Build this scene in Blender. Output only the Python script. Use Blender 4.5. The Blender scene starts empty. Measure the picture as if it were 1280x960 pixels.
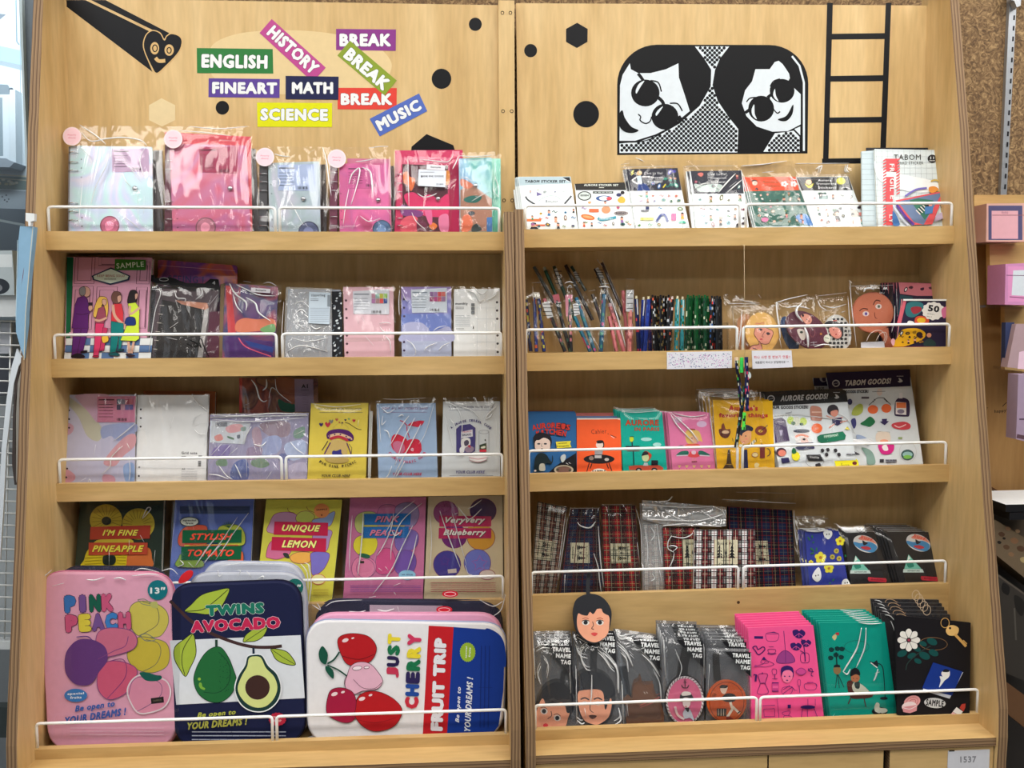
import bpy,bmesh,math,random
from mathutils import Vector,Matrix
rnd=random.Random(7)
S=bpy.context.scene
COL=S.collection
# ------------------------------------------------------------ camera, world, lights, exposure
CAM=Vector((-0.08527,-1.52721,1.3));YAW=0.05305;PITCH=-0.08785;ROLL=0.00811;F=1050.4
EXPOSURE=0.2
def cam_basis():
    cy,sy=math.cos(YAW),math.sin(YAW);cp,sp=math.cos(PITCH),math.sin(PITCH)
    r0=Vector((cy,-sy,0));f=Vector((sy*cp,cy*cp,sp));u0=Vector((-sy*sp,-cy*sp,cp))
    cr,sr=math.cos(ROLL),math.sin(ROLL)
    r=r0*cr-u0*sr;u=u0*cr+r0*sr
    return r,u,f
CR,CU,CF=cam_basis()
cd=bpy.data.cameras.new('camera');cam=bpy.data.objects.new('camera',cd);COL.objects.link(cam)
cam.matrix_world=Matrix(((CR.x,CU.x,-CF.x,CAM.x),(CR.y,CU.y,-CF.y,CAM.y),(CR.z,CU.z,-CF.z,CAM.z),(0,0,0,1)))
cd.sensor_width=36;cd.lens=F/1280*36;cd.clip_start=0.05
S.camera=cam
S.view_settings.view_transform='Standard';S.view_settings.look='None'
S.view_settings.gamma=1;S.view_settings.use_curve_mapping=False;S.view_settings.exposure=EXPOSURE
w=bpy.data.worlds.new('world');S.world=w;w.use_nodes=True
w.node_tree.nodes['Background'].inputs[0].default_value=(0.80,0.90,1.0,1);w.node_tree.nodes['Background'].inputs[1].default_value=0.045
def area(name,loc,sx,sy,power,col=(1,.97,.92),tgt=None):
    l=bpy.data.lights.new(name,'AREA');l.shape='RECTANGLE';l.size=sx;l.size_y=sy;l.energy=power;l.color=col
    o=bpy.data.objects.new(name,l);COL.objects.link(o);o.location=loc
    d=(Vector(tgt)if tgt else Vector((loc[0],loc[1],0)))-Vector(loc)
    o.rotation_euler=d.to_track_quat('-Z','Y').to_euler();return o
for x,y,e in((-1.3,-.75,13),(.35,-.75,12),(1.6,-.75,17),(-1.5,-1.45,19),(.3,-1.45,18),(2.1,-1.45,20),(-.9,-2.9,11),(1.2,-2.9,11)):
    area('ceiling_tube_light',(x,y,2.75),1.3,.45,e)
area('shop_window_daylight',(-3.2,-2.2,1.6),2.2,2.2,12,(.78,.9,1),(0,0,1.1))

# ------------------------------------------------------------ unit frames and projection
XG=0.00554/2;T=0.01677;W=0.8
ZL=[1.4398,1.21636,0.99417,0.7685,0.56525] # lip tops
YL=[0.0,-0.00392,-0.00858,-0.02046,-0.12817] # lip front planes
HL=0.0325;YB=0.118;ZTOP=1.8745
LEDGE_Z=ZL[4]-0.018;YLEDGE=-0.1785;LEDGE_H=0.0147
FLOORS=[z-0.0185 for z in ZL[:4]]+[LEDGE_Z]
def unit_matrix(a,b,dy,dz):
    return Matrix.Translation((0,dy,1+dz))@Matrix.Rotation(b,4,'Z')@Matrix.Rotation(-a,4,'Y')@Matrix.Translation((0,0,-1))
MU={'L':unit_matrix(-.00463,.00223,0,0),'R':unit_matrix(.00463,-.00223,.00181,.00471),'W':Matrix.Identity(4)}
XR={'L':(-XG-T-W,-XG-T),'R':(XG+T,XG+T+W)}
def ray(px,py):
    return(CR*((px-640)/F)+CU*(-(py-480)/F)+CF).normalized()
def hit(px,py,P,N):
    d=ray(px,py);t=(P-CAM).dot(N)/d.dot(N)
    return CAM+d*t
def project(P):
    v=P-CAM;z=v.dot(CF);return 640+F*v.dot(CR)/z,480-F*v.dot(CU)/z
def on_unit(u,px,py,Y): # unit-local coordinates of a pixel on plane Y=const of the unit
    M=MU[u];P=M@Vector((0,Y,1));N=(M.to_3x3()@Vector((0,-1,0)))
    return M.inverted()@hit(px,py,P,N)
def on_side(u,px,py,X):
    M=MU[u];P=M@Vector((X,0,1));N=(M.to_3x3()@Vector((1,0,0)))
    return M.inverted()@hit(px,py,P,N)

# ------------------------------------------------------------ materials
def lin(c):
    c=c/255.0
    return c/12.92 if c<=.04045 else((c+.055)/1.055)**2.4
MATS={}
def nodes(name):
    m=bpy.data.materials.new(name);m.use_nodes=True;nt=m.node_tree
    return m,nt,nt.nodes['Principled BSDF']
def paper(rgb,rough=.55,gloss=.0,name=None):
    k=(tuple(rgb),rough,gloss)
    if k in MATS:return MATS[k]
    m,nt,b=nodes(name or 'print_%02x%02x%02x'%tuple(rgb[:3]))
    L=nt.links.new
    n=nt.nodes.new('ShaderNodeTexNoise');n.inputs['Scale'].default_value=90
    tc=nt.nodes.new('ShaderNodeTexCoord');L(tc.outputs['Object'],n.inputs['Vector'])
    mx=nt.nodes.new('ShaderNodeMix');mx.data_type='RGBA'
    c=[lin(v)for v in rgb[:3]]
    mx.inputs[6].default_value=(c[0]*.94,c[1]*.94,c[2]*.94,1);mx.inputs[7].default_value=(*[min(1,v*1.05)for v in c],1)
    L(n.outputs['Fac'],mx.inputs[0]);L(mx.outputs[2],b.inputs['Base Color'])
    b.inputs['Roughness'].default_value=rough
    b.inputs['Coat Weight'].default_value=gloss;b.inputs['Coat Roughness'].default_value=.12
    b.inputs['Specular IOR Level'].default_value=.22
    MATS[k]=m;return m
def ramp(nt,stops,interp='LINEAR'):
    r=nt.nodes.new('ShaderNodeValToRGB');r.color_ramp.interpolation=interp
    e=r.color_ramp.elements
    while len(e)<len(stops):e.new(.5)
    for q,(p,c)in zip(e,stops):q.position=p;q.color=(*[lin(v)for v in c],1)
    return r
def wood(name,c1,c2,c3,axis='Z',scale=1.0,rough=.42):
    m,nt,b=nodes(name);L=nt.links.new
    tc=nt.nodes.new('ShaderNodeTexCoord');mp=nt.nodes.new('ShaderNodeMapping')
    s={'X':(1.2,9,9),'Y':(9,1.2,9),'Z':(9,9,1.2)}[axis]
    mp.inputs['Scale'].default_value=[v*scale for v in s];L(tc.outputs['Object'],mp.inputs[0])
    n=nt.nodes.new('ShaderNodeTexNoise');n.inputs['Scale'].default_value=1.6;n.inputs['Detail'].default_value=5;n.inputs['Distortion'].default_value=1.2
    L(mp.outputs[0],n.inputs['Vector'])
    r=ramp(nt,((.25,c1),(.5,c2),(.78,c3)));L(n.outputs['Fac'],r.inputs[0])
    n2=nt.nodes.new('ShaderNodeTexNoise');n2.inputs['Scale'].default_value=14;n2.inputs['Detail'].default_value=3;L(mp.outputs[0],n2.inputs['Vector'])
    mx=nt.nodes.new('ShaderNodeMix');mx.data_type='RGBA';mx.blend_type='MULTIPLY';mx.inputs[0].default_value=.35
    r2=ramp(nt,((.3,(205,200,190)),(.7,(255,255,255))));L(n2.outputs['Fac'],r2.inputs[0])
    L(r.outputs[0],mx.inputs[6]);L(r2.outputs[0],mx.inputs[7]);L(mx.outputs[2],b.inputs['Base Color'])
    b.inputs['Roughness'].default_value=rough;b.inputs['Specular IOR Level'].default_value=.35
    return m
WOOD_V=wood('birch_plywood_upright',(200,164,107),(216,182,126),(226,195,141),'Z')
WOOD_H=wood('birch_plywood_lengthwise',(190,154,98),(206,171,114),(216,182,129),'X')
WOOD_LEDGE=WOOD_H
def ply(name,axis): # plywood edge: layers stacked along the thin axis
    m,nt,b=nodes(name);L=nt.links.new
    tc=nt.nodes.new('ShaderNodeTexCoord');sp=nt.nodes.new('ShaderNodeSeparateXYZ');L(tc.outputs['Object'],sp.inputs[0])
    n=nt.nodes.new('ShaderNodeTexNoise');n.inputs['Scale'].default_value=6;L(tc.outputs['Object'],n.inputs['Vector'])
    ma=nt.nodes.new('ShaderNodeMath');ma.operation='MULTIPLY_ADD';ma.inputs[1].default_value=1/.0058
    L(sp.outputs[axis],ma.inputs[0]);
    m3=nt.nodes.new('ShaderNodeMath');m3.operation='MULTIPLY';m3.inputs[1].default_value=1.6;L(n.outputs['Fac'],m3.inputs[0]);L(m3.outputs[0],ma.inputs[2])
    fr=nt.nodes.new('ShaderNodeMath');fr.operation='FRACT';L(ma.outputs[0],fr.inputs[0])
    r=ramp(nt,((0,(92,66,44)),(.3,(112,84,58)),(.5,(160,130,94)),(.72,(120,92,64)),(.86,(150,120,84)),(1,(92,66,44))));L(fr.outputs[0],r.inputs[0])
    L(r.outputs[0],b.inputs['Base Color']);b.inputs['Roughness'].default_value=.7
    return m
PLY_X=ply('plywood_edge_upright','X');PLY_Z=ply('plywood_edge_level','Z')
def osb():
    m,nt,b=nodes('particle_board');L=nt.links.new
    tc=nt.nodes.new('ShaderNodeTexCoord')
    n=nt.nodes.new('ShaderNodeTexNoise');n.inputs['Scale'].default_value=70;n.inputs['Detail'].default_value=6;n.inputs['Distortion'].default_value=2.5
    v=nt.nodes.new('ShaderNodeTexVoronoi');v.inputs['Scale'].default_value=130
    L(tc.outputs['Object'],n.inputs['Vector']);L(tc.outputs['Object'],v.inputs['Vector'])
    r=ramp(nt,((.3,(84,62,38)),(.5,(136,108,74)),(.68,(186,156,112))));L(n.outputs['Fac'],r.inputs[0])
    mx=nt.nodes.new('ShaderNodeMix');mx.data_type='RGBA';mx.blend_type='MULTIPLY';mx.inputs[0].default_value=.5
    r2=ramp(nt,((0,(150,130,110)),(1,(255,250,240))));L(v.outputs['Color'],r2.inputs[0])
    L(r.outputs[0],mx.inputs[6]);L(r2.outputs[0],mx.inputs[7]);L(mx.outputs[2],b.inputs['Base Color']);b.inputs['Roughness'].default_value=.8
    return m
OSB=osb()
def metal(name,rgb,rough=.25,met=1.0):
    k=('metal',name)
    if k in MATS:return MATS[k]
    m,nt,b=nodes(name);b.inputs['Base Color'].default_value=(*[lin(v)for v in rgb],1);b.inputs['Metallic'].default_value=met
    n=nt.nodes.new('ShaderNodeTexNoise');n.inputs['Scale'].default_value=60
    mr=nt.nodes.new('ShaderNodeMapRange');mr.inputs[3].default_value=rough*.8;mr.inputs[4].default_value=rough*1.25
    nt.links.new(n.outputs['Fac'],mr.inputs[0]);nt.links.new(mr.outputs[0],b.inputs['Roughness'])
    MATS[k]=m;return m
RAIL=metal('white_coated_wire',(246,247,246),.3,0)
CHROME=metal('chrome',(205,205,210),.18)
def film(name,amount=.5,crinkle=.5,scale=14,tint=(255,255,255),haze=0.0,stretch=(1,1,.35)):
    """thin clear plastic: see-through with glossy crinkles"""
    k=('film',name)
    if k in MATS:return MATS[k]
    m=bpy.data.materials.new(name);m.use_nodes=True;nt=m.node_tree;L=nt.links.new
    for n in list(nt.nodes):nt.nodes.remove(n)
    out=nt.nodes.new('ShaderNodeOutputMaterial')
    tr=nt.nodes.new('ShaderNodeBsdfTransparent');tr.inputs[0].default_value=(*[lin(v)for v in tint],1)
    gl=nt.nodes.new('ShaderNodeBsdfGlossy');gl.inputs['Roughness'].default_value=.09
    tc=nt.nodes.new('ShaderNodeTexCoord');mp=nt.nodes.new('ShaderNodeMapping');mp.inputs['Scale'].default_value=stretch
    mp.inputs['Rotation'].default_value=(0,.5,0)
    L(tc.outputs['Object'],mp.inputs[0])
    oi=nt.nodes.new('ShaderNodeObjectInfo');ad=nt.nodes.new('ShaderNodeVectorMath');ad.operation='ADD'
    L(mp.outputs[0],ad.inputs[0]);L(oi.outputs['Random'],ad.inputs[1])
    no=nt.nodes.new('ShaderNodeTexNoise');no.inputs['Scale'].default_value=scale;no.inputs['Detail'].default_value=2.5;no.inputs['Distortion'].default_value=.8
    L(ad.outputs[0],no.inputs['Vector'])
    # ridges: |n-.5|
    a=nt.nodes.new('ShaderNodeMath');a.operation='SUBTRACT';a.inputs[1].default_value=.5;L(no.outputs['Fac'],a.inputs[0])
    b=nt.nodes.new('ShaderNodeMath');b.operation='ABSOLUTE';L(a.outputs[0],b.inputs[0])
    bu=nt.nodes.new('ShaderNodeBump');bu.inputs['Strength'].default_value=crinkle;bu.inputs['Distance'].default_value=.03
    L(b.outputs[0],bu.inputs['Height']);L(bu.outputs[0],gl.inputs['Normal'])
    fr=nt.nodes.new('ShaderNodeFresnel');fr.inputs['IOR'].default_value=1.45;L(bu.outputs[0],fr.inputs['Normal'])
    mu=nt.nodes.new('ShaderNodeMath');mu.operation='MULTIPLY';mu.inputs[1].default_value=amount*3.2;mu.use_clamp=True;L(fr.outputs[0],mu.inputs[0]);lim=nt.nodes.new('ShaderNodeMath');lim.operation='MINIMUM';lim.inputs[1].default_value=min(.9,.3*max(1,amount*1.2));L(mu.outputs[0],lim.inputs[0]);mu=lim
    mx=nt.nodes.new('ShaderNodeMixShader');L(mu.outputs[0],mx.inputs[0]);L(tr.outputs[0],mx.inputs[1]);L(gl.outputs[0],mx.inputs[2])
    last=mx
    if haze>0:
        df=nt.nodes.new('ShaderNodeBsdfDiffuse');df.inputs[0].default_value=(.75,.77,.78,1)
        m2=nt.nodes.new('ShaderNodeMixShader');m2.inputs[0].default_value=haze;L(mx.outputs[0],m2.inputs[1]);L(df.outputs[0],m2.inputs[2]);last=m2
    L(last.outputs[0],out.inputs[0])
    MATS[k]=m;return m
FILM=film('clear_plastic_bag',.4,.6,13,haze=.012)
FILM_SOFT=film('smooth_plastic_sleeve',.35,.22,7)
FILM_HAZY=film('cloudy_plastic_bag',.5,.8,22,haze=.10)
ACRYL=film('clear_acrylic',.4,.02,3)
def glint_crease_mat():  # whitened folds: the bags' highlights are put into their colour
    m=bpy.data.materials.new('white_glint_crease');m.use_nodes=True;nt=m.node_tree;L=nt.links.new
    for n in list(nt.nodes):nt.nodes.remove(n)
    out=nt.nodes.new('ShaderNodeOutputMaterial');tr=nt.nodes.new('ShaderNodeBsdfTransparent');gl=nt.nodes.new('ShaderNodeBsdfGlossy');df=nt.nodes.new('ShaderNodeBsdfDiffuse');df.inputs[0].default_value=(.9,.92,.94,1)
    no=nt.nodes.new('ShaderNodeTexNoise');no.inputs['Scale'].default_value=80;mr=nt.nodes.new('ShaderNodeMapRange');mr.inputs[3].default_value=.2;mr.inputs[4].default_value=.4;L(no.outputs['Fac'],mr.inputs[0]);L(mr.outputs[0],gl.inputs['Roughness'])
    a=nt.nodes.new('ShaderNodeMixShader');a.inputs[0].default_value=.55;L(gl.outputs[0],a.inputs[1]);L(df.outputs[0],a.inputs[2])
    b=nt.nodes.new('ShaderNodeMixShader');b.inputs[0].default_value=.85;L(tr.outputs[0],b.inputs[1]);L(a.outputs[0],b.inputs[2]);L(b.outputs[0],out.inputs[0]);return m
def holo(name,cols,scale=7,rough=.28,met=.35,seed=0,distort=1.5):
    k=('holo',name)
    if k in MATS:return MATS[k]
    m,nt,b=nodes(name);L=nt.links.new
    tc=nt.nodes.new('ShaderNodeTexCoord');mp=nt.nodes.new('ShaderNodeMapping');mp.inputs['Location'].default_value=(seed*1.7,seed*.3,seed)
    L(tc.outputs['Object'],mp.inputs[0])
    n=nt.nodes.new('ShaderNodeTexNoise');n.inputs['Scale'].default_value=scale;n.inputs['Detail'].default_value=2;n.inputs['Distortion'].default_value=distort
    L(mp.outputs[0],n.inputs['Vector'])
    k_=len(cols);r=ramp(nt,[(.28+.44*i/(k_-1),c)for i,c in enumerate(cols)]);L(n.outputs['Fac'],r.inputs[0])
    L(r.outputs[0],b.inputs['Base Color']);b.inputs['Metallic'].default_value=met*.4;b.inputs['Roughness'].default_value=rough+.12
    b.inputs['Coat Weight'].default_value=.25;b.inputs['Coat Roughness'].default_value=.1
    bu=nt.nodes.new('ShaderNodeBump');bu.inputs['Strength'].default_value=.25;bu.inputs['Distance'].default_value=.01
    n2=nt.nodes.new('ShaderNodeTexNoise');n2.inputs['Scale'].default_value=12;L(mp.outputs[0],n2.inputs['Vector']);L(n2.outputs['Fac'],bu.inputs['Height']);L(bu.outputs[0],b.inputs['Coat Normal'])
    MATS[k]=m;return m
def glassy(name,rgb,alpha=.5,rough=.2): # tinted translucent plastic
    k=('glassy',name)
    if k in MATS:return MATS[k]
    m=bpy.data.materials.new(name);m.use_nodes=True;nt=m.node_tree;L=nt.links.new
    b=nt.nodes['Principled BSDF'];b.inputs['Base Color'].default_value=(*[lin(v)for v in rgb],1);b.inputs['Roughness'].default_value=rough
    n=nt.nodes.new('ShaderNodeTexNoise');n.inputs['Scale'].default_value=20
    mr=nt.nodes.new('ShaderNodeMapRange');mr.inputs[3].default_value=alpha*.8;mr.inputs[4].default_value=min(1,alpha*1.2);L(n.outputs['Fac'],mr.inputs[0]);L(mr.outputs[0],b.inputs['Alpha'])
    MATS[k]=m;return m

# ------------------------------------------------------------ mesh builder
class MB:
    def __init__(s):s.v=[];s.f=[];s.m=[];s.mats=[];s.smooth=[]
    def mi(s,m):
        if m not in s.mats:s.mats.append(m)
        return s.mats.index(m)
    def face(s,pts,m,smooth=False):
        i0=len(s.v);s.v+=[tuple(p)for p in pts];s.f.append(tuple(range(i0,i0+len(pts))));s.m.append(s.mi(m));s.smooth.append(smooth)
    def raw(s,verts,faces,m,smooth=False):
        i0=len(s.v);s.v+=[tuple(p)for p in verts];k=s.mi(m)
        for f in faces:s.f.append(tuple(i+i0 for i in f));s.m.append(k);s.smooth.append(smooth)
    def box(s,x0,x1,y0,y1,z0,z1,m,mats=None):
        V=[(x0,y0,z0),(x1,y0,z0),(x1,y1,z0),(x0,y1,z0),(x0,y0,z1),(x1,y0,z1),(x1,y1,z1),(x0,y1,z1)]
        Fs={'b':(0,3,2,1),'t':(4,5,6,7),'f':(0,1,5,4),'k':(2,3,7,6),'l':(0,4,7,3),'r':(1,2,6,5)}
        i0=len(s.v);s.v+=V
        for k,f in Fs.items():
            s.f.append(tuple(i+i0 for i in f));s.m.append(s.mi((mats or{}).get(k,m)));s.smooth.append(False)
    def prism(s,poly,h0,h1,m,side=None,plane='uv'):
        """poly in (u,v); thickness along n from h0 (back) to h1 (front); local coordinates (u,-n,v)"""
        A=[(p[0],-h0,p[1])for p in poly];B=[(p[0],-h1,p[1])for p in poly];n=len(poly)
        i0=len(s.v);s.v+=A+B
        s.f.append(tuple(range(i0+n,i0+2*n)));s.m.append(s.mi(m));s.smooth.append(False)
        s.f.append(tuple(range(i0+n-1,i0-1,-1)));s.m.append(s.mi(side or m));s.smooth.append(False)
        for i in range(n):
            j=(i+1)%n
            s.f.append((i0+i,i0+j,i0+n+j,i0+n+i));s.m.append(s.mi(side or m));s.smooth.append(False)
    def tube(s,pts,r,m,seg=8,closed=False,cap=True):
        pts=[Vector(p)for p in pts];n=len(pts);rs=r if isinstance(r,(list,tuple))else[r]*n
        rings=[];up=None
        for i,p in enumerate(pts):
            a=pts[(i-1)%n]if(i>0 or closed)else p;b=pts[(i+1)%n]if(i<n-1 or closed)else p
            t=(b-a).normalized()
            if up is None:up=Vector((0,0,1))if abs(t.z)<.9 else Vector((0,1,0))
            e1=up-t*up.dot(t)
            if e1.length<1e-4:e1=t.orthogonal()
            e1.normalize();e2=t.cross(e1);up=e1
            rings.append([p+(e1*math.cos(q*2*math.pi/seg)+e2*math.sin(q*2*math.pi/seg))*rs[i]for q in range(seg)])
        i0=len(s.v);k=s.mi(m)
        for R in rings:s.v+=[tuple(q)for q in R]
        for i in range(n if closed else n-1):
            a,b=i0+i*seg,i0+((i+1)%n)*seg
            for q in range(seg):
                s.f.append((a+q,a+(q+1)%seg,b+(q+1)%seg,b+q));s.m.append(k);s.smooth.append(True)
        if cap and not closed:
            s.f.append(tuple(i0+q for q in range(seg-1,-1,-1)));s.m.append(k);s.smooth.append(False)
            s.f.append(tuple(i0+(n-1)*seg+q for q in range(seg)));s.m.append(k);s.smooth.append(False)
    def build(s,name,parent=None,local=True,fix=False):
        me=bpy.data.meshes.new(name);me.from_pydata(s.v,[],s.f)
        for m in s.mats:me.materials.append(m)
        me.polygons.foreach_set('material_index',s.m);me.polygons.foreach_set('use_smooth',s.smooth);me.update()
        if fix:
            b=bmesh.new();b.from_mesh(me);bmesh.ops.recalc_face_normals(b,faces=b.faces);b.to_mesh(me);b.free()
        o=bpy.data.objects.new(name,me);COL.objects.link(o)
        if parent:o.parent=parent
        return o
def thing(name,label,cat,M=None,group=None):
    o=bpy.data.objects.new(name,None);o.empty_display_size=.02;COL.objects.link(o)
    if M is not None:o.matrix_world=M
    o['label']=label;o['category']=cat
    if group:o['group']=group
    return o
def tag(o,label,cat,group=None):
    o['label']=label;o['category']=cat
    if group:o['group']=group
    return o
def structure(o):o['kind']='structure';return o
def copy_tree(o,delta,label=None,group=None,parent=None):
    c=o.copy();COL.objects.link(c);c.parent=parent
    if parent is None:
        c.matrix_world=Matrix.Translation(delta)@o.matrix_world
        if label:c['label']=label
        if group:c['group']=group
    for ch in list(o.children):copy_tree(ch,delta,parent=c)
    return c

# ------------------------------------------------------------ text
TXT={}
def text_mesh(s,shear=0.0):
    k=(s,shear)
    if k in TXT:return TXT[k]
    cu=bpy.data.curves.new('txt','FONT');cu.body=s;cu.size=1;cu.resolution_u=2;cu.shear=shear;cu.space_character=1.12
    o=bpy.data.objects.new('txt',cu);COL.objects.link(o)
    me=bpy.data.meshes.new_from_object(o.evaluated_get(bpy.context.evaluated_depsgraph_get()))
    V=[(v.co.x,v.co.y)for v in me.vertices];Fc=[tuple(p.vertices)for p in me.polygons]
    bpy.data.objects.remove(o);bpy.data.curves.remove(cu);bpy.data.meshes.remove(me)
    if not V:V=[(0,0)]
    TXT[k]=(V,Fc,(min(v[0]for v in V),max(v[0]for v in V),min(v[1]for v in V),max(v[1]for v in V)));return TXT[k]

# ------------------------------------------------------------ canvas: a plane in the place on which graphics are drawn, in photograph pixels
def spline(pts,closed=True,n=6):
    P=pts;k=len(P);out=[]
    rng=range(k)if closed else range(k-1)
    for i in rng:
        p0=P[(i-1)%k]if closed or i>0 else P[i];p1=P[i];p2=P[(i+1)%k];p3=P[(i+2)%k]if closed or i<k-2 else P[i+1]
        for j in range(n):
            t=j/n;t2=t*t;t3=t2*t
            out.append(tuple(.5*((2*p1[q])+(-p0[q]+p2[q])*t+(2*p0[q]-5*p1[q]+4*p2[q]-p3[q])*t2+(-p0[q]+3*p1[q]-3*p2[q]+p3[q])*t3)for q in(0,1)))
    if not closed:out.append(tuple(P[-1]))
    return out
STEP=0.000035
class Canvas:
    def __init__(s,M,zoom=None):
        s.M=M;s.I=M.inverted();s.P=M.translation.copy();s.N=-(M.to_3x3()@Vector((0,1,0)));s.mb=MB();s.n=0.0;s.z(zoom);s.rough=.5;s.gl=0.0;s.ol=None
    def z(s,zoom):s.T=zoom or(0,0,1) # (x0, y0, scale) of the crop the coordinates were read from
    def px(s,x,y):return s.T[0]+x/s.T[2],s.T[1]+y/s.T[2]
    def uv(s,x,y):
        p=s.I@hit(*s.px(x,y),s.P,s.N);return p.x,p.z
    def m(s,c):return c if not isinstance(c,(tuple,list))else paper(c,s.rough,s.gl)
    def up(s,d=STEP):s.n+=d
    def raw(s,pts,c):
        s.up();s.mb.face([(u,-s.n,v)for u,v in pts],s.m(c))
    def poly(s,pts,c):
        s.raw([s.uv(*p)for p in pts],c)
        if s.ol:
            w_,k=s.ol;s.ol=None;s.line(list(pts),w_,k,True);s.ol=(w_,k)
    def rect(s,x0,y0,x1,y1,c):s.poly(((x0,y0),(x1,y0),(x1,y1),(x0,y1)),c)
    def ell(s,cx,cy,rx,ry=None,c=(0,0,0),rot=0,n=28,a0=0,a1=360):
        ry=rx if ry is None else ry;cr,sr=math.cos(math.radians(rot)),math.sin(math.radians(rot));pts=[]
        full=abs(a1-a0)>=360;k=n if full else n+1
        for i in range(k):
            a=math.radians(a0+(a1-a0)*i/n);x,y=rx*math.cos(a),ry*math.sin(a);pts.append((cx+x*cr-y*sr,cy+x*sr+y*cr))
        s.poly(pts,c)
    def blob(s,pts,c,n=5):s.poly(spline(pts,True,n),c)
    def line(s,pts,w,c,closed=False,smooth=False):
        if smooth:pts=spline(pts,closed,5)
        k=len(pts);s.up();L=[];R=[]
        for i in range(k):
            a=pts[(i-1)%k]if closed or i>0 else pts[i];b=pts[(i+1)%k]if closed or i<k-1 else pts[i]
            dx,dy=b[0]-a[0],b[1]-a[1];d=math.hypot(dx,dy)or 1;nx,ny=-dy/d*w/2,dx/d*w/2
            L.append(s.uv(pts[i][0]+nx,pts[i][1]+ny));R.append(s.uv(pts[i][0]-nx,pts[i][1]-ny))
        V=[(u,-s.n,v)for u,v in L+R];m=s.m(c)
        s.mb.raw(V,[(i,(i+1)%k,k+(i+1)%k,k+i)for i in range(k if closed else k-1)],m)
    def outl(s,pts,w,c):s.line(pts,w,c,True,True)
    def ring(s,cx,cy,rx,ry,w,c,rot=0,a0=0,a1=360,n=28):
        cr,sr=math.cos(math.radians(rot)),math.sin(math.radians(rot));full=abs(a1-a0)>=360
        pts=[(cx+rx*math.cos(math.radians(a0+(a1-a0)*i/n))*cr-ry*math.sin(math.radians(a0+(a1-a0)*i/n))*sr,cy+rx*math.cos(math.radians(a0+(a1-a0)*i/n))*sr+ry*math.sin(math.radians(a0+(a1-a0)*i/n))*cr)for i in range(n if full else n+1)]
        s.line(pts,w,c,full)
    def text(s,t,cx,cy,w,h,c,bold=.02,rot=0,shear=0.0,edge=None,ew=.04):
        """centre, width and height of the ink box; rot clockwise degrees"""
        if edge is not None:
            V_,F_,(a0,a1,b0,b1)=text_mesh(t,shear);B=bold*.8;E_=ew*.8
            s.text(t,cx,cy,w*(a1-a0+2*B+2*E_)/(a1-a0+2*B),h*(b1-b0+2*B+2*E_)/(b1-b0+2*B),edge,bold+ew,rot,shear)
        V,Fc,(x0,x1,y0,y1)=text_mesh(t,shear);cr,sr=math.cos(math.radians(rot)),math.sin(math.radians(rot));s.up(STEP*1.5);b=max(bold,0)*.8
        W_,H_=x1-x0+2*b,y1-y0+2*b;mx_,my_=(x0+x1)/2,(y0+y1)/2;m=s.m(c)
        sh=[(0,0)]if b<.006 else[(b*math.cos(q*math.pi/4),b*math.sin(q*math.pi/4))for q in range(8)]+([(0,0)]if b>.04 else[])
        for dx,dy in sh:
            s.n+=5e-6;P=[]
            for x,y in V:
                X,Y=(x+dx-mx_)/max(W_,1e-6)*w,-(y+dy-my_)/max(H_,1e-6)*h;P.append(s.uv(cx+X*cr-Y*sr,cy+X*sr+Y*cr))
            s.mb.raw([(u,-s.n,v)for u,v in P],Fc,m)
    def letters(s,t,cx,cy,w,h,cols,edge=None,rot=0,bold=.07,ew=.035,gap=.06):
        k=len(t);cr,sr=math.cos(math.radians(rot)),math.sin(math.radians(rot));cw=w/k
        for i,ch in enumerate(t):
            X=(i-(k-1)/2)*cw;s.text(ch,cx+X*cr,cy+X*sr,cw*(1-gap)*(.55 if ch in 'I1!' else 1),h,cols[i%len(cols)],bold,rot,edge=edge,ew=ew)
    def arc_text(s,t,cx,cy,r,a_mid,a_span,h,c,bold=.03,below=False):
        k=len(t)
        for i,ch in enumerate(t):
            if ch==' ':continue
            a=a_mid+(i-(k-1)/2)*a_span/k*(-1 if below else 1);ra=math.radians(a)
            x,y=cx+r*math.sin(ra),cy-r*math.cos(ra)
            s.text(ch,x,y,h*.72 if ch not in 'I1!' else h*.25,h,c,bold,a+(180 if below else 0))
    def scribble(s,x0,y0,x1,y1,n,c,w=.8): # lines of print too small to read
        for i in range(n):
            y=y0+(y1-y0)*(i+.5)/n;x=x0
            while x<x1-2:
                d=min(x1-x,rnd.uniform(3,9)*(abs(y1-y0)/n/3+.6));s.line([(x,y),(x+d,y)],w,c);x+=d+rnd.uniform(1.2,2.5)
    def build(s,name,parent=None,normal_fix=True):
        o=s.mb.build(name,parent)
        return o
def frame(u,row,y0,lean=20,turn=0,zf=None,x=None):
    """matrix of a leaning plane: base at y0 behind the unit's front plane on a shelf's board; local X right, Z up the plane, -Y out"""
    M=MU[u];z=FLOORS[row]if zf is None else zf;x=0 if x is None else x
    return M@Matrix.Translation((x,y0,z))@Matrix.Rotation(math.radians(turn),4,'Z')@Matrix.Rotation(math.radians(-lean),4,'X')
# ------------------------------------------------------------ the room
mb=MB();mb.box(-.80,6,YB+.045,YB+.09,0,3.0,OSB);structure(mb.build('wall_back'))
mb=MB();mb.box(-6,6,-6,YB+.09,-.05,0,paper((150,152,152),.4,.2,'grey_floor_tiles'));structure(mb.build('floor'))
mb=MB();mb.box(-6,6,-6,YB+3,3.0,3.05,paper((225,225,222),.8));structure(mb.build('ceiling'))

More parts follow.
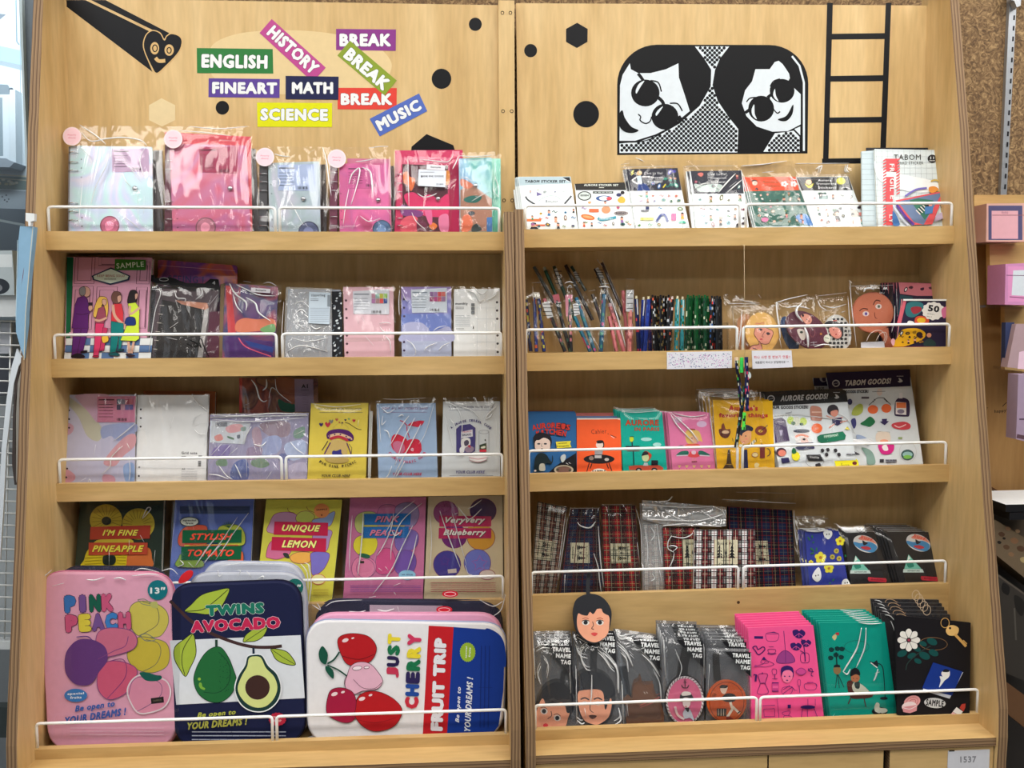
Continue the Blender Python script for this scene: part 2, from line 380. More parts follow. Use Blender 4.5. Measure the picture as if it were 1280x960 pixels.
# ------------------------------------------------------------ two plywood display shelves
BLACK=(12,13,18)
profL=[on_side('L',x,y,XR['L'][0])for x,y in((56,0),(52,90),(45,240),(42,330),(33,560),(22,870),(21,915))]
profR=[on_side('R',x,y,XR['R'][1])for x,y in((1189,0),(1195,90),(1205,240),(1209,330),(1220,490),(1229.5,650),(1244,840),(1247,912))]
print('profL',[(round(p.y,3),round(p.z,3))for p in profL]);print('profR',[(round(p.y,3),round(p.z,3))for p in profR])
def yfront(z): # sloping front edge of the uprights
    K=[(1.90,.046),(1.72,.013),(1.5,-.027),(1.375,-.045),(1.139,-.084),(.916,-.122),(.68,-.167),(.60,-.181),(.55,-.184),(.50,-.1815),(0,-.1815)]
    for(z1,y1),(z0,y0)in zip(K,K[1:]):
        if z>=z0:return y0+(y1-y0)*(z-z0)/(z1-z0)
    return-.2
def upright(x0,x1,ztop,parent,name='side_panel'):
    zs=[0,.3,.50,.53,.55,.57,.60,.68,.75,.9,1.0,1.2,1.44,1.62,ZTOP+.02]
    zs=[z for z in zs if z<ztop-.005]+[ztop]
    yk=YB+.02;mb=MB();F_=[(yfront(z),z)for z in zs]
    for(a,za),(b,zb)in zip(F_,F_[1:]):
        mb.face([(x0,a,za),(x1,a,za),(x1,b,zb),(x0,b,zb)],PLY_X)
        mb.face([(x0,yk,za),(x0,a,za),(x0,b,zb),(x0,yk,zb)],WOOD_V)
        mb.face([(x1,a,za),(x1,yk,za),(x1,yk,zb),(x1,b,zb)],WOOD_V)
    mb.face([(x0,yk,zs[-1]),(x0,F_[-1][0],zs[-1]),(x1,F_[-1][0],zs[-1]),(x1,yk,zs[-1])],PLY_X)
    mb.face([(x0,yk,0),(x1,yk,0),(x1,yk,zs[-1]),(x0,yk,zs[-1])],WOOD_V)
    return mb.build(name,parent)
def rounded(pts,r,n=5):
    out=[Vector(pts[0])]
    for a,b,c in zip(pts,pts[1:],pts[2:]):
        a,b,c=Vector(a),Vector(b),Vector(c);p=b+(a-b).normalized()*r;q=b+(c-b).normalized()*r
        for i in range(n+1):
            t=i/n;out.append(p*(1-t)**2+b*2*t*(1-t)+q*t*t)
    out.append(Vector(pts[-1]));return out
RAILS={'L':[((62,258),(345,260)),((350,260),(624,262))],'R':[((656.5,258),(925,256)),((931,256),(1189,253))]}
RX={('L',0):((61.5,344.5),(350,624)),('L',1):((69,346),(353.5,627)),('L',2):((75,352.5),(358,628)),('L',3):((85,352),(358,629)),('L',4):((46.5,341),(346.5,632.5)),
      ('R',0):((657,924.5),(932,1189)),('R',1):((657.5,921),(928.5,1186)),('R',2):((661,921.5),(928,1181.5)),('R',3):((664.5,922.5),(929,1181)),('R',4):((669,945.5),(950,1221))}
UNITS={}
for u in 'LR':
    x0,x1=XR[u];M=MU[u]
    lab={'L':'left birch plywood display shelf with sloping sides and lettered colour stickers on its back',
           'R':'right birch plywood display shelf with the black and white portrait sticker on its back'}[u]
    root=thing('display_shelf',lab,'shelf',M@Matrix.Translation(((x0+x1)/2,0,0)),'plywood display shelves');UNITS[u]=root
    inv=Matrix.Translation((-(x0+x1)/2,0,0));cx=(x0+x1)/2
    hw=W/2
    upright(-hw-T,-hw,ZTOP+.02 if u=='L' else 1.472,root)
    upright(hw,hw+T,ZTOP+.02 if u=='R' else 1.472,root)
    mb=MB();mb.box(-hw,hw,YB,YB+.012,0,ZTOP,WOOD_V,{'t':PLY_Z});back=mb.build('back_panel',root)
    mb=MB();mb.box(-hw,hw,YL[3],YL[3]+.012,LEDGE_Z,ZL[3]-HL-.0001,WOOD_H);mb.build('lower_back_panel',root)
    for k in range(4):
        y,z=YL[k],ZL[k]
        mb=MB();mb.box(-hw,hw,y+.0125,YB-.0002,z-HL,z-HL+.014,WOOD_H);sh=mb.build('shelf_board',root)
        mb=MB();mb.box(-hw,hw,y,y+.012,z-HL,z,WOOD_H,{'t':WOOD_H});mb.build('shelf_lip',sh)
    k=4;mb=MB();mb.box(-hw,hw,YLEDGE,YL[3]+.02,LEDGE_Z-LEDGE_H,LEDGE_Z,WOOD_H,{'f':PLY_Z});sh=mb.build('ledge_board',root)
    mb=MB();mb.box(-hw,hw,YL[4],YL[4]+.012,LEDGE_Z+.0001,ZL[4],WOOD_H);mb.build('shelf_lip',sh)
    # drawers below
    cuts=[0,.62,1]if u=='L' else[0,.555,1]
    if u=='R':
        xs=[on_unit('R',px,957,YLEDGE+.004).x-cx for px in(670,959,961,1104,1112,1241)];spans=((xs[0],xs[1]),(xs[2],xs[3]),(xs[4],xs[5]))
    else:spans=((-hw+.003,-.14),(-.136,.13),(.136,hw-.003))
    for a,b in spans:
        mb=MB();mb.box(a,b,YLEDGE+.004,YLEDGE+.02,.08,LEDGE_Z-LEDGE_H-.003,WOOD_H,{'l':PLY_Z,'r':PLY_Z,'t':PLY_X});dr=mb.build('drawer_front',root)
    mb=MB();mb.box(-hw,hw,YLEDGE+.022,YB,.05,LEDGE_Z-LEDGE_H-.0005,paper((40,32,24),.8),None);mb.build('cabinet_carcass',root)
    for k in range(5):
        for(pa,pb)in RX[(u,k)]:
            yy=YL[k]+.006;z=ZL[k];zt=z+.0425
            py=project(M@Vector((cx,yy,z)))[1]
            a=on_unit(u,pa,py,yy).x-cx;b=on_unit(u,pb,py,yy).x-cx
            mb=MB();mb.tube(rounded([(a,yy,z-.006),(a,yy,zt),(b,yy,zt),(b,yy,z-.006)],.007),.0026,RAIL,8);o=mb.build('wire_rail',root)
    if u=='L': # joining strip between the units, screwed on
        a=on_unit('L',623.5,120,YB-.012);b=on_unit('L',643.2,120,YB-.012)
        mb=MB();mb.box(a.x-cx,b.x-cx,YB-.014,YB-.0002,1.43,ZTOP+.004,WOOD_V);st=mb.build('joining_strip');st.matrix_world=M@Matrix.Translation((cx,0,0));tag(st,'narrow upright birch strip screwed over the seam between both shelves','wooden strip')
        for px,py in((628,16),(638,16),(628.8,139),(639.6,139),(630,250.5),(640.3,250.5)):
            p=on_unit('L',px,py,YB-.0142);mb=MB()
            n=12;mb.raw([(p.x-cx+.0034*math.cos(i*2*math.pi/n),p.y-.0004,p.z+.0034*math.sin(i*2*math.pi/n))for i in range(n)]+[(p.x-cx,p.y+.0012,p.z)],[(i,(i+1)%n,n)for i in range(n)],paper((60,48,36),.5));mb.build('screw',st)
# ------------------------------------------------------------ helpers for goods
W1=(0,0,3.097);W2=(300,0,3.097);W3=(600,0,3.097);W4=(920,0,3.097)
WHT=(236,238,238);INK=(28,28,34);CREAM=(232,222,196)
class Item:pass
def item(name,label,cat,u,row,y0,lean,quad,zoom=None,group=None,turn=0,base=True,zf=None):
    """quad: TL, TR, BR, BL in crop pixels; the lower corners run down the sides to the shelf board"""
    M0=frame(u,row,YL[row]+.012+y0,lean,turn,zf=zf);c=Canvas(M0,zoom)
    q=[c.uv(*p)for p in quad]
    def down(a,b):
        t=(0-a[1])/(b[1]-a[1]);return(a[0]+(b[0]-a[0])*t,0.0)
    if base:q[3]=down(q[0],q[3]);q[2]=down(q[1],q[2])
    cx=(q[3][0]+q[2][0])/2
    M=M0@Matrix.Translation((cx,0,0));c=Canvas(M,zoom);q=[(a-cx,b)for a,b in q]
    it=Item();it.c=c;it.q=q;it.M=M;it.root=thing(name,label,cat,M,group);it.zoom=zoom
    return it
def shrink(q,d):
    cx=sum(p[0]for p in q)/len(q);cy=sum(p[1]for p in q)/len(q);out=[]
    for x,y in q:
        out.append((x+(d if x<cx else-d),y+(d if y<cy else-d)))
    return out
def rquad(q,r,n=4): # rounded corners in uv
    out=[];k=len(q)
    for i in range(k):
        a,b,c_=Vector(q[i-1]),Vector(q[i]),Vector(q[(i+1)%k]);p=b+(a-b).normalized()*r;s_=b+(c_-b).normalized()*r
        for j in range(n+1):
            t=j/n;v=p*(1-t)**2+b*2*t*(1-t)+s_*t*t;out.append((v.x,v.y))
    return out
def book(it,col,th=.006,pages=(226,222,210),name='front_cover',draw=None,r=0.0,mat=None,pagename='pages',back=True,backcol=None):
    """bound book or pad: page block, back cover, then the printed front cover"""
    c=it.c;q=it.q;m=mat or paper(col,c.rough,c.gl)
    qq=rquad(q,r)if r else q
    if th>.0025:
        mb=MB();mb.prism(shrink(q,.0012),-th+.0007,-.0007,paper(pages));mb.build(pagename,it.root)
        if back:
            mb=MB();mb.prism(qq,-th,-th+.0007,paper(backcol or col));mb.build('back_cover',it.root)
        c.mb.prism(qq,-.0007,0,m)
    else:c.mb.prism(qq,-th,0,m)
    if draw:draw(c)
    it.cover=c.build(name,it.root);return it
def copies(it,n,step,up=0.0,side=0.0,label=None,group=None,jitter=.0008,drop=None):
    """further copies of the same goods standing in the stack behind (label states which)"""
    N=it.M.to_3x3()@Vector((0,1,0));U=it.M.to_3x3()@Vector((1,0,0));V=it.M.to_3x3()@Vector((0,0,1))
    # step back horizontally so that every copy stands on the board
    H=Vector((N.x,N.y,0)).normalized();Ux=Vector((U.x,U.y,0))
    for i in range(1,n+1):
        copy_tree(it.root,H*(step*i)+Ux*(side*i+rnd.uniform(-jitter,jitter))+Vector((0,0,up*i)),label,group)
def bag(it,quad,n=.003,mat=None,glint_creases=(),zoom=None,puff=.0012,name='plastic_bag',down=True,seg=14,seal=None):
    """clear bag around the goods: gently puffed sheet wrapped back at its edges, with highlights built as white folded creases"""
    c=it.c;z0=c.T
    if zoom:c.z(zoom)
    mat=mat or FILM;mb=MB();q=[c.uv(*p)for p in quad]
    if down:
        for a,b in((0,3),(1,2)):
            if abs(q[b][1]-q[a][1])>1e-6:
                t=(0.0015-q[a][1])/(q[b][1]-q[a][1]);q[b]=(q[a][0]+(q[b][0]-q[a][0])*t,.0015)
    ph=[rnd.uniform(0,6.28)for _ in range(6)];V=[]
    for j in range(seg+1):
        for i in range(seg+1):
            s,t=i/seg,j/seg
            x=(q[0][0]*(1-s)+q[1][0]*s)*(1-t)+(q[3][0]*(1-s)+q[2][0]*s)*t;y=(q[0][1]*(1-s)+q[1][1]*s)*(1-t)+(q[3][1]*(1-s)+q[2][1]*s)*t
            e=min(1,8*min(s,1-s,t,1-t));w_=puff*(.6+.35*math.sin(7*s+ph[0]+3*t)+.3*math.sin(9*t+ph[1]-5*s)+.25*math.sin(17*(s+t)+ph[2]))
            V.append((x,-(n*e+w_*e+.0002),y))
    k=seg+1
    mb.raw(V,[(j*k+i,(j+1)*k+i,(j+1)*k+i+1,j*k+i+1)for j in range(seg)for i in range(seg)],mat,True)
    for cr in glint_creases:  # white ridges laid where the film should glint
        w_,pts=cr[0],cr[1:]
        P=[c.uv(*p)for p in(spline(list(pts),False,5)if len(pts)>2 else pts)]
        rr=[w_*.00055*math.sin(math.pi*(.12+.76*i/(len(P)-1)))for i in range(len(P))]
        mb.tube([(p[0],-(n+puff+.0004),p[1])for p in P],rr,GLINT_CREASE,6)
    if seal:
        a,b=c.uv(*seal[0]),c.uv(*seal[1]);mb.tube([(a[0],-n-.001,a[1]),(b[0],-n-.001,b[1])],.0009,GLINT_CREASE,6)
    o=mb.build(name,it.root);c.z(z0);return o
GLINT_CREASE=glint_crease_mat()
def part_poly(it,name,pts,col,n0,n1,draw=None,mat=None,px=True,label=None,r=0):
    c=it.c;k=Canvas(c.M,None);k.T=c.T;k.n=n1;k.rough=c.rough;k.gl=c.gl
    P=[k.uv(*p)for p in pts]if px else pts
    if r:P=rquad(P,r)
    k.mb.prism(P,n0,n1,mat or k.m(col))
    if draw:draw(k)
    o=k.build(name,it.root)
    if label:o['label']=label
    return o
def circle_pts(cx,cy,rx,ry=None,n=24,rot=0):
    ry=ry or rx;cr,sr=math.cos(math.radians(rot)),math.sin(math.radians(rot))
    return[(cx+rx*math.cos(i*2*math.pi/n)*cr-ry*math.sin(i*2*math.pi/n)*sr,cy+rx*math.cos(i*2*math.pi/n)*sr+ry*math.sin(i*2*math.pi/n)*cr)for i in range(n)]

# ------------------------------------------------------------ vinyl stickers on the back panels
def wall_canvas(u,zoom,Y=YB-.0002):
    M=MU[u]@Matrix.Translation((0,Y,1.0));return Canvas(M,zoom)
def wall_part(c,u,name,label):
    o=c.build(name,UNITS[u]);x0,x1=XR[u]
    o.matrix_local=Matrix.Translation((-(x0+x1)/2,0,0))@MU[u].inverted()@c.M
    o['label']=label;return o
def sticker(u,zoom,name,label,fn):
    c=wall_canvas(u,zoom);fn(c);return wall_part(c,u,name,label)
def word(t,col,edge,quad,cx,cy,w,h,rot,zoom=W2,lift=0):
    def fn(c):
        c.n=lift+.0002;c.poly(quad,col);c.text(t,cx,cy,w,h,WHT,.075,rot,edge=edge,ew=.035)
    sticker('L',zoom,'lettered_sticker','sticker reading '+t,fn)
# pale shapes first
sticker('L',None,'pale_sticker','large cream rounded sticker behind the words',lambda c:c.blob(((262,62),(290,44),(340,38),(400,40),(460,52),(486,72),(488,90),(470,108),(420,118),(330,116),(270,100)),(226,200,150)))
sticker('L',W1,'hexagon_sticker','pale cream hexagon',lambda c:c.poly(((625,380),(678,407),(678,465),(627,490),(577,465),(577,407)),(228,206,160)))
word('ENGLISH',(46,122,60),(30,80,40),((762,186),(1056,190),(1058,285),(763,283)),908,238,256,54,1,W1)
word('FINEART',(92,66,150),(60,40,110),((-121,303),(154,306),(153,379),(-122,376)),18,341,252,46,0.5,W2)
word('HISTORY',(188,74,142),(130,40,95),((123,74),(332,262),(282,318),(76,128)),206,194,240,50,42,W2,.0003)
word('MATH',(30,34,74),(16,18,44),((177,294),(382,297),(381,386),(177,384)),281,341,160,46,0,W2,.0005)
word('BREAK',(138,56,136),(90,30,90),((372,112),(604,114),(603,197),(372,194)),485,155,200,50,0,W2)
word('BREAK',(222,68,56),(150,40,36),((378,340),(607,341),(606,424),(378,423)),490,384,200,46,0,W2)
word('BREAK',(138,158,50),(90,110,30),((426,158),(607,312),(560,370),(377,215)),492,268,206,50,40.5,W2,.0003)
word('SCIENCE',(222,222,14),(110,120,60),((66,397),(357,399),(356,492),(68,491)),210,444,262,48,0.5,W2,.0001)
word('MUSIC',(84,108,188),(50,66,130),((502,460),(693,362),(725,430),(541,528)),614,446,186,46,-28,W2,.0002)
def heart(c):
    B=(12,14,20);Y=(214,178,120)
    c.poly(((257,0),(330,0),(580,122),(560,175),(562,210),(590,278),(258,26)),B)
    c.poly(((352,0),(408,0),(655,128),(636,150),(600,120)),B)
    H=[(636,155),(620,128),(590,118),(566,135),(555,170),(562,205),(585,255),(606,284),(640,258),(690,205),(705,165),(695,140),(665,130),(645,140)]
    c.poly(spline(H,True,5),B);c.line(H,4,Y,True,True)
    c.ell(599,187,17,24,Y);c.ell(655,194,18,22,Y);c.ring(600,187,9,13,4,B);c.ring(655,195,8,11,4,B)
    c.line([(602,224),(615,236),(640,235)],14,Y,False,True)
sticker('L',W1,'heart_sticker','black beam ending in a smiling heart face',heart)
for u,z,x,y,r in(('L',W1,861,417,26),('L',W2,911,94,25),('L',W2,780,305,38),('R',W3,196,196,25),('R',W3,411,442,50)):
    sticker(u,z,'dot_sticker','round black dot sticker',lambda c:c.ell(x,y,r,r*1.03,BLACK))
sticker('L',W2,'polygon_sticker','black angular sticker peeking over the red binder',lambda c:c.poly(((664,568),(722,519),(826,562),(840,610),(660,610)),BLACK))
sticker('R',W3,'hexagon_sticker','black hexagon',lambda c:c.poly(((376,88),(417,112),(416,162),(375,186),(333,162),(333,112)),BLACK))
def ladder(c):
    for a in(((353,10),(375,11),(358,616),(337,616)),((580,11),(601,11),(579,616),(557,616))):c.poly(a,BLACK)
    for y0,y1,xa,xb in((129,153,371,577),(292,316,367,571),(453,476,361,565),(612,634,337,560)):c.poly(((xa-4,y0+2),(xb+4,y0-1),(xb+4,y1-2),(xa-4,y1)),BLACK)
sticker('R',W4,'ladder_sticker','black ladder',ladder)
def portrait(c):
    B=(11,12,16);P=(222,230,236)
    arc=lambda cx,cy,r,a0,a1:[(cx+r*math.cos(math.radians(a0+(a1-a0)*i/10)),cy+r*math.sin(math.radians(a0+(a1-a0)*i/10)))for i in range(11)]
    c.poly([(531,600)]+arc(686,328,155,180,270)+arc(1120,325,151,270,360)+[(1268,594)],B)
    c.poly(((580,245),(552,290),(542,330),(540,545),(600,545),(680,520),(740,490),(812,430),(790,360),(770,300),(768,245),(720,268),(660,283),(612,283),(584,268)),P)
    D=[(832,180),(965,180),(930,225),(910,270),(900,330),(920,390),(960,450),(1000,500),(996,590),(540,592),(540,556),(620,547),(700,520),(770,480),(850,410),(893,335),(895,270),(870,230)]
    c.poly(D,P)
    def inside(x,y,Q):
        r=False
        for i in range(len(Q)):
            (x1,y1),(x2,y2)=Q[i-1],Q[i]
            if(y1>y)!=(y2>y)and x<(x2-x1)*(y-y1)/(y2-y1)+x1:r=not r
        return r
    c.up()
    def dots(Q,pitch=18.4,r=6.3):
        j=0;y=186
        while y<590:
            x=540+(pitch/2 if j%2 else 0)
            while x<1250:
                if all(inside(x+a,y+b,Q)for a,b in((5,0),(-5,0),(0,5),(0,-5))):
                    nn=c.n;c.ell(x,y,r,r,B,n=8);c.n=nn
                x+=pitch
            y+=pitch/2;j+=1
        c.up()
    dots(D)
    c.ell(640,360,55,52,B);c.ell(716,452,52,50,B);c.line([(683,372),(705,392),(712,410)],13,B,smooth=True);c.line([(612,285),(624,300),(640,325)],12,B)
    c.line([(750,470),(778,452)],14,B);c.blob(((603,350),(615,325),(636,313),(622,335),(606,362)),P);c.blob(((680,440),(690,425),(708,412),(696,432),(683,448)),P)
    c.line([(660,312),(690,320),(702,355)],5,B,smooth=True);c.line([(735,400),(765,402),(783,430)],5,B,smooth=True)
    c.line([(612,442),(622,452),(620,466),(640,478),(658,470),(664,452)],4.5,B,smooth=True)
    c.blob(((540,440),(552,428),(560,455),(585,490),(614,505),(590,515),(560,510),(540,488)),B)
    c.line([(540,550),(640,545),(720,505),(790,455)],4,B,smooth=True)
    o=991
    c.poly([(x+o,y)for x,y in((75,268),(130,268),(150,240),(165,236),(180,248),(205,285),(213,330),(250,365),(250,482),(200,508),(140,510),(80,490),(40,450),(22,400),(35,350),(62,315))],P)
    c.ell(97+o,421,50,50,B);c.ell(178+o,352,48,46,B);c.line([(122+o,378),(135+o,368),(150+o,365)],12,B,smooth=True);c.line([(35+o,437),(52+o,425)],12,B);c.line([(205+o,320),(222+o,292)],12,B)
    c.blob([(60+o,425),(70+o,405),(72+o,440),(80+o,462),(64+o,448)],P);c.blob([(143+o,365),(150+o,345),(154+o,370),(164+o,392),(150+o,382)],P)
    c.line([(40+o,395),(55+o,380),(85+o,378)],5,B,smooth=True);c.line([(132+o,335),(145+o,315),(170+o,306)],5,B,smooth=True)
    c.line([(128+o,380),(140+o,415),(158+o,438),(170+o,432)],4.5,B,smooth=True)
    c.blob([(162+o,462),(195+o,448),(220+o,405),(218+o,440),(200+o,465),(180+o,470)],B)
    c.line([(216+o,218),(245+o,255),(262+o,320),(262+o,585)],8,P)
    E_=[(150+o,516),(190+o,512),(222+o,506),(245+o,530),(245+o,588),(105+o,588)]
    c.poly(E_,P);dots(E_)
    c.poly([(225+o,500),(248+o,490),(248+o,524)],P)
sticker('R',W3,'portrait_sticker','black and white picture of two women in sunglasses',portrait)
# ------------------------------------------------------------ left shelf, top board: ring binders in clear bags
A1=(70,150,6.4);A2=(190,150,6.4);A3=(310,170,7.111);A4=(470,170,7.111)
HOLO_SILVER=holo('iridescent_silver_vinyl',((226,214,226),(196,206,232),(188,222,224),(214,208,236),(178,204,232),(228,208,218)),9)
HOLO_ROSE=holo('iridescent_rose_vinyl',((206,76,112),(178,92,142),(196,88,120),(186,106,150),(216,74,96)),9,seed=2)
HOLO_PINK=holo('iridescent_pink_vinyl',((214,84,134),(196,88,150),(222,100,160),(190,70,120)),10,seed=3)
HOLO_GREY=holo('iridescent_grey_vinyl',((170,178,196),(178,190,206),(160,180,184),(190,186,204)),10,seed=4)
def rings(it,x,ys,w,n=.0):
    c=it.c
    for y in ys:
        mb=MB();a=c.uv(x-w/2,y);b=c.uv(x+w/2,y)
        mb.tube([(a[0],.008,a[1]),(a[0],-n-.002,a[1]),((a[0]+b[0])/2,-n-.004,(a[1]+b[1])/2),(b[0],-n-.002,b[1]),(b[0],.001,b[1])],.0009,CHROME,6)
        mb.build('binder_ring',it.root)
def snap(it,x,y,r=.0048):
    c=it.c;u_,v_=c.uv(x,y);mb=MB();n=16
    prof=((r,-.001),(r,-.0022),(r*.75,-.0036),(r*.35,-.0044),(0.0001,-.0046))
    V=[(u_+a*math.cos(i*2*math.pi/n),b-.0008,v_+a*math.sin(i*2*math.pi/n))for a,b in prof for i in range(n)]
    mb.raw(V,[(j*n+i,j*n+(i+1)%n,(j+1)*n+(i+1)%n,(j+1)*n+i)for j in range(len(prof)-1)for i in range(n)],CHROME,True)
    return mb.build('snap_button',it.root)
def pink_dot(it,x,y,r,n=.0052):
    c=it.c
    def d(k):
        k.ell(x,y,r*.86,r*.86,(244,205,214));k.text('Pearly',x,y-r*.12,r*.9,r*.2,(222,92,128),.01);k.text('diary',x,y+r*.18,r*.8,r*.2,(222,92,128),.01)
    part_poly(it,'round_sticker',circle_pts(x,y,r),(240,214,220),n-.0004,n,d,label='round pale pink sticker')
def hole_dots(c,pts,r,col=(60,46,60)):
    for x,y in pts:c.ell(x,y,r,r,col,n=10)
def card(it,quad,col,ink,n=.0006,barcode=True,swatches=()):
    x0,y0=quad[0];x1,y1=quad[2];w_,h_=x1-x0,y1-y0
    def d(k):
        k.rect(x0+.04*w_,y0+.1*h_,x0+.45*w_,y0+.15*h_,ink)
        k.scribble(x0+.04*w_,y0+.25*h_,x0+.42*w_,y0+.85*h_,5,ink,h_*.02)
        for i,s_ in enumerate(swatches):
            a=x0+w_*(.52+.11*(i%4));b=y0+h_*(.1+.22*(i//4));k.rect(a,b,a+w_*.1,b+h_*.2,s_)
        if barcode:
            for i in range(9):k.rect(x0+w_*(.52+.03*i),y0+.84*h_,x0+w_*(.52+.03*i+.006*(1+i%3)),y0+.95*h_,INK)
    return part_poly(it,'info_card',quad,col,n-.0005,n,d)
def binder(label,quad,zoom,mat,side,dot,ringsp,snapp,bagq,cardq,cardcol,y0=.022,th=.016,holes=(),charm=None,glint_creases=(),backq=None,backcol=None,group='ring binders in clear bags'):
    it=item('ring_binder',label,'binder','L',0,y0,13,quad,zoom,group)
    gx=62 if zoom[2]<7 else 48;part_poly(it,'bag_gusset',[(quad[1][0]-4,quad[1][1]+14),(quad[1][0]+gx,quad[1][1]+10),(quad[2][0]+gx,quad[2][1]),(quad[2][0]-4,quad[2][1])],None,-th*.9,-th*.5,mat=glassy('grey_bag_side',(66,56,58),.75))
    if backq:part_poly(it,'back_flap',backq,backcol,-.004,-.002)
    mb=MB();mb.prism(shrink(it.q,.002),-th+.001,-.001,paper((224,222,220)));mb.build('pages',it.root)
    it.c.mb.prism(rquad(it.q,.003),-.001,0,mat);it.c.mb.prism(rquad(it.q,.003),-th-.001,-th,mat)
    hole_dots(it.c,holes,5)
    if charm:
        x,y,r,col=charm;it.c.ell(x,y,r,r,tuple(int(v*.7)for v in col));it.c.ell(x,y,r*.88,r*.88,col);it.c.blob([(x-r*.5,y-r*.1),(x-.1*r,y-r*.5),(x+.4*r,y-.2*r),(x+.3*r,y+.3*r),(x-.3*r,y+.5*r)],tuple(min(255,int(v*1.2)+20)for v in col))
    it.c.build('cover',it.root)
    if ringsp:
        x,ys,w_=ringsp;part_poly(it,'spine',[(x-w_*.62,0+quad[0][1]+6),(x+w_*.5,quad[0][1]+6),(x+w_*.42,900),(x-w_*.7,900)],side,-th*.8,-.0005)
        rings(it,x,ys,w_)
    if cardq:card(it,*cardq)if isinstance(cardq[0],list)else card(it,cardq,cardcol,tuple(int(v*.5)for v in cardcol))
    if snapp:snap(it,*snapp)
    bag(it,bagq,.0045,glint_creases=glint_creases)
    if dot:pink_dot(it,*dot,n=.0068)
    return it
binder('silver iridescent ring binder in a clear bag, far left of the top board',((115,205),(770,215),(775,885),(105,885)),A1,HOLO_SILVER,(120,120,128),(142,143,74),(142,(262,340,408,668,735,805),68),(635,552),((42,45),(795,50),(800,885),(42,885)),
       [(450,230),(745,230),(745,412),(450,418)],(206,176,206),holes=((203,315),(203,385),(203,458),(208,780),(208,850)),charm=(430,845,78,(206,112,142)),
       glint_creases=((2.2,(200,50),(330,135),(410,205)),(2.4,(215,110),(290,180),(420,160),(560,152),(690,175),(735,215)),(1.4,(720,235),(680,330),(712,455)),(1.4,(440,240),(410,380),(330,540),(290,690)),(1.5,(540,430),(570,500),(610,540)),(1.2,(590,380),(640,440),(685,500)),(1,(225,520),(205,700),(190,860)),(1.3,(215,240),(270,290),(300,360)),(1,(665,600),(668,860)),(1,(715,620),(712,760)),(1.2,(540,770),(620,830),(680,885))))
binder('rose red iridescent ring binder with a red flap in a clear bag',((140,190),(755,205),(790,885),(165,885)),A2,HOLO_ROSE,(96,44,60),(180,165,74),(138,(330,400,655,722,798),56),(628,550),((30,52),(800,50),(815,885),(40,885)),
       [(375,215),(688,215),(683,430),(390,418)],(176,62,96),holes=((175,315),(178,385),(182,456),(200,718),(203,790),(206,860)),charm=(430,860,82,(186,120,140)),
       backq=[(100,92),(788,130),(800,885),(120,885)],backcol=(224,84,96),glint_creases=((1.6,(230,98),(440,112),(640,140)),(1.8,(300,62),(540,82),(770,62)),(1.2,(560,170),(700,185))))
binder('small silver grey ring binder in a clear bag between the rose and the pink one',((180,240),(635,225),(645,850),(190,850)),A3,HOLO_GREY,(70,68,72),(158,200,82),(140,(340,412,490,652,722,800),62),(493,562,.0044),((22,95),(650,95),(655,850),(30,850)),
       [(262,258),(610,250),(605,488),(270,485)],(176,192,226),holes=((205,432),(210,512),(214,745),(216,805)),charm=(540,850,92,(96,104,140)),
       glint_creases=((2,(240,170),(310,190),(380,195)),(1,(310,150),(330,190)),(1.6,(370,570),(430,680),(490,790)),(1.6,(270,380),(290,420),(275,465)),(1,(330,740),(380,830)),(1,(545,160),(600,130))))
binder('small hot pink ring binder in a clear bag, creased and shiny',((810,245),(1245,240),(1262,850),(815,850)),A3,HOLO_PINK,(110,50,74),(794,214,82),(765,(330,412,490,652,722,800),60),(1158,572,.0044),((660,100),(1262,98),(1290,850),(668,850)),
       [(880,268),(1215,262),(1205,462),(885,468)],(214,100,160),holes=((825,512),(828,668),(832,745),(838,805)),charm=(1190,830,84,(90,120,160)),
       backq=[(880,195),(1262,200),(1275,850),(880,850)],backcol=(206,120,150),glint_creases=((2,(665,110),(700,230),(720,380),(745,540)),(2.6,(900,440),(930,350),(995,300),(980,420),(920,620)),(3,(1020,290),(1090,330),(1105,440),(1110,520)),(1.4,(900,480),(870,640),(850,800)),(2,(960,240),(1040,232),(1140,210)),(1.5,(1000,720),(1080,770),(1180,740)),(1.3,(980,720),(930,840)),(1.6,(1225,650),(1270,710)),(1.6,(1080,118),(1180,105),(1250,104))))
# red sample binder
it=item('ring_binder','crimson flower print binder with a white price label, the sample','binder','L',0,.024,13,((205,190),(655,190),(645,850),(165,850)),A4,'ring binders in clear bags')
RED=(206,44,96)
part_poly(it,'card_backing',[(165,105),(770,100),(770,850),(150,850)],(198,40,92),-.014,-.012)
mb=MB();mb.prism(shrink(it.q,.002),-.011,-.001,paper((190,60,100)));mb.build('pages',it.root)
def sample_red(c):
    c.poly(((232,250),(640,262),(636,850),(240,850)),(84,30,46))
    for pts,col in(([(245,330),(285,320),(300,360),(345,380),(340,440),(310,490),(285,440),(245,410)],(238,120,60)),([(590,330),(650,310),(650,420),(600,430)],(238,150,60)),
                     ([(250,530),(330,500),(400,540),(480,520),(560,560),(640,520),(640,700),(520,720),(400,700),(300,640)],(224,48,108)),([(230,610),(340,650),(420,680),(380,720),(230,700)],(130,60,130)),
                     ([(220,760),(290,710),(370,730),(380,840),(230,850)],(226,90,110)),([(470,800),(510,770),(545,800),(510,835)],(240,130,60)),([(560,720),(640,700),(640,850),(570,840)],(232,130,170)),([(430,650),(490,650),(500,770),(470,780)],(230,110,160)),([(370,740),(450,780),(440,850),(370,850)],(110,40,70))):c.blob(pts,col)
    c.text('MOVIE',340,210,180,60,(232,110,150),.01);c.text('DIARY',560,220,190,56,(232,110,150),.01)
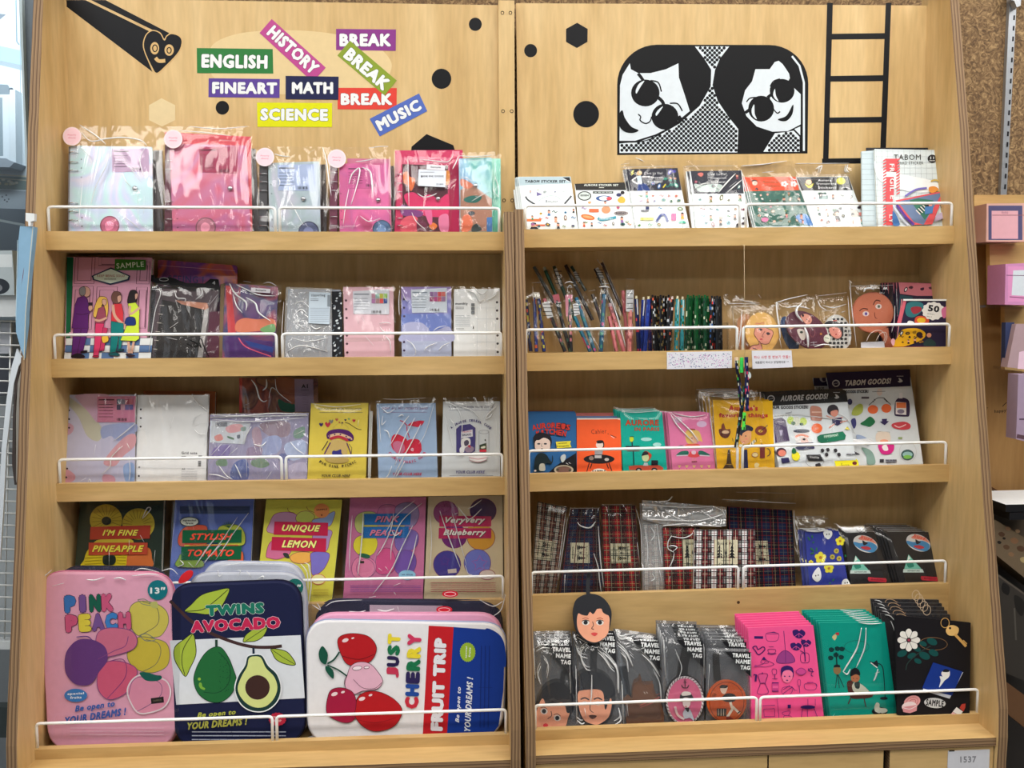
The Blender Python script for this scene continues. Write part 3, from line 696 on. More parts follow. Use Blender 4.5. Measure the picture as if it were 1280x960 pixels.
it.c.mb.prism(rquad(it.q,.003),-.001,0,paper(RED,.25,.4));sample_red(it.c);it.c.build('cover',it.root)
rings(it,215,(346,424,502,658,735,800),44);snap(it,552,562,.0046)
bag(it,((160,120),(745,135),(655,850),(160,850)),.0045,glint_creases=((2.2,(370,520),(430,555),(500,540),(540,520)),(1.8,(390,220),(500,230),(640,240),(690,170)),(1.6,(320,690),(360,770),(450,850)),(1.4,(285,190),(290,400),(295,640)),(2.4,(735,190),(710,250),(680,305)),(1.2,(160,560),(160,830))))
def lab(k):
    k.text('23,800',568,443,62,16,INK,.02);k.scribble(395,325,520,345,1,(90,90,100),4);k.text('플라워 무비 다이어리',500,372,200,20,INK,.02)
part_poly(it,'price_label',[(380,310),(625,322),(618,468),(376,455)],(222,228,240),.0068,.0072,lab,label='white price label')
part_poly(it,'sample_label',[(452,266),(620,278),(612,322),(450,310)],(226,222,228),.0075,.0079,lambda k:k.text('Sample',532,294,90,20,INK,.03,2),label='small white Sample label')
# teal binders at the right end
HOLO_TEAL=holo('iridescent_teal_vinyl',((76,150,176),(110,178,190),(60,160,150),(140,190,210),(70,130,180)),8,seed=5)
it=item('ring_binder','teal and orange iridescent binder in a bag, right end of the top left board','binder','L',0,.02,13,((735,200),(1030,190),(1035,850),(745,850)),A4,'ring binders in clear bags')
mb=MB();mb.prism(shrink(it.q,.002),-.014,-.001,paper((200,210,214)));mb.build('pages',it.root)
it.c.mb.prism(rquad(it.q,.003),-.001,0,HOLO_TEAL)
it.c.poly(((750,480),(840,420),(1030,560),(1032,850),(748,850)),(176,126,104));it.c.blob([(760,380),(860,430),(820,470),(755,440)],(226,130,100));it.c.blob([(780,560),(850,530),(940,540),(900,590),(810,590)],(40,110,100));it.c.blob([(770,720),(830,700),(860,780),(820,850),(765,850)],(232,120,84));it.c.blob([(860,800),(900,780),(940,830),(900,850),(850,850)],(60,70,70));it.c.blob([(820,680),(860,670),(880,690),(840,710)],(50,60,70))
it.c.build('cover',it.root);snap(it,885,445,.0044)
part_poly(it,'blue_tag',[(985,725),(1032,722),(1030,850),(985,850)],(70,124,190),.0004,.0009)
bag(it,((728,150),(1060,140),(1070,850),(735,850)),.004,glint_creases=((2,(735,185),(880,195),(1030,180)),(1.4,(750,375),(800,380),(860,420)),(1.6,(665,480),(700,440)),(1.2,(850,590),(930,540),(1020,500)),(1,(745,240),(748,700))))
it=item('ring_binder','green iridescent binder standing behind the teal and orange one','binder','L',0,.04,13,((1025,200),(1108,200),(1112,850),(1000,850)),A4,'ring binders in clear bags')
mb=MB();mb.prism(shrink(it.q,.002),-.012,-.001,paper((200,210,214)));mb.build('pages',it.root)
it.c.mb.prism(rquad(it.q,.002),-.001,0,holo('iridescent_green_vinyl',((40,140,110),(120,200,180),(60,170,140),(150,190,200)),12,seed=6));it.c.build('cover',it.root)
bag(it,((1030,165),(1112,160),(1115,850),(1030,850)),.003,glint_creases=((1.4,(1035,470),(1060,520),(1100,560)),(1.4,(1050,360),(1080,440),(1090,540))))

# ------------------------------------------------------------ left shelf, second board
B1=(80,310,6.857);B2=(180,310,6.857);B3=(340,340,8);B4=(480,340,8)
it=item('spiral_notebook','large pink notebook showing four people queueing, marked SAMPLE','notebook','L',1,.02,12,((26,75),(755,82),(700,945),(4,945)),B1)
def queue(c):
    K=(56,20,36);P=(206,148,172)
    c.poly(((25,78),(82,78),(50,945),(12,945)),(14,96,62))
    for x0,y0,x1,y1 in((98,80,268,305),(124,80,242,278),(298,80,520,150),(325,80,500,140),(86,328,265,700),(112,358,238,694),(296,334,472,700),(322,360,442,690),(632,120,740,308),(660,150,720,280),(636,336,730,690),(662,362,722,680)):
        sh=lambda x,y:(x-(y-80)*.05,y)
        c.line([sh(x0,y0),sh(x1,y0),sh(x1,y1),sh(x0,y1)],4.5,K,True)
    c.poly(((45,722),(740,722),(738,745),(44,745)),(216,168,186));c.line([(44,748),(738,748)],4,K)
    cols=((222,226,226),(86,116,160))
    for j in range(3):
        for i in range(7):
            xa=20+i*106-j*6;c.poly(((xa,772+j*62),(xa+106,772+j*62),(xa+102,834+j*62),(xa-6,834+j*62)),cols[(i+j)%2])
        c.line([(20,772+j*62),(738,772+j*62)],3.5,K)
    c.poly(((240,240),(405,168),(572,240),(560,278),(400,318),(250,275)),(34,46,74));c.poly(((256,243),(405,181),(556,243),(546,268),(400,305),(262,268)),(206,218,200))
    c.text('KEEP BEING SOLO',405,240,235,20,(150,70,50),.015);c.text('NOTE BOOK',400,268,100,12,K)
    c.poly(((440,98),(705,104),(702,192),(438,192)),(56,116,40));c.text('SAMPLE',570,148,236,46,(214,230,206),.02,-4)
    SK=(206,160,138)
    # man in purple suit
    c.ol=(3.6,K)
    c.blob([(150,340),(190,332),(222,350),(228,395),(205,420),(150,410),(138,370)],(196,150,132));c.blob([(138,350),(165,335),(186,345),(184,400),(150,408),(136,385)],(120,116,116))
    c.poly(((120,430),(178,410),(205,440),(222,520),(240,530),(212,580),(215,690),(70,690),(85,580),(95,500)),(90,34,108));c.poly(((85,690),(212,690),(170,880),(140,925),(68,930)),(92,36,110));c.line([(150,695),(140,800),(115,920)],4,K)
    c.line([(105,565),(160,572),(215,560)],4,K,smooth=True);c.blob([(215,500),(245,495),(250,525),(228,545),(215,530)],SK);c.rect(216,470,246,495,(40,30,40));c.blob([(75,920),(130,905),(178,925),(170,942),(78,942)],(24,16,26));c.blob([(155,885),(200,880),(198,895),(150,900)],(24,16,26))
    # blonde
    c.blob([(280,470),(305,425),(345,418),(375,440),(385,520),(370,600),(355,520),(330,490),(315,590),(258,590),(265,520)],(222,178,80));c.blob([(335,445),(365,445),(368,480),(350,495),(332,475)],SK)
    c.poly(((300,520),(350,500),(368,600),(345,650),(270,645),(282,590)),(150,70,90));c.line([(268,615),(310,625),(372,600)],18,SK,smooth=True);c.poly(((275,648),(350,650),(330,780),(300,928),(256,925),(268,780)),(212,56,104));c.poly(((340,680),(380,690),(360,800),(350,880),(310,885)),(190,50,96));c.blob([(330,760),(380,755),(385,800),(340,815)],(226,180,60));c.blob([(258,925),(300,925),(298,940),(255,938)],(160,30,60))
    # red top
    c.blob([(412,420),(430,380),(470,376),(495,400),(490,465),(455,480),(420,460)],(110,74,64));c.blob([(462,420),(494,410),(494,455),(470,470)],SK);c.poly(((430,480),(500,480),(515,560),(512,640),(410,630),(412,560)),(204,50,60));c.line([(425,490),(440,580),(490,640),(520,655)],24,SK,smooth=True)
    c.poly(((410,630),(515,650),(520,720),(495,860),(470,880),(480,740),(450,900),(398,915),(408,760)),(6,118,116));c.blob([(395,905),(450,895),(482,915),(470,928),(400,922)],(10,80,84));c.blob([(455,875),(515,868),(515,882),(460,890)],(10,80,84))
    # woman in lime dress
    c.blob([(556,420),(575,370),(620,366),(638,400),(632,450),(615,480),(560,480),(550,460)],(30,22,26));c.blob([(615,400),(640,395),(634,430),(618,445)],SK);c.poly(((555,480),(620,470),(655,520),(650,640),(652,780),(620,802),(490,795),(530,700),(570,600)),(200,222,60));c.line([(572,500),(575,570),(655,515)],20,SK,smooth=True);c.blob([(530,660),(545,600),(610,600),(620,660),(575,668)],(20,44,110));c.line([(560,805),(565,905)],22,SK);c.line([(605,805),(585,905)],20,SK);c.blob([(538,910),(580,918),(615,925),(575,936),(545,925)],(34,20,30));c.line([(525,700),(530,655)],14,SK);c.ol=None
book(it,(206,148,172),.012,draw=queue)
# iridescent pouch lying behind
it=item('zip_pouch','orange and violet iridescent pouch standing behind the black one','pouch','L',1,.055,10,((118,100),(798,150),(800,500),(118,500)),B2)
it.c.mb.prism(rquad(it.q,.005),-.004,0,holo('iridescent_flame_vinyl',((220,90,80),(150,60,120),(120,60,150),(226,110,70),(170,80,130)),12,seed=8))
it.c.line([(135,150),(780,195),(785,400)],3,(230,170,190));it.c.text('SEEING I',360,268,300,58,(50,70,130),.0,2);it.c.build('pouch_body',it.root)
# black pouch in packaging
it=item('zip_pouch','black ring pouch in clear packaging with an orange edge','pouch','L',1,.022,13,((60,325),(650,335),(555,935),(35,935)),B2)
it.c.mb.prism(it.q,-.004,-.003,glassy('smoky_grey_plastic',(70,66,70),.75))
c=it.c;c.n=-.002
c.poly(((100,345),(640,360),(570,930),(60,930)),(92,78,84));c.poly(((150,440),(545,520),(470,935),(80,935)),(44,40,40));c.poly(((265,445),(540,470),(552,520),(530,530),(320,480)),(206,140,112));c.poly(((515,530),(555,510),(500,935),(455,935)),(176,172,170));c.poly(((560,545),(648,540),(640,935),(530,935)),(86,34,56))
for i in range(6):c.line([(132-12*i,488+75*i),(170-12*i,492+75*i)],6,(190,180,170))
c.text('Black label',340,620,180,30,(64,58,58),0,8);it.c.build('pouch_body',it.root)
def blk(k):
    k.ring(172,270,38,14,5,(170,170,170));k.scribble(100,300,220,340,2,(120,120,120),3);k.text('4',600,300,26,30,(200,200,200),.0)
it.c.z(B2);k=part_poly(it,'hang_card',[(20,225),(90,235),(95,260),(230,250),(360,300),(520,305),(570,265),(640,270),(650,350),(400,365),(95,300),(20,262)],(18,16,20),.0,.001,blk)
bag(it,((45,290),(655,330),(640,935),(30,935)),.003,glint_creases=((2,(270,370),(290,430),(360,440),(355,470)),(2,(500,350),(505,400),(450,445)),(1.6,(60,360),(150,380),(100,560),(50,900)),(1.4,(640,400),(560,500)),(1.2,(380,370),(420,420)),(1.6,(230,690),(300,640)),(1.6,(200,770),(290,790))))
it.c.z(B2);h=MB()
P=[it.c.uv(*p)for p in spline([(378,825),(430,850),(470,835),(400,790),(470,825),(500,860),(480,800),(500,785),(515,830),(540,890),(565,935)],False,4)]
h.tube([(p[0],-.0065,p[1])for p in P],.0009,paper((10,10,10)),6);h.build('printed_hand',it.root)
# dark iridescent binder, sample
it=item('ring_binder','dark violet iridescent binder with flame coloured reflections, marked Sample','binder','L',1,.024,12,((695,300),(1150,330),(1120,935),(670,935)),B2)
mb=MB();mb.prism(shrink(it.q,.002),-.016,-.001,paper((120,100,90)));mb.build('pages',it.root)
it.c.mb.prism(rquad(it.q,.003),-.001,0,holo('iridescent_night_vinyl',((96,34,78),(60,34,90),(150,50,80),(40,40,100),(90,40,110)),10,seed=9,rough=.2));c=it.c
c.poly(((700,320),(745,330),(790,730),(720,730)),(206,70,74));c.blob([(790,640),(860,600),(960,610),(1110,610),(1120,700),(1000,710),(800,720)],(224,130,100));c.blob([(1000,690),(1110,650),(1120,720),(1020,720)],(120,170,110));c.poly(((700,760),(1100,800),(1105,935),(690,935)),(78,40,110));c.poly(((860,790),(1105,850),(1105,900),(900,840)),(40,62,140));c.line([(810,770),(880,850),(1090,930)],10,(226,90,120),smooth=True)
c.build('cover',it.root)
part_poly(it,'spine_edge',[(655,310),(690,300),(668,935),(640,935)],(116,96,70),-.015,-.001)
bag(it,((690,290),(1180,315),(1165,935),(668,935)),.004,glint_creases=((3,(740,310),(790,400),(880,470),(880,540)),(3,(800,320),(900,370),(1000,410),(1130,415)),(3,(880,430),(960,480),(990,560),(1090,630)),(2,(770,400),(800,500),(850,560)),(1.6,(860,290),(920,300)),(1.6,(1030,310),(1080,300),(1140,330))))
part_poly(it,'sample_label',[(928,348),(1092,360),(1090,395),(925,385)],(220,216,222),.0075,.008,lambda k:k.text('Sample',1010,372,90,20,INK,.03,3),label='small white Sample label')
# clear zipper bag
CRINK=film('crinkled_silver_film',1.0,1.0,38,haze=.28)
it=item('zip_bag','crinkled clear zipper bag with a white card, left of the pink note pad','bag','L',1,.024,12,((150,160),(690,165),(700,850),(120,850)),B3)
it.c.mb.prism(shrink(it.q,.001),-.006,-.004,glassy('grey_tinted_plastic',(150,156,170),.8));c=it.c;c.n=-.003
c.poly(((590,190),(700,190),(705,850),(600,850)),(26,28,34))
for i in range(26):
    x,y=rnd.uniform(605,690),200+i*25;c.blob([(x,y),(x+rnd.uniform(8,22),y+rnd.uniform(-10,10)),(x+rnd.uniform(-5,15),y+20),(x-10,y+12)],rnd.choice(((170,180,186),(120,130,140),(210,216,220))),3)
c.build('pouch_body',it.root)
bag(it,((140,150),(600,165),(600,850),(110,850)),.003,CRINK,puff=.0018,glint_creases=((1.6,(225,330),(300,300),(370,350)),(2,(240,420),(300,380),(360,430)),(2.6,(390,540),(440,575),(490,560)),(2,(300,500),(260,520),(330,570)),(1.5,(200,660),(360,700),(560,660)),(2,(160,800),(300,740),(560,800)),(1.2,(125,300),(105,600),(115,840))))
it.c.z(B3);
def zb(k):k.text('zipperbag',468,242,140,34,(40,44,60),.02);k.scribble(392,270,470,300,2,(40,40,60),4);k.scribble(388,360,575,510,8,(110,120,140),2.5);k.rect(562,240,588,350,(130,140,150))
part_poly(it,'info_card',[(378,205),(590,215),(580,528),(370,518)],(196,210,222),.0055,.006,zb,label='pale white card')
# refill pads
it=item('note_pad','pale pink punched grid note pad with colour swatch card','note pad','L',1,.026,12,((712,150),(1212,150),(1222,850),(725,850)),B3,'punched refill pads')
SW=((206,150,170),(150,190,180),(206,206,80),(150,200,80),(190,130,180),(180,140,140),(230,90,90),(60,90,160))
def pn(c):hole_dots(c,((740,285),(742,372),(746,460),(748,635),(750,718),(753,805)),12,(86,44,60));c.poly(((730,655),(1218,655),(1220,690),(732,700)),(216,176,182))
book(it,(236,192,202),.006,draw=pn)
it.c.z(B3);card(it,[(808,195),(1172,170),(1172,425),(815,420)],(222,224,232),(130,136,150),.0012,True,SW)
bag(it,((705,140),(1235,140),(1240,850),(712,850)),.0025,glint_creases=((1.6,(850,450),(870,520)),(1.6,(900,450),(940,520)),(1.5,(1075,520),(1140,510),(1190,520)),(1.6,(1080,550),(1120,600),(1200,600)),(1.2,(905,540),(910,600)),(1.6,(930,640),(1020,740)),(1.6,(1130,640),(1180,700),(1190,800)),(1,(1150,440),(1175,480))))
it=item('note_pad','lilac cloud print punched pad with a white card','note pad','L',1,.026,12,((172,148),(670,148),(675,850),(178,850)),B4,'punched refill pads')
def cl(c):
    c.rect(172,148,672,280,(172,150,206));c.rect(172,420,672,610,(120,138,206));c.blob([(180,610),(180,540),(240,505),(300,500),(380,510),(440,560),(470,600),(560,570),(620,545),(670,570),(672,700),(180,700)],(186,188,222));c.rect(178,690,674,850,(192,200,226))
    hole_dots(c,((198,273),(200,358),(202,443),(200,700),(202,785)),12,(70,50,90))
book(it,(140,140,206),.006,draw=cl)
it.c.z(B4);card(it,[(270,178),(628,160),(632,405),(280,410)],(214,222,232),(130,146,160),.0012,True,((150,110,160),(170,130,180),(226,90,90),(220,120,110),(150,50,100),(190,80,140),(210,90,110),(160,120,160)))
bag(it,((150,140),(685,140),(690,850),(150,850)),.0025,glint_creases=((1.8,(160,180),(150,300),(155,440)),(1.4,(185,200),(210,270),(240,300)),(1.6,(430,430),(430,480)),(1.6,(220,680),(290,730),(320,800),(300,840)),(2,(400,790),(440,750),(530,710)),(1.6,(550,790),(590,740),(660,710)),(1.4,(440,580),(460,540)),(1.4,(490,600),(540,560),(620,540)),(1,(385,430),(388,460))))
it=item('note_pad','white monthly planner pad punched along its right side','note pad','L',1,.026,12,((700,170),(1158,168),(1165,850),(695,850)),B4,'punched refill pads')
def mo(c):
    hole_dots(c,((1130,303),(1131,385),(1132,468),(1135,635),(1136,716),(1137,800)),12,(60,56,60));G=(186,196,204)
    for y in(360,470,700):c.line([(905,y),(1115,y)],2,G)
    for x in(930,1025,1118):c.line([(x,340),(x,845)],2,G)
    c.text('monthly',776,320,122,34,(50,52,60),.03);c.scribble(715,345,800,375,2,(80,86,90),4);c.scribble(715,430,862,550,8,(140,150,160),2.5)
    for i in range(3):c.rect(872,315+38*i,906,345+38*i,(120,124,128))
    c.scribble(722,560,800,580,1,(60,60,60),4);c.rect(888,545,897,572,(40,40,40))
book(it,(242,244,244),.006,draw=mo);it.c.z(B4)
bag(it,((690,138),(1185,160),(1195,850),(690,850)),.0025,glint_creases=((2.6,(820,190),(900,215),(930,260),(960,300),(1010,250),(1020,200)),(2.2,(1020,290),(1100,250),(1140,190)),(1.8,(910,180),(980,230),(1040,180)),(1.2,(1185,340),(1185,500),(1180,600))))
# ------------------------------------------------------------ left shelf, third board
C1=(70,470,6.4);C2=(240,460,6.4);C3=(370,490,8);C4=(500,490,8)
D1=(80,610,8);D2=(200,610,8);D3=(310,610,6.857);D4=(420,610,5.818)
it=item('note_pad','large pastel rainbow punched pad with a pink info card','note pad','L',2,.02,12,((65,150),(640,148),(628,855),(55,855)),C1,'punched refill pads')
def rb(c):
    c.blob([(90,155),(150,200),(280,300),(370,430),(340,520),(250,480),(180,330),(100,230),(75,170)],(196,194,176));c.blob([(170,150),(420,150),(330,240),(330,370),(260,290),(180,200)],(206,170,196));c.blob([(380,400),(630,380),(630,460),(500,520),(440,480),(370,500)],(160,170,210))
    c.blob([(560,480),(635,470),(630,560),(540,640),(470,720),(380,700),(440,600)],(214,160,168));c.blob([(90,380),(140,400),(130,450),(85,470)],(206,160,180));c.blob([(65,740),(150,790),(140,840),(60,850)],(220,160,176));c.blob([(380,790),(460,800),(470,850),(380,850)],(216,160,180));c.blob([(540,720),(620,700),(625,840),(560,850)],(150,176,220))
    hole_dots(c,((105,275),(105,345),(106,414),(96,668),(90,741),(83,811)),8,(40,30,50))
book(it,(198,196,220),.008,draw=rb);it.c.z(C1)
card(it,[(332,165),(640,162),(635,370),(332,370)],(206,130,160),(96,40,70),.0012,True,((120,130,150),(150,140,160),(190,90,110),(210,120,140),(90,80,110),(200,150,170),(120,110,170),(110,100,160)))
bag(it,((66,142),(648,140),(640,855),(55,855)),.0025,glint_creases=((2,(640,380),(560,450),(470,520)),(2.4,(575,540),(595,580)),(2,(540,560),(450,650),(440,720),(375,785)),(1.5,(590,640),(600,760),(590,840)),(2,(180,855),(250,815)),(1.4,(325,550),(310,640)),(1.6,(640,180),(640,460)),(1.6,(520,570),(460,640)),(1.2,(265,850),(275,825),(290,850))))
it=item('note_pad','large white Grid note punched pad beside the pastel rainbow one','note pad','L',2,.024,12,((652,152),(1218,152),(1200,850),(640,850)),C1,'punched refill pads')
def gn(c):
    hole_dots(c,((678,267),(678,337),(677,405),(666,731),(663,800)),8,(50,44,50));c.text('Grid note',1067,616,126,22,(60,60,66),.03);c.rect(1140,636,1168,646,(120,120,120));c.rect(1005,640,1040,645,(120,120,120))
    c.text('A5',1020,743,28,14,INK,.03);c.scribble(1050,738,1110,748,1,(120,120,130),2);c.scribble(1003,755,1130,840,6,(150,150,158),2)
    for i in range(5):c.rect(1138,680+9*i,1162,686+9*i,(100,100,104))
    c.line([(642,735),(1208,740)],3,(206,206,208))
book(it,(238,238,238),.008,draw=gn);it.c.z(C1)
bag(it,((645,140),(1232,142),(1225,850),(635,850)),.0025,glint_creases=((2.2,(1095,145),(1110,190),(1160,240),(1215,280)),(2,(640,150),(650,190),(640,280),(650,330)),(1.4,(1100,400),(1120,330),(1180,300)),(1.4,(1110,430),(1160,470),(1210,460)),(1.3,(1120,400),(1210,370)),(1.6,(1228,160),(1222,380),(1195,560)),(1,(920,420),(945,330)),(1,(660,440),(730,440))))
it=item('note_pad','orange brown notebook mostly hidden behind the white Grid note pad','notebook','L',2,.045,12,((700,118),(1275,122),(1260,850),(690,850)),C1)
book(it,(150,86,46),.01);
it=item('zip_pouch','red brown iridescent pouch with a grey A1 card, above the clear zipper pouch','pouch','L',2,.052,8,((378,78),(1005,82),(1010,400),(380,400)),C2)
it.c.mb.prism(rquad(it.q,.005),-.004,0,holo('iridescent_copper_vinyl',((120,44,34),(170,84,60),(90,40,34),(150,96,60),(110,60,44)),16,seed=11));c=it.c
c.poly(((378,80),(402,80),(402,356),(378,356)),(196,60,48));c.blob([(690,250),(760,280),(820,290),(820,350),(740,350),(700,320)],(20,84,60));c.blob([(660,90),(820,90),(815,280),(760,260),(700,200)],(150,84,52))
c.build('pouch_body',it.root)
part_poly(it,'info_card',[(820,90),(970,92),(975,350),(825,350)],(150,128,150),.0004,.001,lambda k:(k.text('A1',902,146,50,32,INK,.04),k.scribble(872,172,935,182,1,(60,50,60),3),k.scribble(885,200,930,300,7,(110,90,110),2)))
bag(it,((375,76),(1010,80),(1015,400),(378,400)),.003,glint_creases=((3,(480,95),(520,150),(540,230),(560,265)),(3,(600,90),(600,150),(570,180)),(2,(540,240),(575,270),(605,260)),(1.4,(670,90),(690,190),(800,280)),(1.6,(620,240),(640,160),(680,180)),(1.2,(420,300),(470,280))))
it=item('zip_pouch','clear zipper pouch filled with lilac and blue printed sheets','pouch','L',2,.02,12,((145,372),(930,360),(918,895),(125,895)),C2)
it.c.mb.prism(it.q,-.007,0,paper((150,142,180)));c=it.c
for pts,col in(([(560,440),(770,430),(770,540),(640,550),(560,500)],(150,120,140)),([(480,500),(540,480),(560,620),(500,620)],(176,140,160)),([(570,570),(680,540),(720,600),(680,680),(560,690)],(150,160,206)),([(700,690),(780,690),(770,760),(700,750)],(86,92,160)),
                 ([(340,760),(440,740),(445,890),(310,880)],(60,80,160)),([(180,640),(300,620),(280,720),(160,720)],(120,96,170)),([(480,740),(560,720),(620,770),(560,800),(480,780)],(96,130,96)),([(200,740),(270,730),(280,780),(200,780)],(90,130,90)),([(820,500),(900,470),(890,550),(820,560)],(110,150,130)),([(760,600),(900,580),(900,700),(800,740),(740,660)],(176,190,226)),([(450,640),(560,640),(540,720),(440,730)],(140,110,150)),([(780,780),(910,760),(905,890),(790,890)],(190,180,210))):c.blob(pts,col)
c.build('pouch_body',it.root)
def cc(k):
    k.rect(190,435,285,470,(100,104,116))
    for pts,col in(([(270,480),(330,450),(400,455),(400,500),(300,520)],(226,160,166)),([(180,550),(230,530),(250,570),(200,585)],(220,130,120)),([(285,545),(335,560),(330,575),(290,560)],(60,110,70)),([(360,540),(385,535),(385,560),(365,565)],(70,80,100)),([(390,480),(430,470),(430,500),(400,505)],(120,150,140))):k.blob(pts,col)
part_poly(it,'info_card',[(150,420),(470,440),(420,610),(145,595)],(206,212,220),.0004,.001,cc)
bag(it,((145,365),(935,355),(922,895),(120,895)),.003,film('crinkled_clear_film',.8,.9,30,haze=.12),puff=.0018,glint_creases=((2.5,(160,375),(400,385),(650,365),(920,372)),(1.6,(170,415),(500,430),(900,400)),(2.2,(500,610),(560,625),(600,590)),(2,(540,465),(570,495)),(2,(240,610),(160,700)),(2,(310,620),(240,700)),(2,(370,640),(300,700)),(2,(480,470),(440,540),(420,600)),(2,(220,780),(280,860),(330,890)),(2,(350,770),(380,830),(400,880)),(1.8,(790,590),(840,650),(900,690)),(1.8,(640,830),(600,890)),(2,(140,850),(220,860),(300,890)),(1.6,(600,450),(610,480)),(1.5,(440,720),(445,870)),(1.4,(820,540),(900,500))),seal=((150,395),(925,380)))

# comics style notebooks in clear sleeves
def sleeve_glint_creases(*a):return a
it=item('notebook','yellow flying saucer picnic notebook in a clear sleeve','notebook','L',2,.02,12,((150,112),(722,108),(696,872),(112,878)),C3,'club cover notebooks')
YB_=(226,204,84)
def ufo(c):
    P=(84,34,104);R=(196,54,70)
    c.text("YOU CAN LOVE WHEN YOU'RE DEAD!",438,170,440,24,(60,50,60),.02,0,.3);c.scribble(235,198,665,212,1,(120,110,90),5)
    for x,y,r,col in((252,325,20,(60,40,100)),(318,325,28,R),(352,295,22,(130,130,120)),(408,276,15,(200,110,80)),(495,280,11,(40,50,80)),(530,270,13,(150,180,100)),(580,286,16,R),(434,303,8,R),(465,308,8,(60,60,80))):
        c.blob([(x,y+r),(x-r,y-.2*r),(x-.5*r,y-.9*r),(x,y-.4*r),(x+.5*r,y-.9*r),(x+r,y-.2*r)],col)
    c.line([(490,308),(530,315),(580,350),(620,370),(655,375)],5,(90,80,60),smooth=True)
    c.poly(((365,470),(505,490),(520,700),(260,650)),(206,178,110));c.line([(345,505),(285,620)],12,P);c.line([(510,510),(550,620)],10,P);c.line([(320,490),(260,585)],9,(70,60,60));c.line([(530,520),(560,560),(548,665)],5,(70,60,60))
    c.blob([(305,425),(340,385),(430,370),(520,385),(570,430),(575,480),(530,490),(500,455),(430,435),(360,445),(320,470)],P);c.blob([(325,435),(430,410),(545,450),(560,480),(500,455),(430,438),(350,455)],(226,190,150));c.blob([(345,455),(430,435),(510,465),(515,495),(430,460),(350,480)],R)
    for x,y in((335,440),(388,425),(445,425),(503,445),(540,470)):c.ell(x,y,8,8,P)
    c.ring(448,375,75,60,3,(190,170,90),0,180,360);c.line([(460,305),(460,340)],3,P)
    c.blob([(362,600),(380,585),(400,590),(430,580),(452,575),(456,610),(465,625),(430,635),(370,630)],(54,50,130));c.blob([(290,660),(400,650),(520,670),(510,700),(420,715),(320,695)],(190,164,96))
    t='PIG OINK PICNIC';n_=len(t)
    for i,ch in enumerate(t):
        if ch==' ':continue
        a=math.radians(34-68*i/(n_-1));x=418-math.sin(a)*300*1.03;y=470+math.cos(a)*275;c.text(ch,x,y,20 if ch!='I' else 7,28,(40,30,40),.05,math.degrees(a))
    c.text('YOUR CLUB HERE',402,838,285,28,(56,44,50),.04,0,.3);c.scribble(215,862,650,875,1,(90,80,70),5)
book(it,YB_,.006,draw=ufo);it.c.z(C3)
bag(it,((140,80),(760,95),(745,875),(105,878)),.0025,FILM_SOFT,glint_creases=((1.2,(170,120),(400,150),(650,125)),(1.4,(630,280),(620,340)),(1,(740,120),(735,400),(722,860))))
part_poly(it,'inner_pages',[(735,185),(765,190),(742,870),(715,870)],(196,196,190),-.008,-.006)
it=item('notebook','pale blue notebook with red cherries in a crinkled clear sleeve','notebook','L',2,.02,12,((805,115),(1396,110),(1418,862),(825,862)),C3,'club cover notebooks')
def chy(c):
    R=(206,32,62)
    c.text("KEEP ALL MY SECRETS SAFE!",1090,165,460,24,(130,60,110),.02,0,.3);c.scribble(870,195,1310,210,1,(150,110,150),4)
    c.poly(((1110,335),(1160,300),(1240,285),(1285,290),(1262,330),(1215,352),(1160,340)),R);c.line([(1040,285),(1075,300),(1110,335)],9,R,smooth=True);c.line([(1112,335),(1110,380),(1135,460)],8,R,smooth=True);c.line([(1120,385),(1090,450)],5,(80,40,80));c.line([(1110,335),(1140,360),(1200,350)],6,(180,190,200),smooth=True)
    c.blob([(960,450),(1000,422),(1060,440),(1110,480),(1115,560),(1080,610),(1000,600),(955,540)],R);c.blob([(965,520),(1010,490),(1070,510),(1090,570),(1060,610),(1000,605)],(196,110,140));c.blob([(1110,490),(1170,470),(1230,480),(1255,540),(1240,610),(1170,640),(1100,620),(1090,560)],R)
    c.text('e',1162,575,30,34,(226,190,206),.03);c.line([(1240,560),(1256,575),(1240,600)],6,R,smooth=True)
    t='CHERRY MAGIC CLUB';n_=len(t)
    for i,ch in enumerate(t):
        if ch==' ':continue
        a=math.radians(60-120*i/(n_-1));x=1112-math.sin(a)*200;y=520+math.cos(a)*180;c.text(ch,x,y,20 if ch!='I' else 7,28,(196,54,90),.05,math.degrees(a))
    c.text('YOUR CLUB HERE',1115,820,290,28,(196,44,80),.04,0,.3)
book(it,(160,184,214),.006,draw=chy,backcol=(50,60,90));it.c.z(C3)
bag(it,((790,90),(1420,50),(1440,862),(805,862)),.0025,glint_creases=((1.8,(1130,240),(1050,350),(940,540)),(1.8,(1190,260),(1080,480),(990,740)),(2,(1250,320),(1150,520),(1060,680),(980,850)),(2.2,(1025,250),(1060,230),(1075,245)),(1.6,(870,240),(860,330),(900,290)),(2,(880,380),(920,400),(940,460)),(1.8,(960,740),(930,820),(900,860)),(2,(1090,690),(1030,800),(1000,850)),(1.5,(860,160),(920,210),(990,170)),(1.5,(820,150),(835,300),(850,500)),(1.2,(1380,120),(1300,400),(1230,520)),(1.4,(870,70),(1050,75),(1300,60))))
it=item('notebook','pale grey cereal cafe notebook in a clear sleeve, at the right end','notebook','L',2,.02,12,((432,95),(1000,92),(1002,838),(415,842)),C4,'club cover notebooks')
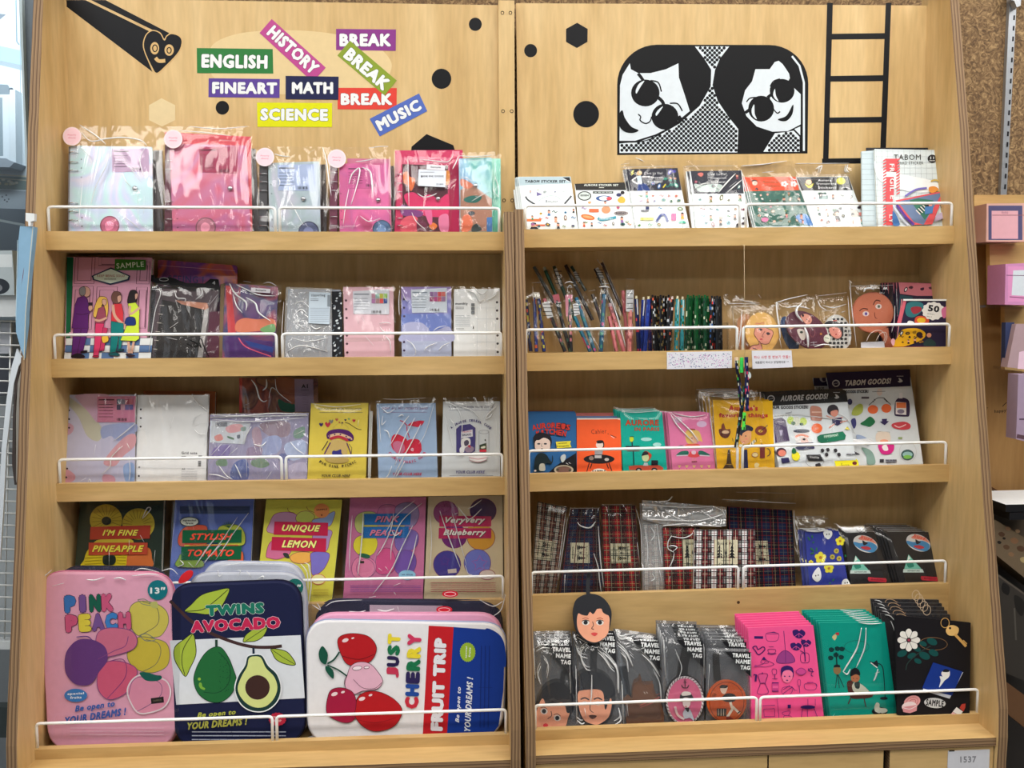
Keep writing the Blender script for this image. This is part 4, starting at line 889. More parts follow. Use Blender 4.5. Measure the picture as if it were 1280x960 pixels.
def crl(c):
    N=(66,56,120)
    c.text("YOU GET LOVE WHEN YOU'RE OUT AT",710,150,450,24,(50,50,90),.02,0,.3);c.scribble(490,175,930,188,1,(120,120,150),4)
    t='A GRUDGE CEREAL CAFE';n_=len(t)
    for i,ch in enumerate(t):
        if ch==' ':continue
        a=math.radians(-42+86*i/(n_-1));x=705+math.sin(a)*285;y=560-math.cos(a)*275;c.text(ch,x,y,17 if ch!='I' else 6,24,N,.05,math.degrees(a))
    c.poly(((563,370),(600,335),(700,320),(755,360),(750,590),(720,610),(563,605)),N);c.poly(((610,400),(725,375),(728,445),(615,462)),(222,220,226));c.text('CRUNCH',668,398,90,16,(190,70,90),.03,-6);c.text('BREAKS',668,428,90,24,(40,40,80),.04,-6)
    c.blob([(610,490),(640,460),(700,470),(700,540),(670,570),(620,560)],(226,224,220));c.blob([(640,500),(670,480),(690,500),(680,530),(650,540)],(80,70,90));c.blob([(600,560),(640,540),(640,600),(600,605)],(230,230,230));c.blob([(650,560),(700,540),(740,560),(720,600),(660,600)],(150,130,150));c.blob([(675,540),(700,530),(705,560)],(190,60,80))
    c.line([(790,400),(790,590)],3,(110,110,120));c.line([(888,400),(888,590)],3,(110,110,120));c.ring(838,400,50,18,3,(110,110,120));c.poly(((795,530),(862,510),(862,590),(795,590)),(50,66,44));c.blob([(810,550),(850,540),(850,560),(815,565)],(226,224,206));c.poly(((795,575),(862,575),(862,600),(795,600)),(206,50,70));c.ell(852,482,7,9,INK)
    c.poly(((680,640),(880,640),(850,690),(780,705),(710,695)),(226,222,222));c.line([(690,655),(780,672),(870,655)],5,(186,70,90),smooth=True);c.line([(690,680),(780,702),(865,680)],5,(140,60,80),smooth=True);c.rect(560,632,640,642,(60,50,60))
    c.text('YOUR CLUB HERE',704,800,290,28,N,.04,0,.3);c.scribble(495,832,930,840,1,(110,110,120),4)
book(it,(216,220,222),.006,draw=crl,backcol=(60,58,60));it.c.z(C4)
bag(it,((428,60),(1010,45),(1012,842),(412,842)),.0025,glint_creases=((1.6,(440,110),(560,150),(620,300),(610,480)),(2.4,(495,270),(540,330),(560,420)),(2.2,(850,280),(880,220),(960,150)),(2,(880,190),(940,110)),(1.4,(600,140),(720,190),(780,250),(820,310)),(1.3,(445,240),(490,400),(530,560)),(1,(965,300),(960,550)),(1.2,(970,640),(965,800)),(1.4,(860,270),(900,250),(930,200))))

# ------------------------------------------------------------ left shelf, fourth board: fruit notebooks
FR='fruit notebooks in clear sleeves'
def banner(c,quad,col,t,tcol,sh,cx,cy,w,h,rot=0):
    c.poly(quad,col);c.text(t,cx+4,cy+4,w,h,sh,.05,rot,.35);c.text(t,cx,cy,w,h,tcol,.05,rot,.35)
it=item('notebook',"dark green pineapple notebook reading I'M FINE PINEAPPLE",'notebook','L',3,.02,11,((165,100),(1000,100),(975,800),(110,800)),D1,FR)
def pine(c):
    Y=(206,186,60);L_=(120,100,30);DK=(34,46,40)
    for cx,cy,r in((420,320,162),(745,360,162),(455,720,258)):
        if r<200:c.ell(cx,cy,r,r*.97,Y)
    c.blob([(195,790),(200,720),(240,620),(330,580),(600,580),(650,660),(620,780),(600,800)],(228,206,40));c.blob([(625,760),(640,640),(700,580),(850,600),(880,700),(875,790),(620,800)],(216,118,60))
    for cx,cy,a0,a1,r0,r1 in((430,325,100,380,55,150),(740,365,150,400,60,150)):
        for i in range(16):
            a=math.radians(a0+(a1-a0)*i/15);c.line([(cx+r0*math.cos(a),cy+r0*math.sin(a)),(cx+r1*math.cos(a),cy+r1*math.sin(a))],3.5,L_)
    for y in(690,720,750):c.line([(210,y+10),(380,y)],4,(150,130,20));c.line([(530,y),(620,y+6)],4,(150,130,20))
    c.ell(428,328,48,42,DK);c.blob([(390,700),(410,675),(500,672),(522,710),(510,755),(470,768),(400,760)],DK)
    c.blob([(320,530),(400,510),(640,505),(700,540),(640,560),(330,560)],Y)
    banner(c,((268,388),(870,372),(860,505),(262,515)),(176,62,44),"I'M FINE",(236,226,90),(60,50,20),568,445,360,62)
    banner(c,((252,545),(840,545),(838,665),(250,670)),(196,76,50),'PINEAPPLE',(240,230,80),(60,50,20),545,605,520,66)
book(it,(44,58,48),.012,draw=pine,backcol=(30,36,34));it.c.z(D1)
bag(it,((150,95),(1050,95),(1030,800),(100,800)),.0025,FILM_SOFT,glint_creases=((2,(790,305),(840,200),(875,210),(800,300)),(1.6,(770,470),(810,540)),(1.3,(660,520),(660,660)),(1.5,(460,620),(460,770)),(1.2,(920,620),(905,780)),(1,(1010,200),(980,780))))
it=item('notebook','blue notebook reading STYLISH TOMATO on green banners','notebook','L',3,.02,11,((155,100),(940,100),(905,800),(100,800)),D2,FR)
def tom(c):
    c.rect(200,180,900,260,(66,84,128));c.scribble(200,185,890,250,4,(44,54,90),4)
    c.ol=(4,(60,60,50));c.blob([(190,560),(190,480),(240,400),(330,372),(440,370),(480,410),(470,560),(250,585)],(206,84,56));c.blob([(580,420),(640,370),(760,365),(830,410),(858,500),(820,575),(600,570)],(170,180,60));c.blob([(170,780),(190,700),(230,660),(420,720),(420,790)],(130,160,70));c.blob([(650,780),(740,660),(820,630),(840,700),(815,790)],(210,96,60));c.ol=None
    for a in range(-60,80,20):c.line([(690,395),(690+70*math.sin(math.radians(a)),395-60*math.cos(math.radians(a)))],6,(50,90,40))
    c.ell(300,335,92,46,(216,222,206));c.ring(300,335,92,46,8,(24,44,50));c.text('special',302,325,130,22,INK,.04);c.text('fruit',302,352,76,20,INK,.04)
    c.line([(250,575),(800,565)],16,(196,190,70))
    banner(c,((232,420),(822,415),(820,545),(228,550)),(14,92,56),'STYLISH',(232,84,60),(10,40,30),520,485,430,66)
    banner(c,((220,590),(822,580),(812,712),(218,720)),(14,92,56),'TOMATO',(232,84,60),(10,40,30),515,648,460,70)
    c.scribble(300,560,790,580,1,(206,90,60),9)
book(it,(96,116,190),.012,draw=tom,backcol=(60,56,66));it.c.z(D2)
bag(it,((130,95),(1010,95),(990,800),(90,800)),.0025,glint_creases=((2.4,(570,490),(480,600),(360,780)),(1.5,(780,290),(600,560),(440,760)),(1.4,(890,250),(720,480),(560,720)),(2,(620,560),(540,640),(450,740)),(1.2,(700,520),(560,720)),(1.8,(210,720),(240,760),(180,790)),(1.5,(290,740),(340,790)),(1,(150,350),(120,640))))
it=item('notebook','yellow notebook reading UNIQUE LEMON on red banners','notebook','L',3,.02,11,((158,98),(808,100),(722,935),(92,700)),D3,FR)
def lem(c):
    PK=(196,120,166);c.ol=(4,(130,40,80))
    c.blob([(172,380),(190,290),(230,225),(320,205),(400,220),(420,260),(380,380)],(190,140,170));c.blob([(410,250),(450,205),(520,200),(570,240),(540,290),(430,290)],(190,196,90));c.blob([(560,270),(640,250),(740,200),(735,260),(690,330),(560,300)],(140,160,200));c.blob([(560,390),(640,360),(720,370),(700,450),(670,540),(560,540)],(170,140,190))
    c.blob([(155,580),(180,480),(240,440),(380,430),(360,560),(260,610),(180,600)],(206,110,150));c.blob([(360,590),(430,550),(540,560),(520,640),(400,640)],(230,170,80));c.blob([(540,560),(620,545),(700,570),(660,680),(600,735),(550,740),(540,640)],(120,110,190))
    c.ol=None;c.ell(632,195,66,62,(232,146,84));c.text('SAMPLE',632,185,92,14,INK,.03,-4);c.ell(632,232,7,7,(120,50,40));c.line([(340,170),(350,200),(400,215)],4,(130,60,60),smooth=True);c.line([(500,160),(520,190),(570,210)],4,(130,60,60),smooth=True);c.blob([(300,560),(340,560),(355,600),(320,595)],(50,56,54))
    banner(c,((228,288),(688,298),(684,410),(220,400)),(192,34,72),'UNIQUE',(236,232,130),(60,40,30),457,348,330,66,1);banner(c,((206,418),(672,432),(668,548),(200,532)),(192,34,72),'LEMON',(240,236,140),(60,40,30),440,480,300,64,1)
    c.ell(604,782,60,44,(222,214,150));c.ring(604,782,60,44,5,(190,60,70));c.scribble(560,860,690,925,5,(170,140,60),3)
book(it,(206,200,76),.012,draw=lem,backcol=(50,50,30))
it=item('notebook','pink notebook reading PINK PEACH on blue banners','notebook','L',3,.02,11,((104,70),(655,66),(632,790),(52,790)),D4,FR)
def pch(c):
    c.ol=(3,(110,60,110));c.blob([(140,290),(140,220),(180,180),(250,170),(300,200),(290,320),(180,330)],(190,196,110));c.blob([(300,180),(330,130),(400,120),(440,150),(430,220),(310,220)],(196,110,150));c.blob([(430,150),(500,105),(580,120),(605,200),(560,280),(460,280)],(150,130,170));c.blob([(440,330),(540,300),(600,340),(580,430),(480,470),(430,420)],(130,106,180));c.blob([(128,440),(140,370),(200,340),(280,350),(302,410),(270,480),(190,500)],(226,214,50))
    c.blob([(290,520),(320,450),(390,440),(430,500),(420,600),(340,630),(290,600)],(214,84,140));c.blob([(430,540),(460,460),(550,460),(585,530),(560,610),(490,640),(430,600)],(120,84,170));c.blob([(115,570),(150,510),(220,500),(285,540),(280,620),(200,660),(130,640)],(224,130,166));c.ring(215,585,66,70,3,(110,60,110));c.ol=None
    c.blob([(165,480),(200,475),(245,490),(240,512),(190,505)],(30,100,70));c.rect(175,530,205,548,(60,50,40))
    banner(c,((205,188),(545,185),(540,268),(205,268)),(24,108,180),'PINK',(226,130,160),(30,40,60),372,226,180,44);banner(c,((200,283),(530,280),(525,362),(198,364)),(24,108,180),'PEACH',(226,130,160),(30,40,60),364,325,240,44);c.scribble(205,270,500,282,1,(206,190,60),7)
    c.ell(518,632,62,36,(150,206,232));c.text('so nice',518,628,80,14,(40,60,110),.03);c.scribble(105,705,620,755,4,(140,80,160),4)
book(it,(206,118,160),.012,draw=pch,backcol=(44,48,74));it.c.z(D4)
bag(it,((60,64),(662,60),(640,790),(40,790)),.0025,glint_creases=((1.8,(625,110),(480,240),(410,400),(400,520)),(1.4,(575,90),(440,200),(360,330)),(2,(420,180),(400,300),(340,430),(300,490)),(2.4,(200,180),(195,300),(180,480),(158,640)),(1.6,(120,200),(105,400),(98,600)),(2.2,(560,270),(480,430),(400,600),(270,770)),(2.4,(590,340),(560,480),(520,600)),(2.4,(410,310),(430,345),(470,320)),(1.8,(310,580),(335,600)),(1.8,(360,570),(380,595)),(2,(420,710),(470,690))))
it=item('notebook','beige notebook reading Veryvery Blueberry on crimson banners','notebook','L',3,.02,11,((672,62),(1212,55),(1215,790),(640,790)),D4,FR)
def blu(c):
    c.ol=(3.5,(120,40,90));c.ell(800,180,90,86,(150,70,120));c.ell(1070,165,96,90,(62,34,84));c.ell(860,350,92,88,(110,30,110));c.ell(1055,360,102,92,(214,156,50));c.ell(808,556,100,100,(64,54,140));c.ell(1028,545,98,100,(110,118,196));c.ol=None
    for cx,cy,r,col in((1045,550,60,(190,70,150)),(790,530,40,(110,40,130)),(800,150,40,(110,40,90))):
        pts=[]
        for i in range(10):
            a=math.radians(-90+36*i);q=r if i%2==0 else r*.5;pts.append((cx+q*math.cos(a),cy+q*math.sin(a)))
        c.line(pts,3.5,col,True)
    banner(c,((752,200),(1130,206),(1128,280),(752,280)),(186,34,90),'Veryvery',(232,226,216),(70,30,50),940,238,290,56);banner(c,((748,290),(1130,292),(1128,366),(746,368)),(186,34,90),'Blueberry',(240,236,226),(70,30,50),935,328,310,54)
    c.line([(960,288),(1120,286)],9,(206,160,60));c.poly(((812,592),(875,585),(878,615),(815,620)),(206,190,180));c.ell(1100,630,58,36,(226,210,200));c.ring(1100,630,58,36,4,(150,40,80));c.scribble(690,680,1160,760,5,(176,70,90),4)
book(it,(208,192,158),.012,draw=blu,backcol=(60,54,50));it.c.z(D4)
bag(it,((660,58),(1220,50),(1225,790),(640,790)),.0025,glint_creases=((2.2,(755,165),(800,300),(860,460),(905,580)),(1.6,(845,180),(890,350),(950,560)),(2.2,(890,140),(930,190),(975,225),(1060,150)),(1.6,(960,150),(1000,130),(1060,85)),(2.4,(865,190),(885,180)),(1.4,(685,200),(695,400),(680,620)),(1.8,(940,560),(960,620),(990,630))))
# ------------------------------------------------------------ padded tablet sleeves on the left ledge
S1=(40,700,6.737);S2=(40,810,6.737);S3=(200,690,6.4);S4=(200,800,6.4);S5=(370,730,4.8);S6=(490,730,4.8)
def sleeve(it,col,side,pipe,r=.044,th=.02,draw=None,zip_y=None):
    q=rquad(it.q,r,7);k=len(q);mb=it.c.mb;cx=sum(p[0]for p in q)/k;cy=sum(p[1]for p in q)/k
    def ringpts(d,n):
        return[(x+(cx-x)/math.hypot(cx-x,cy-y)*d,-n,y+(cy-y)/math.hypot(cx-x,cy-y)*d)for x,y in q]
    lv=[(.006,-th),(.002,-th*.9),(0,-th*.7),(0,-th*.3),(.0006,-.0026),(.002,-.0009),(.0042,0)];V=[]
    for d,n in lv:V+=ringpts(d,n)
    i0=len(mb.v);mb.v+=V;ms=mb.mi(paper(side,.7));mf=mb.mi(paper(col,.7))
    for j in range(len(lv)-1):
        for i in range(k):
            mb.f.append((i0+j*k+i,i0+j*k+(i+1)%k,i0+(j+1)*k+(i+1)%k,i0+(j+1)*k+i));mb.m.append(ms if j<3 else mf);mb.smooth.append(True)
    mb.f.append(tuple(range(i0+(len(lv)-1)*k,i0+len(lv)*k)));mb.m.append(mf);mb.smooth.append(False)
    mb.f.append(tuple(range(i0+k-1,i0-1,-1)));mb.m.append(ms);mb.smooth.append(False)
    it.c.rough=.7
    if draw:draw(it.c)
    it.c.build('padded_body',it.root)
    p=MB();p.tube([(a,b+.001,c_)for a,b,c_ in ringpts(.0022,-.0024)],.0013,paper(pipe,.5),6,closed=True);p.build('piping',it.root)
    z=MB();z.tube([(a,b,c_)for a,b,c_ in ringpts(-.0006,-th*.5)],.0015,paper(pipe,.5),6,closed=True);z.build('zipper',it.root)
SL='padded tablet sleeves'
it=item('tablet_sleeve','pink PINK PEACH tablet sleeve with a teal 13 inch sticker','tablet sleeve','L',4,.012,9,((50,100),(1185,112),(1215,1490),(128,1560)),S1,SL)
def pp(c):
    c.ol=(6,(120,120,90));c.blob([(810,480),(840,380),(930,345),(1050,370),(1130,430),(1150,520),(1110,610),(1050,650),(900,640),(830,560)],(210,196,90));c.blob([(805,830),(820,720),(900,650),(1020,660),(1130,700),(1160,800),(1130,900),(1010,950),(880,920)],(206,186,66));c.ol=None
    c.line([(930,350),(1040,390),(1070,480),(1040,560),(900,640)],6,(120,120,90),smooth=True);c.line([(960,670),(1060,700),(1085,780),(1040,880),(930,940)],6,(120,120,90),smooth=True);c.line([(890,335),(950,330),(1010,380),(930,370),(890,335)],6,(130,140,120),smooth=True);c.line([(910,640),(960,620),(1040,670),(960,680),(910,640)],6,(120,130,130),smooth=True);c.blob([(1000,360),(1050,350),(1060,400),(1010,400)],(190,190,110))
    c.letters('PINK',480,365,420,150,((60,120,190),(120,84,150),(20,96,76),(206,90,130)),(70,30,60),-2.5,.12,.034);c.letters('PEACH',560,522,560,150,((206,90,130),(222,206,70),(120,84,150),(60,130,200),(206,90,130)),(70,30,60),-3,.12,.034)
    c.z(S2)
    c.ol=(6,(130,70,130));c.blob([(540,-40),(560,-130),(640,-170),(780,-165),(860,-130),(890,-60),(850,10),(700,60),(600,70),(545,20)],(206,112,140));c.blob([(560,200),(600,130),(700,105),(820,130),(890,190),(850,310),(760,400),(640,428),(560,340)],(210,92,124));c.ol=None
    c.blob([(280,130),(300,20),(390,-70),(520,-70),(620,-10),(640,100),(570,200),(500,300),(380,305),(300,230)],(104,60,126));c.line([(560,90),(700,20),(790,-20),(815,-100)],6,(130,70,130),smooth=True);c.line([(650,110),(760,90),(800,150),(780,260),(640,420)],6,(130,60,120),smooth=True);c.line([(380,-95),(470,-100),(520,-60)],8,(100,60,130),smooth=True)
    c.ol=(11,(230,222,226));c.blob([(810,390),(830,290),(910,225),(1040,240),(1140,280),(1170,380),(1120,490),(1000,540),(890,535)],(222,146,172));c.ol=None;c.line([(820,390),(850,280),(930,240),(1080,290),(1090,390),(1000,470),(890,530)],5,(120,90,130),smooth=True)
    c.blob([(910,205),(980,205),(1050,225),(1090,230),(1095,255),(1050,275),(960,268)],(20,96,84));c.poly(((1005,420),(1112,405),(1116,455),(1010,468)),(36,30,30));c.text('SAMPLE',1060,437,70,14,(120,110,90),.02,-6)
    c.ell(374,395,96,56,(60,124,190));c.text('special',374,382,140,24,WHT,.05,-3);c.text('fruits',376,412,96,22,WHT,.05,-3)
    c.text('Be open to',535,492,340,66,(50,100,180),.05,-8,.35);c.text('YOUR DREAMS !',545,568,520,64,(50,90,170),.06,-9,.35)
    c.scribble(330,655,1120,735,3,(232,190,208),6)
sleeve(it,(230,168,192),(206,140,166),(206,120,150),draw=pp);it.c.z(S1)
part_poly(it,'size_sticker',circle_pts(1060,252,84),(10,118,130),.001,.0016,lambda k:k.text('13″',1062,255,128,56,WHT,.05),label='round teal sticker reading 13 inch')
bag(it,((30,60),(1260,80),(1235,1490),(120,1560)),.004,FILM_SOFT,glint_creases=((2,(60,200),(100,150),(180,80)),(2,(470,160),(540,165),(620,140)),(2.4,(700,155),(750,145),(800,165)),(1.6,(850,130),(1000,115),(1080,125)),(2,(185,215),(280,190)),(1.4,(1100,90),(1180,70),(1240,120))))
it=item('tablet_sleeve','navy tablet sleeve peeking over the pink peach one, in a clear bag','tablet sleeve','L',4,.036,9,((190,60),(1140,66),(1180,1490),(170,1560)),S1,SL)
sleeve(it,(30,32,60),(22,22,44),(30,30,56))
bag(it,((170,50),(1230,56),(1240,1490),(170,1560)),.004,glint_creases=((2,(250,130),(400,95),(560,90)),(2,(620,115),(650,98),(680,92)),(1.6,(870,90),(940,68),(1080,98)),(1.6,(120,100),(180,190))))
# avocado
it=item('tablet_sleeve','navy and white TWINS AVOCADO tablet sleeve, in front of a white one','tablet sleeve','L',4,.012,9,((62,265),(1120,225),(1160,1500),(110,1510)),S3,SL)
def av(c):
    N=(18,24,58);G=(160,180,60);K=(24,26,30)
    c.poly(((78,708),(1125,665),(1158,1168),(130,1222)),(214,218,224))
    c.line([(80,390),(170,480),(260,560),(430,660),(600,725),(740,758),(880,762),(975,752)],26,(64,40,40),smooth=True)
    c.ol=(6,K);c.blob([(198,475),(250,420),(330,345),(440,310),(552,292),(530,370),(480,450),(400,498),(290,490)],G);c.blob([(262,655),(285,740),(285,830),(240,930),(205,995),(160,940),(115,850),(120,760),(190,700)],G);c.blob([(665,715),(690,660),(760,615),(855,600),(830,670),(770,710),(700,718)],G);c.blob([(890,775),(960,780),(1030,810),(1085,900),(1000,895),(930,860),(900,810)],G);c.ol=None
    c.line([(205,475),(340,460),(430,400),(545,300)],5,K,smooth=True);c.line([(258,660),(190,770),(175,880),(200,985)],5,K,smooth=True);c.line([(690,710),(850,605)],4,K);c.line([(895,780),(980,840),(1080,898)],4,K)
    c.text('TWINS',600,458,470,92,(20,110,90),.1,-3,edge=(216,226,220),ew=.03);c.text('AVOCADO',605,580,720,100,(190,34,78),.1,-3,edge=(226,210,220),ew=.03)
    c.line([(452,700),(452,770)],20,(34,62,50));c.line([(748,765),(750,820)],18,(24,40,60))
    c.z(S4)
    c.ol=(5,(16,50,40));c.blob([(420,62),(490,60),(550,140),(590,240),(612,320),(580,420),(500,490),(400,492),(310,430),(272,330),(290,230),(350,120)],(30,100,52));c.ol=None
    c.line([(470,95),(540,170),(565,260),(540,360),(460,420),(350,415)],6,(18,70,40),smooth=True);c.ell(316,311,12,12,(140,180,60));c.blob([(318,340),(335,345),(340,370),(362,385),(355,398),(325,385),(312,360)],(120,170,60))
    for i in range(40):x,y=rnd.uniform(480,570),rnd.uniform(120,420);c.ell(x,y,3.5,3.5,(16,66,40),n=6)
    c.ol=(9,(226,230,232));c.blob([(750,112),(820,120),(870,200),(940,270),(972,380),(940,490),(850,562),(740,565),(650,510),(602,400),(625,290),(680,200),(700,130)],(20,52,50));c.ol=None
    c.blob([(755,128),(810,140),(850,220),(915,290),(942,380),(910,470),(840,530),(750,532),(670,480),(625,390),(655,290),(700,210),(715,145)],(206,214,136));c.ell(783,376,98,98,(60,36,32))
    c.text('Be open to',455,590,310,52,(170,176,70),.05,-5,.35);c.text('YOUR DREAMS !',465,665,480,60,(160,160,70),.06,-5,.35);c.scribble(260,715,1010,805,3,(170,176,196),8)
    pts=[]
    for i in range(32):a=i*math.pi/16;q=1 if i%2 else.9;pts.append((943+72*q*math.cos(a),628+55*q*math.sin(a)))
    c.poly(pts,(176,34,60));c.text('FRUIT',943,612,80,18,(226,180,180),.04);c.text('TRIP',943,640,66,18,(226,180,180),.04)
sleeve(it,(20,26,62),(18,22,50),(18,20,44),draw=av);it.c.z(S3)
for k_,(lab,y0,quad,badge)in enumerate((('white tablet sleeve right behind the avocado one, with a teal 13 inch sticker',.036,((215,165),(1160,165),(1195,1500),(200,1510)),True),('white tablet sleeve, rearmost of the stack behind the avocado sleeve',.06,((330,80),(1150,90),(1190,1500),(300,1510)),False))):
    it=item('tablet_sleeve',lab,'tablet sleeve','L',4,y0,9,quad,S3,SL)
    sleeve(it,(206,210,222),(186,190,206),(170,176,196));it.c.z(S3)
    if badge:
        part_poly(it,'size_sticker',circle_pts(1080,280,68),(10,118,110),.001,.0016,lambda k:k.text('13″',1080,282,100,46,WHT,.05),label='round teal sticker')
        bag(it,((150,100),(1215,120),(1215,1500),(200,1510)),.004,glint_creases=((1.6,(470,140),(480,190),(510,170)),(1.6,(620,140),(650,150),(630,190)),(3,(700,150),(740,200)),(2.4,(780,220),(830,190),(830,220)),(1.6,(1130,90),(1180,160),(1190,300)),(1.6,(1190,100),(1215,250),(1190,420))))
        h=MB();P=[it.c.uv(*p)for p in spline([(160,240),(180,185),(230,145),(268,150),(265,190),(215,235)],True,5)];h.prism([(a,b)for a,b in P],.004,.008,paper((206,36,44)));h.build('zipper_pull',it.root)['label']='red zipper pull'
    else:bag(it,((310,70),(1210,80),(1215,1500),(280,1510)),.004,glint_creases=((1.6,(480,110),(700,85),(1000,95)),(1.6,(1160,80),(1200,110),(1210,200))))
# cherry
it=item('tablet_sleeve','white, red and blue JUST CHERRY tablet sleeve lying on its side','tablet sleeve','L',4,.012,8,((56,218),(1268,238),(1240,905),(66,905)),S5,SL)
def cher(c):
    R=(176,22,30);K=(60,16,26)
    c.z(S6);c.poly(((220,250),(370,258),(330,905),(184,910)),(190,26,36));c.poly(((370,258),(560,272),(650,320),(676,400),(668,640),(640,850),(600,900),(330,905)),(16,54,142));c.blob([(560,270),(640,300),(676,370),(680,500),(600,400)],(16,54,142))
    c.text('FRUIT TRIP',280,602,560,74,(226,224,230),.1,-87.5,edge=(90,10,20),ew=.02)
    pts=[]
    for i in range(48):a=i*math.pi/24;q=1 if i%2 else.92;pts.append((454+48*q*math.cos(a),409+60*q*math.sin(a)))
    c.poly(pts,(150,182,50));c.text('special',446,409,70,12,WHT,.03,-87);c.text('fruits',466,409,56,12,WHT,.03,-87)
    c.text('Be open to',400,724,214,30,(222,228,236),.04,-87,.3);c.text('YOUR DREAMS !',460,720,326,38,(222,228,236),.05,-87,.3);c.scribble(520,380,600,860,1,(14,40,110),2)
    for x in(528,552,576):c.line([(x,860),(x+8,370)],4,(12,40,112))
    c.z(S5)
    c.letters('JUST',585,430,270,76,((190,50,80),(36,26,70),(20,110,70),(226,206,50)),None,-87.5,.1);c.letters('CHERRY',703,522,455,84,((190,40,60),(30,70,150),(40,30,80),(20,110,70),(226,206,50),(200,50,90)),None,-87.5,.1)
    c.ol=(3,K);c.blob([(250,350),(270,310),(340,295),(430,310),(478,360),(480,410),(450,460),(380,490),(310,480),(275,430)],R);c.blob([(300,620),(292,580),(320,540),(360,640),(400,660),(330,650)],(222,176,196));c.blob([(310,540),(330,490),(380,466),(450,480),(515,560),(515,600),(480,630),(400,640),(340,660),(295,610)],(222,172,192))
    c.blob([(182,740),(200,650),(240,622),(300,625),(350,660),(370,760),(340,820),(280,828),(200,790)],(158,22,60));c.blob([(360,740),(370,680),(420,645),(500,645),(590,690),(638,760),(590,850),(480,882),(400,850),(355,790)],R);c.ol=None
    c.line([(275,430),(380,450),(470,420)],2.5,K,smooth=True);c.line([(345,570),(400,620),(470,625),(515,590)],2.5,K,smooth=True);c.line([(330,800),(470,830),(600,800)],2.5,(120,14,24),smooth=True)
    for x,y,a in((297,336,20),(342,323,9),(232,658,20),(283,646,12),(397,686,20),(448,664,12)):c.ell(x,y,a,a*.55,(232,206,210),-20)
    for x,y,a in((368,502,28),(425,498,16)):c.ell(x,y,a,a*.45,(240,222,230),-8);c.ring(x,y,a,a*.45,2.5,K,-8)
    c.line([(190,475),(230,450),(262,405)],10,(20,70,56),smooth=True);c.line([(190,485),(250,510),(305,548)],9,(20,70,56),smooth=True);c.blob([(160,370),(190,410),(190,450),(178,480),(148,460),(138,410)],(16,78,60));c.blob([(180,490),(210,500),(228,530),(225,565),(200,545),(180,515)],(16,78,60))
sleeve(it,(226,224,226),(214,220,236),(150,158,190),r=.044,draw=cher)
for lab,y0,quad,col,sd in(('pink tablet sleeve right behind the cherry one',.035,((90,180),(1236,180),(1240,905),(66,905)),(222,160,190),(216,150,180)),('navy tablet sleeve, third in the stack behind the cherry one',.058,((120,96),(1236,105),(1240,905),(90,905)),(40,40,66),(36,34,60))):
    it=item('tablet_sleeve',lab,'tablet sleeve','L',4,y0,8,quad,S5,SL);
    def half(c):
        if 'navy' in lab:c.poly(((442,125),(880,130),(880,400),(442,400)),(190,170,186))
    sleeve(it,col,sd,sd,draw=half);it.c.z(S5)
    if 'navy' in lab:
        bag(it,((80,70),(1260,50),(1262,905),(80,905)),.004,glint_creases=((2,(320,160),(380,165),(420,155)),(3,(490,150),(540,160),(590,145)),(2.4,(440,78),(480,70)),(2,(590,45),(600,60)),(1.5,(100,120),(150,150),(130,110)),(1.5,(610,130),(635,200)),(1.6,(1100,90),(1180,130),(1240,100)),(1.6,(1180,190),(1230,150),(1255,60)),(1.4,(180,130),(240,100),(400,92))))
        for x,y in((890,150),(905,56)):
            k_=part_poly(it,'zipper_pull',circle_pts(x+20*(y<60),y,48,20,20),(206,30,50),.004,.007,lambda k:k.ring(x+20*(y<60),y,34,12,4,(232,190,196)),label='red oval zipper pull')
for lab,pts,z_ in(('torn white paper scrap lying before the cherry sleeve, left piece',[(70,922),(110,905),(215,908),(200,925),(120,932)],.002),('white folded receipt lying before the cherry sleeve, right piece',[(215,922),(300,912),(412,915),(370,945),(230,935)],.002)):
    c=Canvas(MU['L']@Matrix.Translation((0,0,ZL[4]+.0008))@Matrix.Rotation(math.radians(-80),4,'X'),S5);P=[c.uv(*p)for p in pts]
    cx=sum(p[0]for p in P)/len(P);cy=sum(p[1]for p in P)/len(P);mb=MB();mb.prism([(a-cx,b-cy)for a,b in P],0,.0006,paper((222,222,226)));o=mb.build('paper_scrap');o.matrix_world=c.M@Matrix.Translation((cx,0,cy));tag(o,lab,'paper')
# ------------------------------------------------------------ right shelf, top board: sticker sets
E1=(640,180,8);E2=(770,180,8);E3=(910,180,7.111);E4=(1060,170,7.385)
PAL=((40,40,50),(60,60,66),(226,96,60),(206,70,90),(60,120,170),(60,140,100),(226,180,70),(226,160,130),(40,90,90),(150,110,170),(100,130,60),(120,80,60))
def motifs(c,pts,size,pal=PAL,seed=1):
    r=random.Random(seed)
    for x,y in pts:
        s_=size*r.uniform(.7,1.2);a=r.uniform(0,6.28);col=r.choice(pal);kind=r.randrange(5)
        P=[(x+s_*r.uniform(.6,1.1)*math.cos(a+k*1.05),y+s_*.8*r.uniform(.5,1.1)*math.sin(a+k*1.05))for k in range(6)]
        if kind==0:c.ell(x,y,s_,s_*.6,col,a*20);c.ell(x,y,s_*.6,s_*.3,(236,232,226),a*20)
        elif kind==1:c.blob([(x-s_*.5,y-s_),(x+s_*.4,y-s_),(x+s_*.5,y),(x-s_*.4,y)],(224,160,134),3);c.blob([(x-s_*.6,y-s_*1.1),(x,y-s_*1.4),(x+s_*.6,y-s_),(x,y-s_*.8)],(36,32,40),3);c.poly([(x-s_*.6,y+s_),(x-.3*s_,y),(x+.4*s_,y),(x+s_*.7,y+s_)],col)
        elif kind==2:c.line([(x-s_,y),(x-s_*.3,y-s_*.5),(x+s_*.3,y+s_*.2),(x+s_,y-s_*.3)],size*.3,col,smooth=True)
        else:c.blob(P,col,3);c.blob([(x+(p[0]-x)*.45,y+(p[1]-y)*.45)for p in P],r.choice(pal),2)
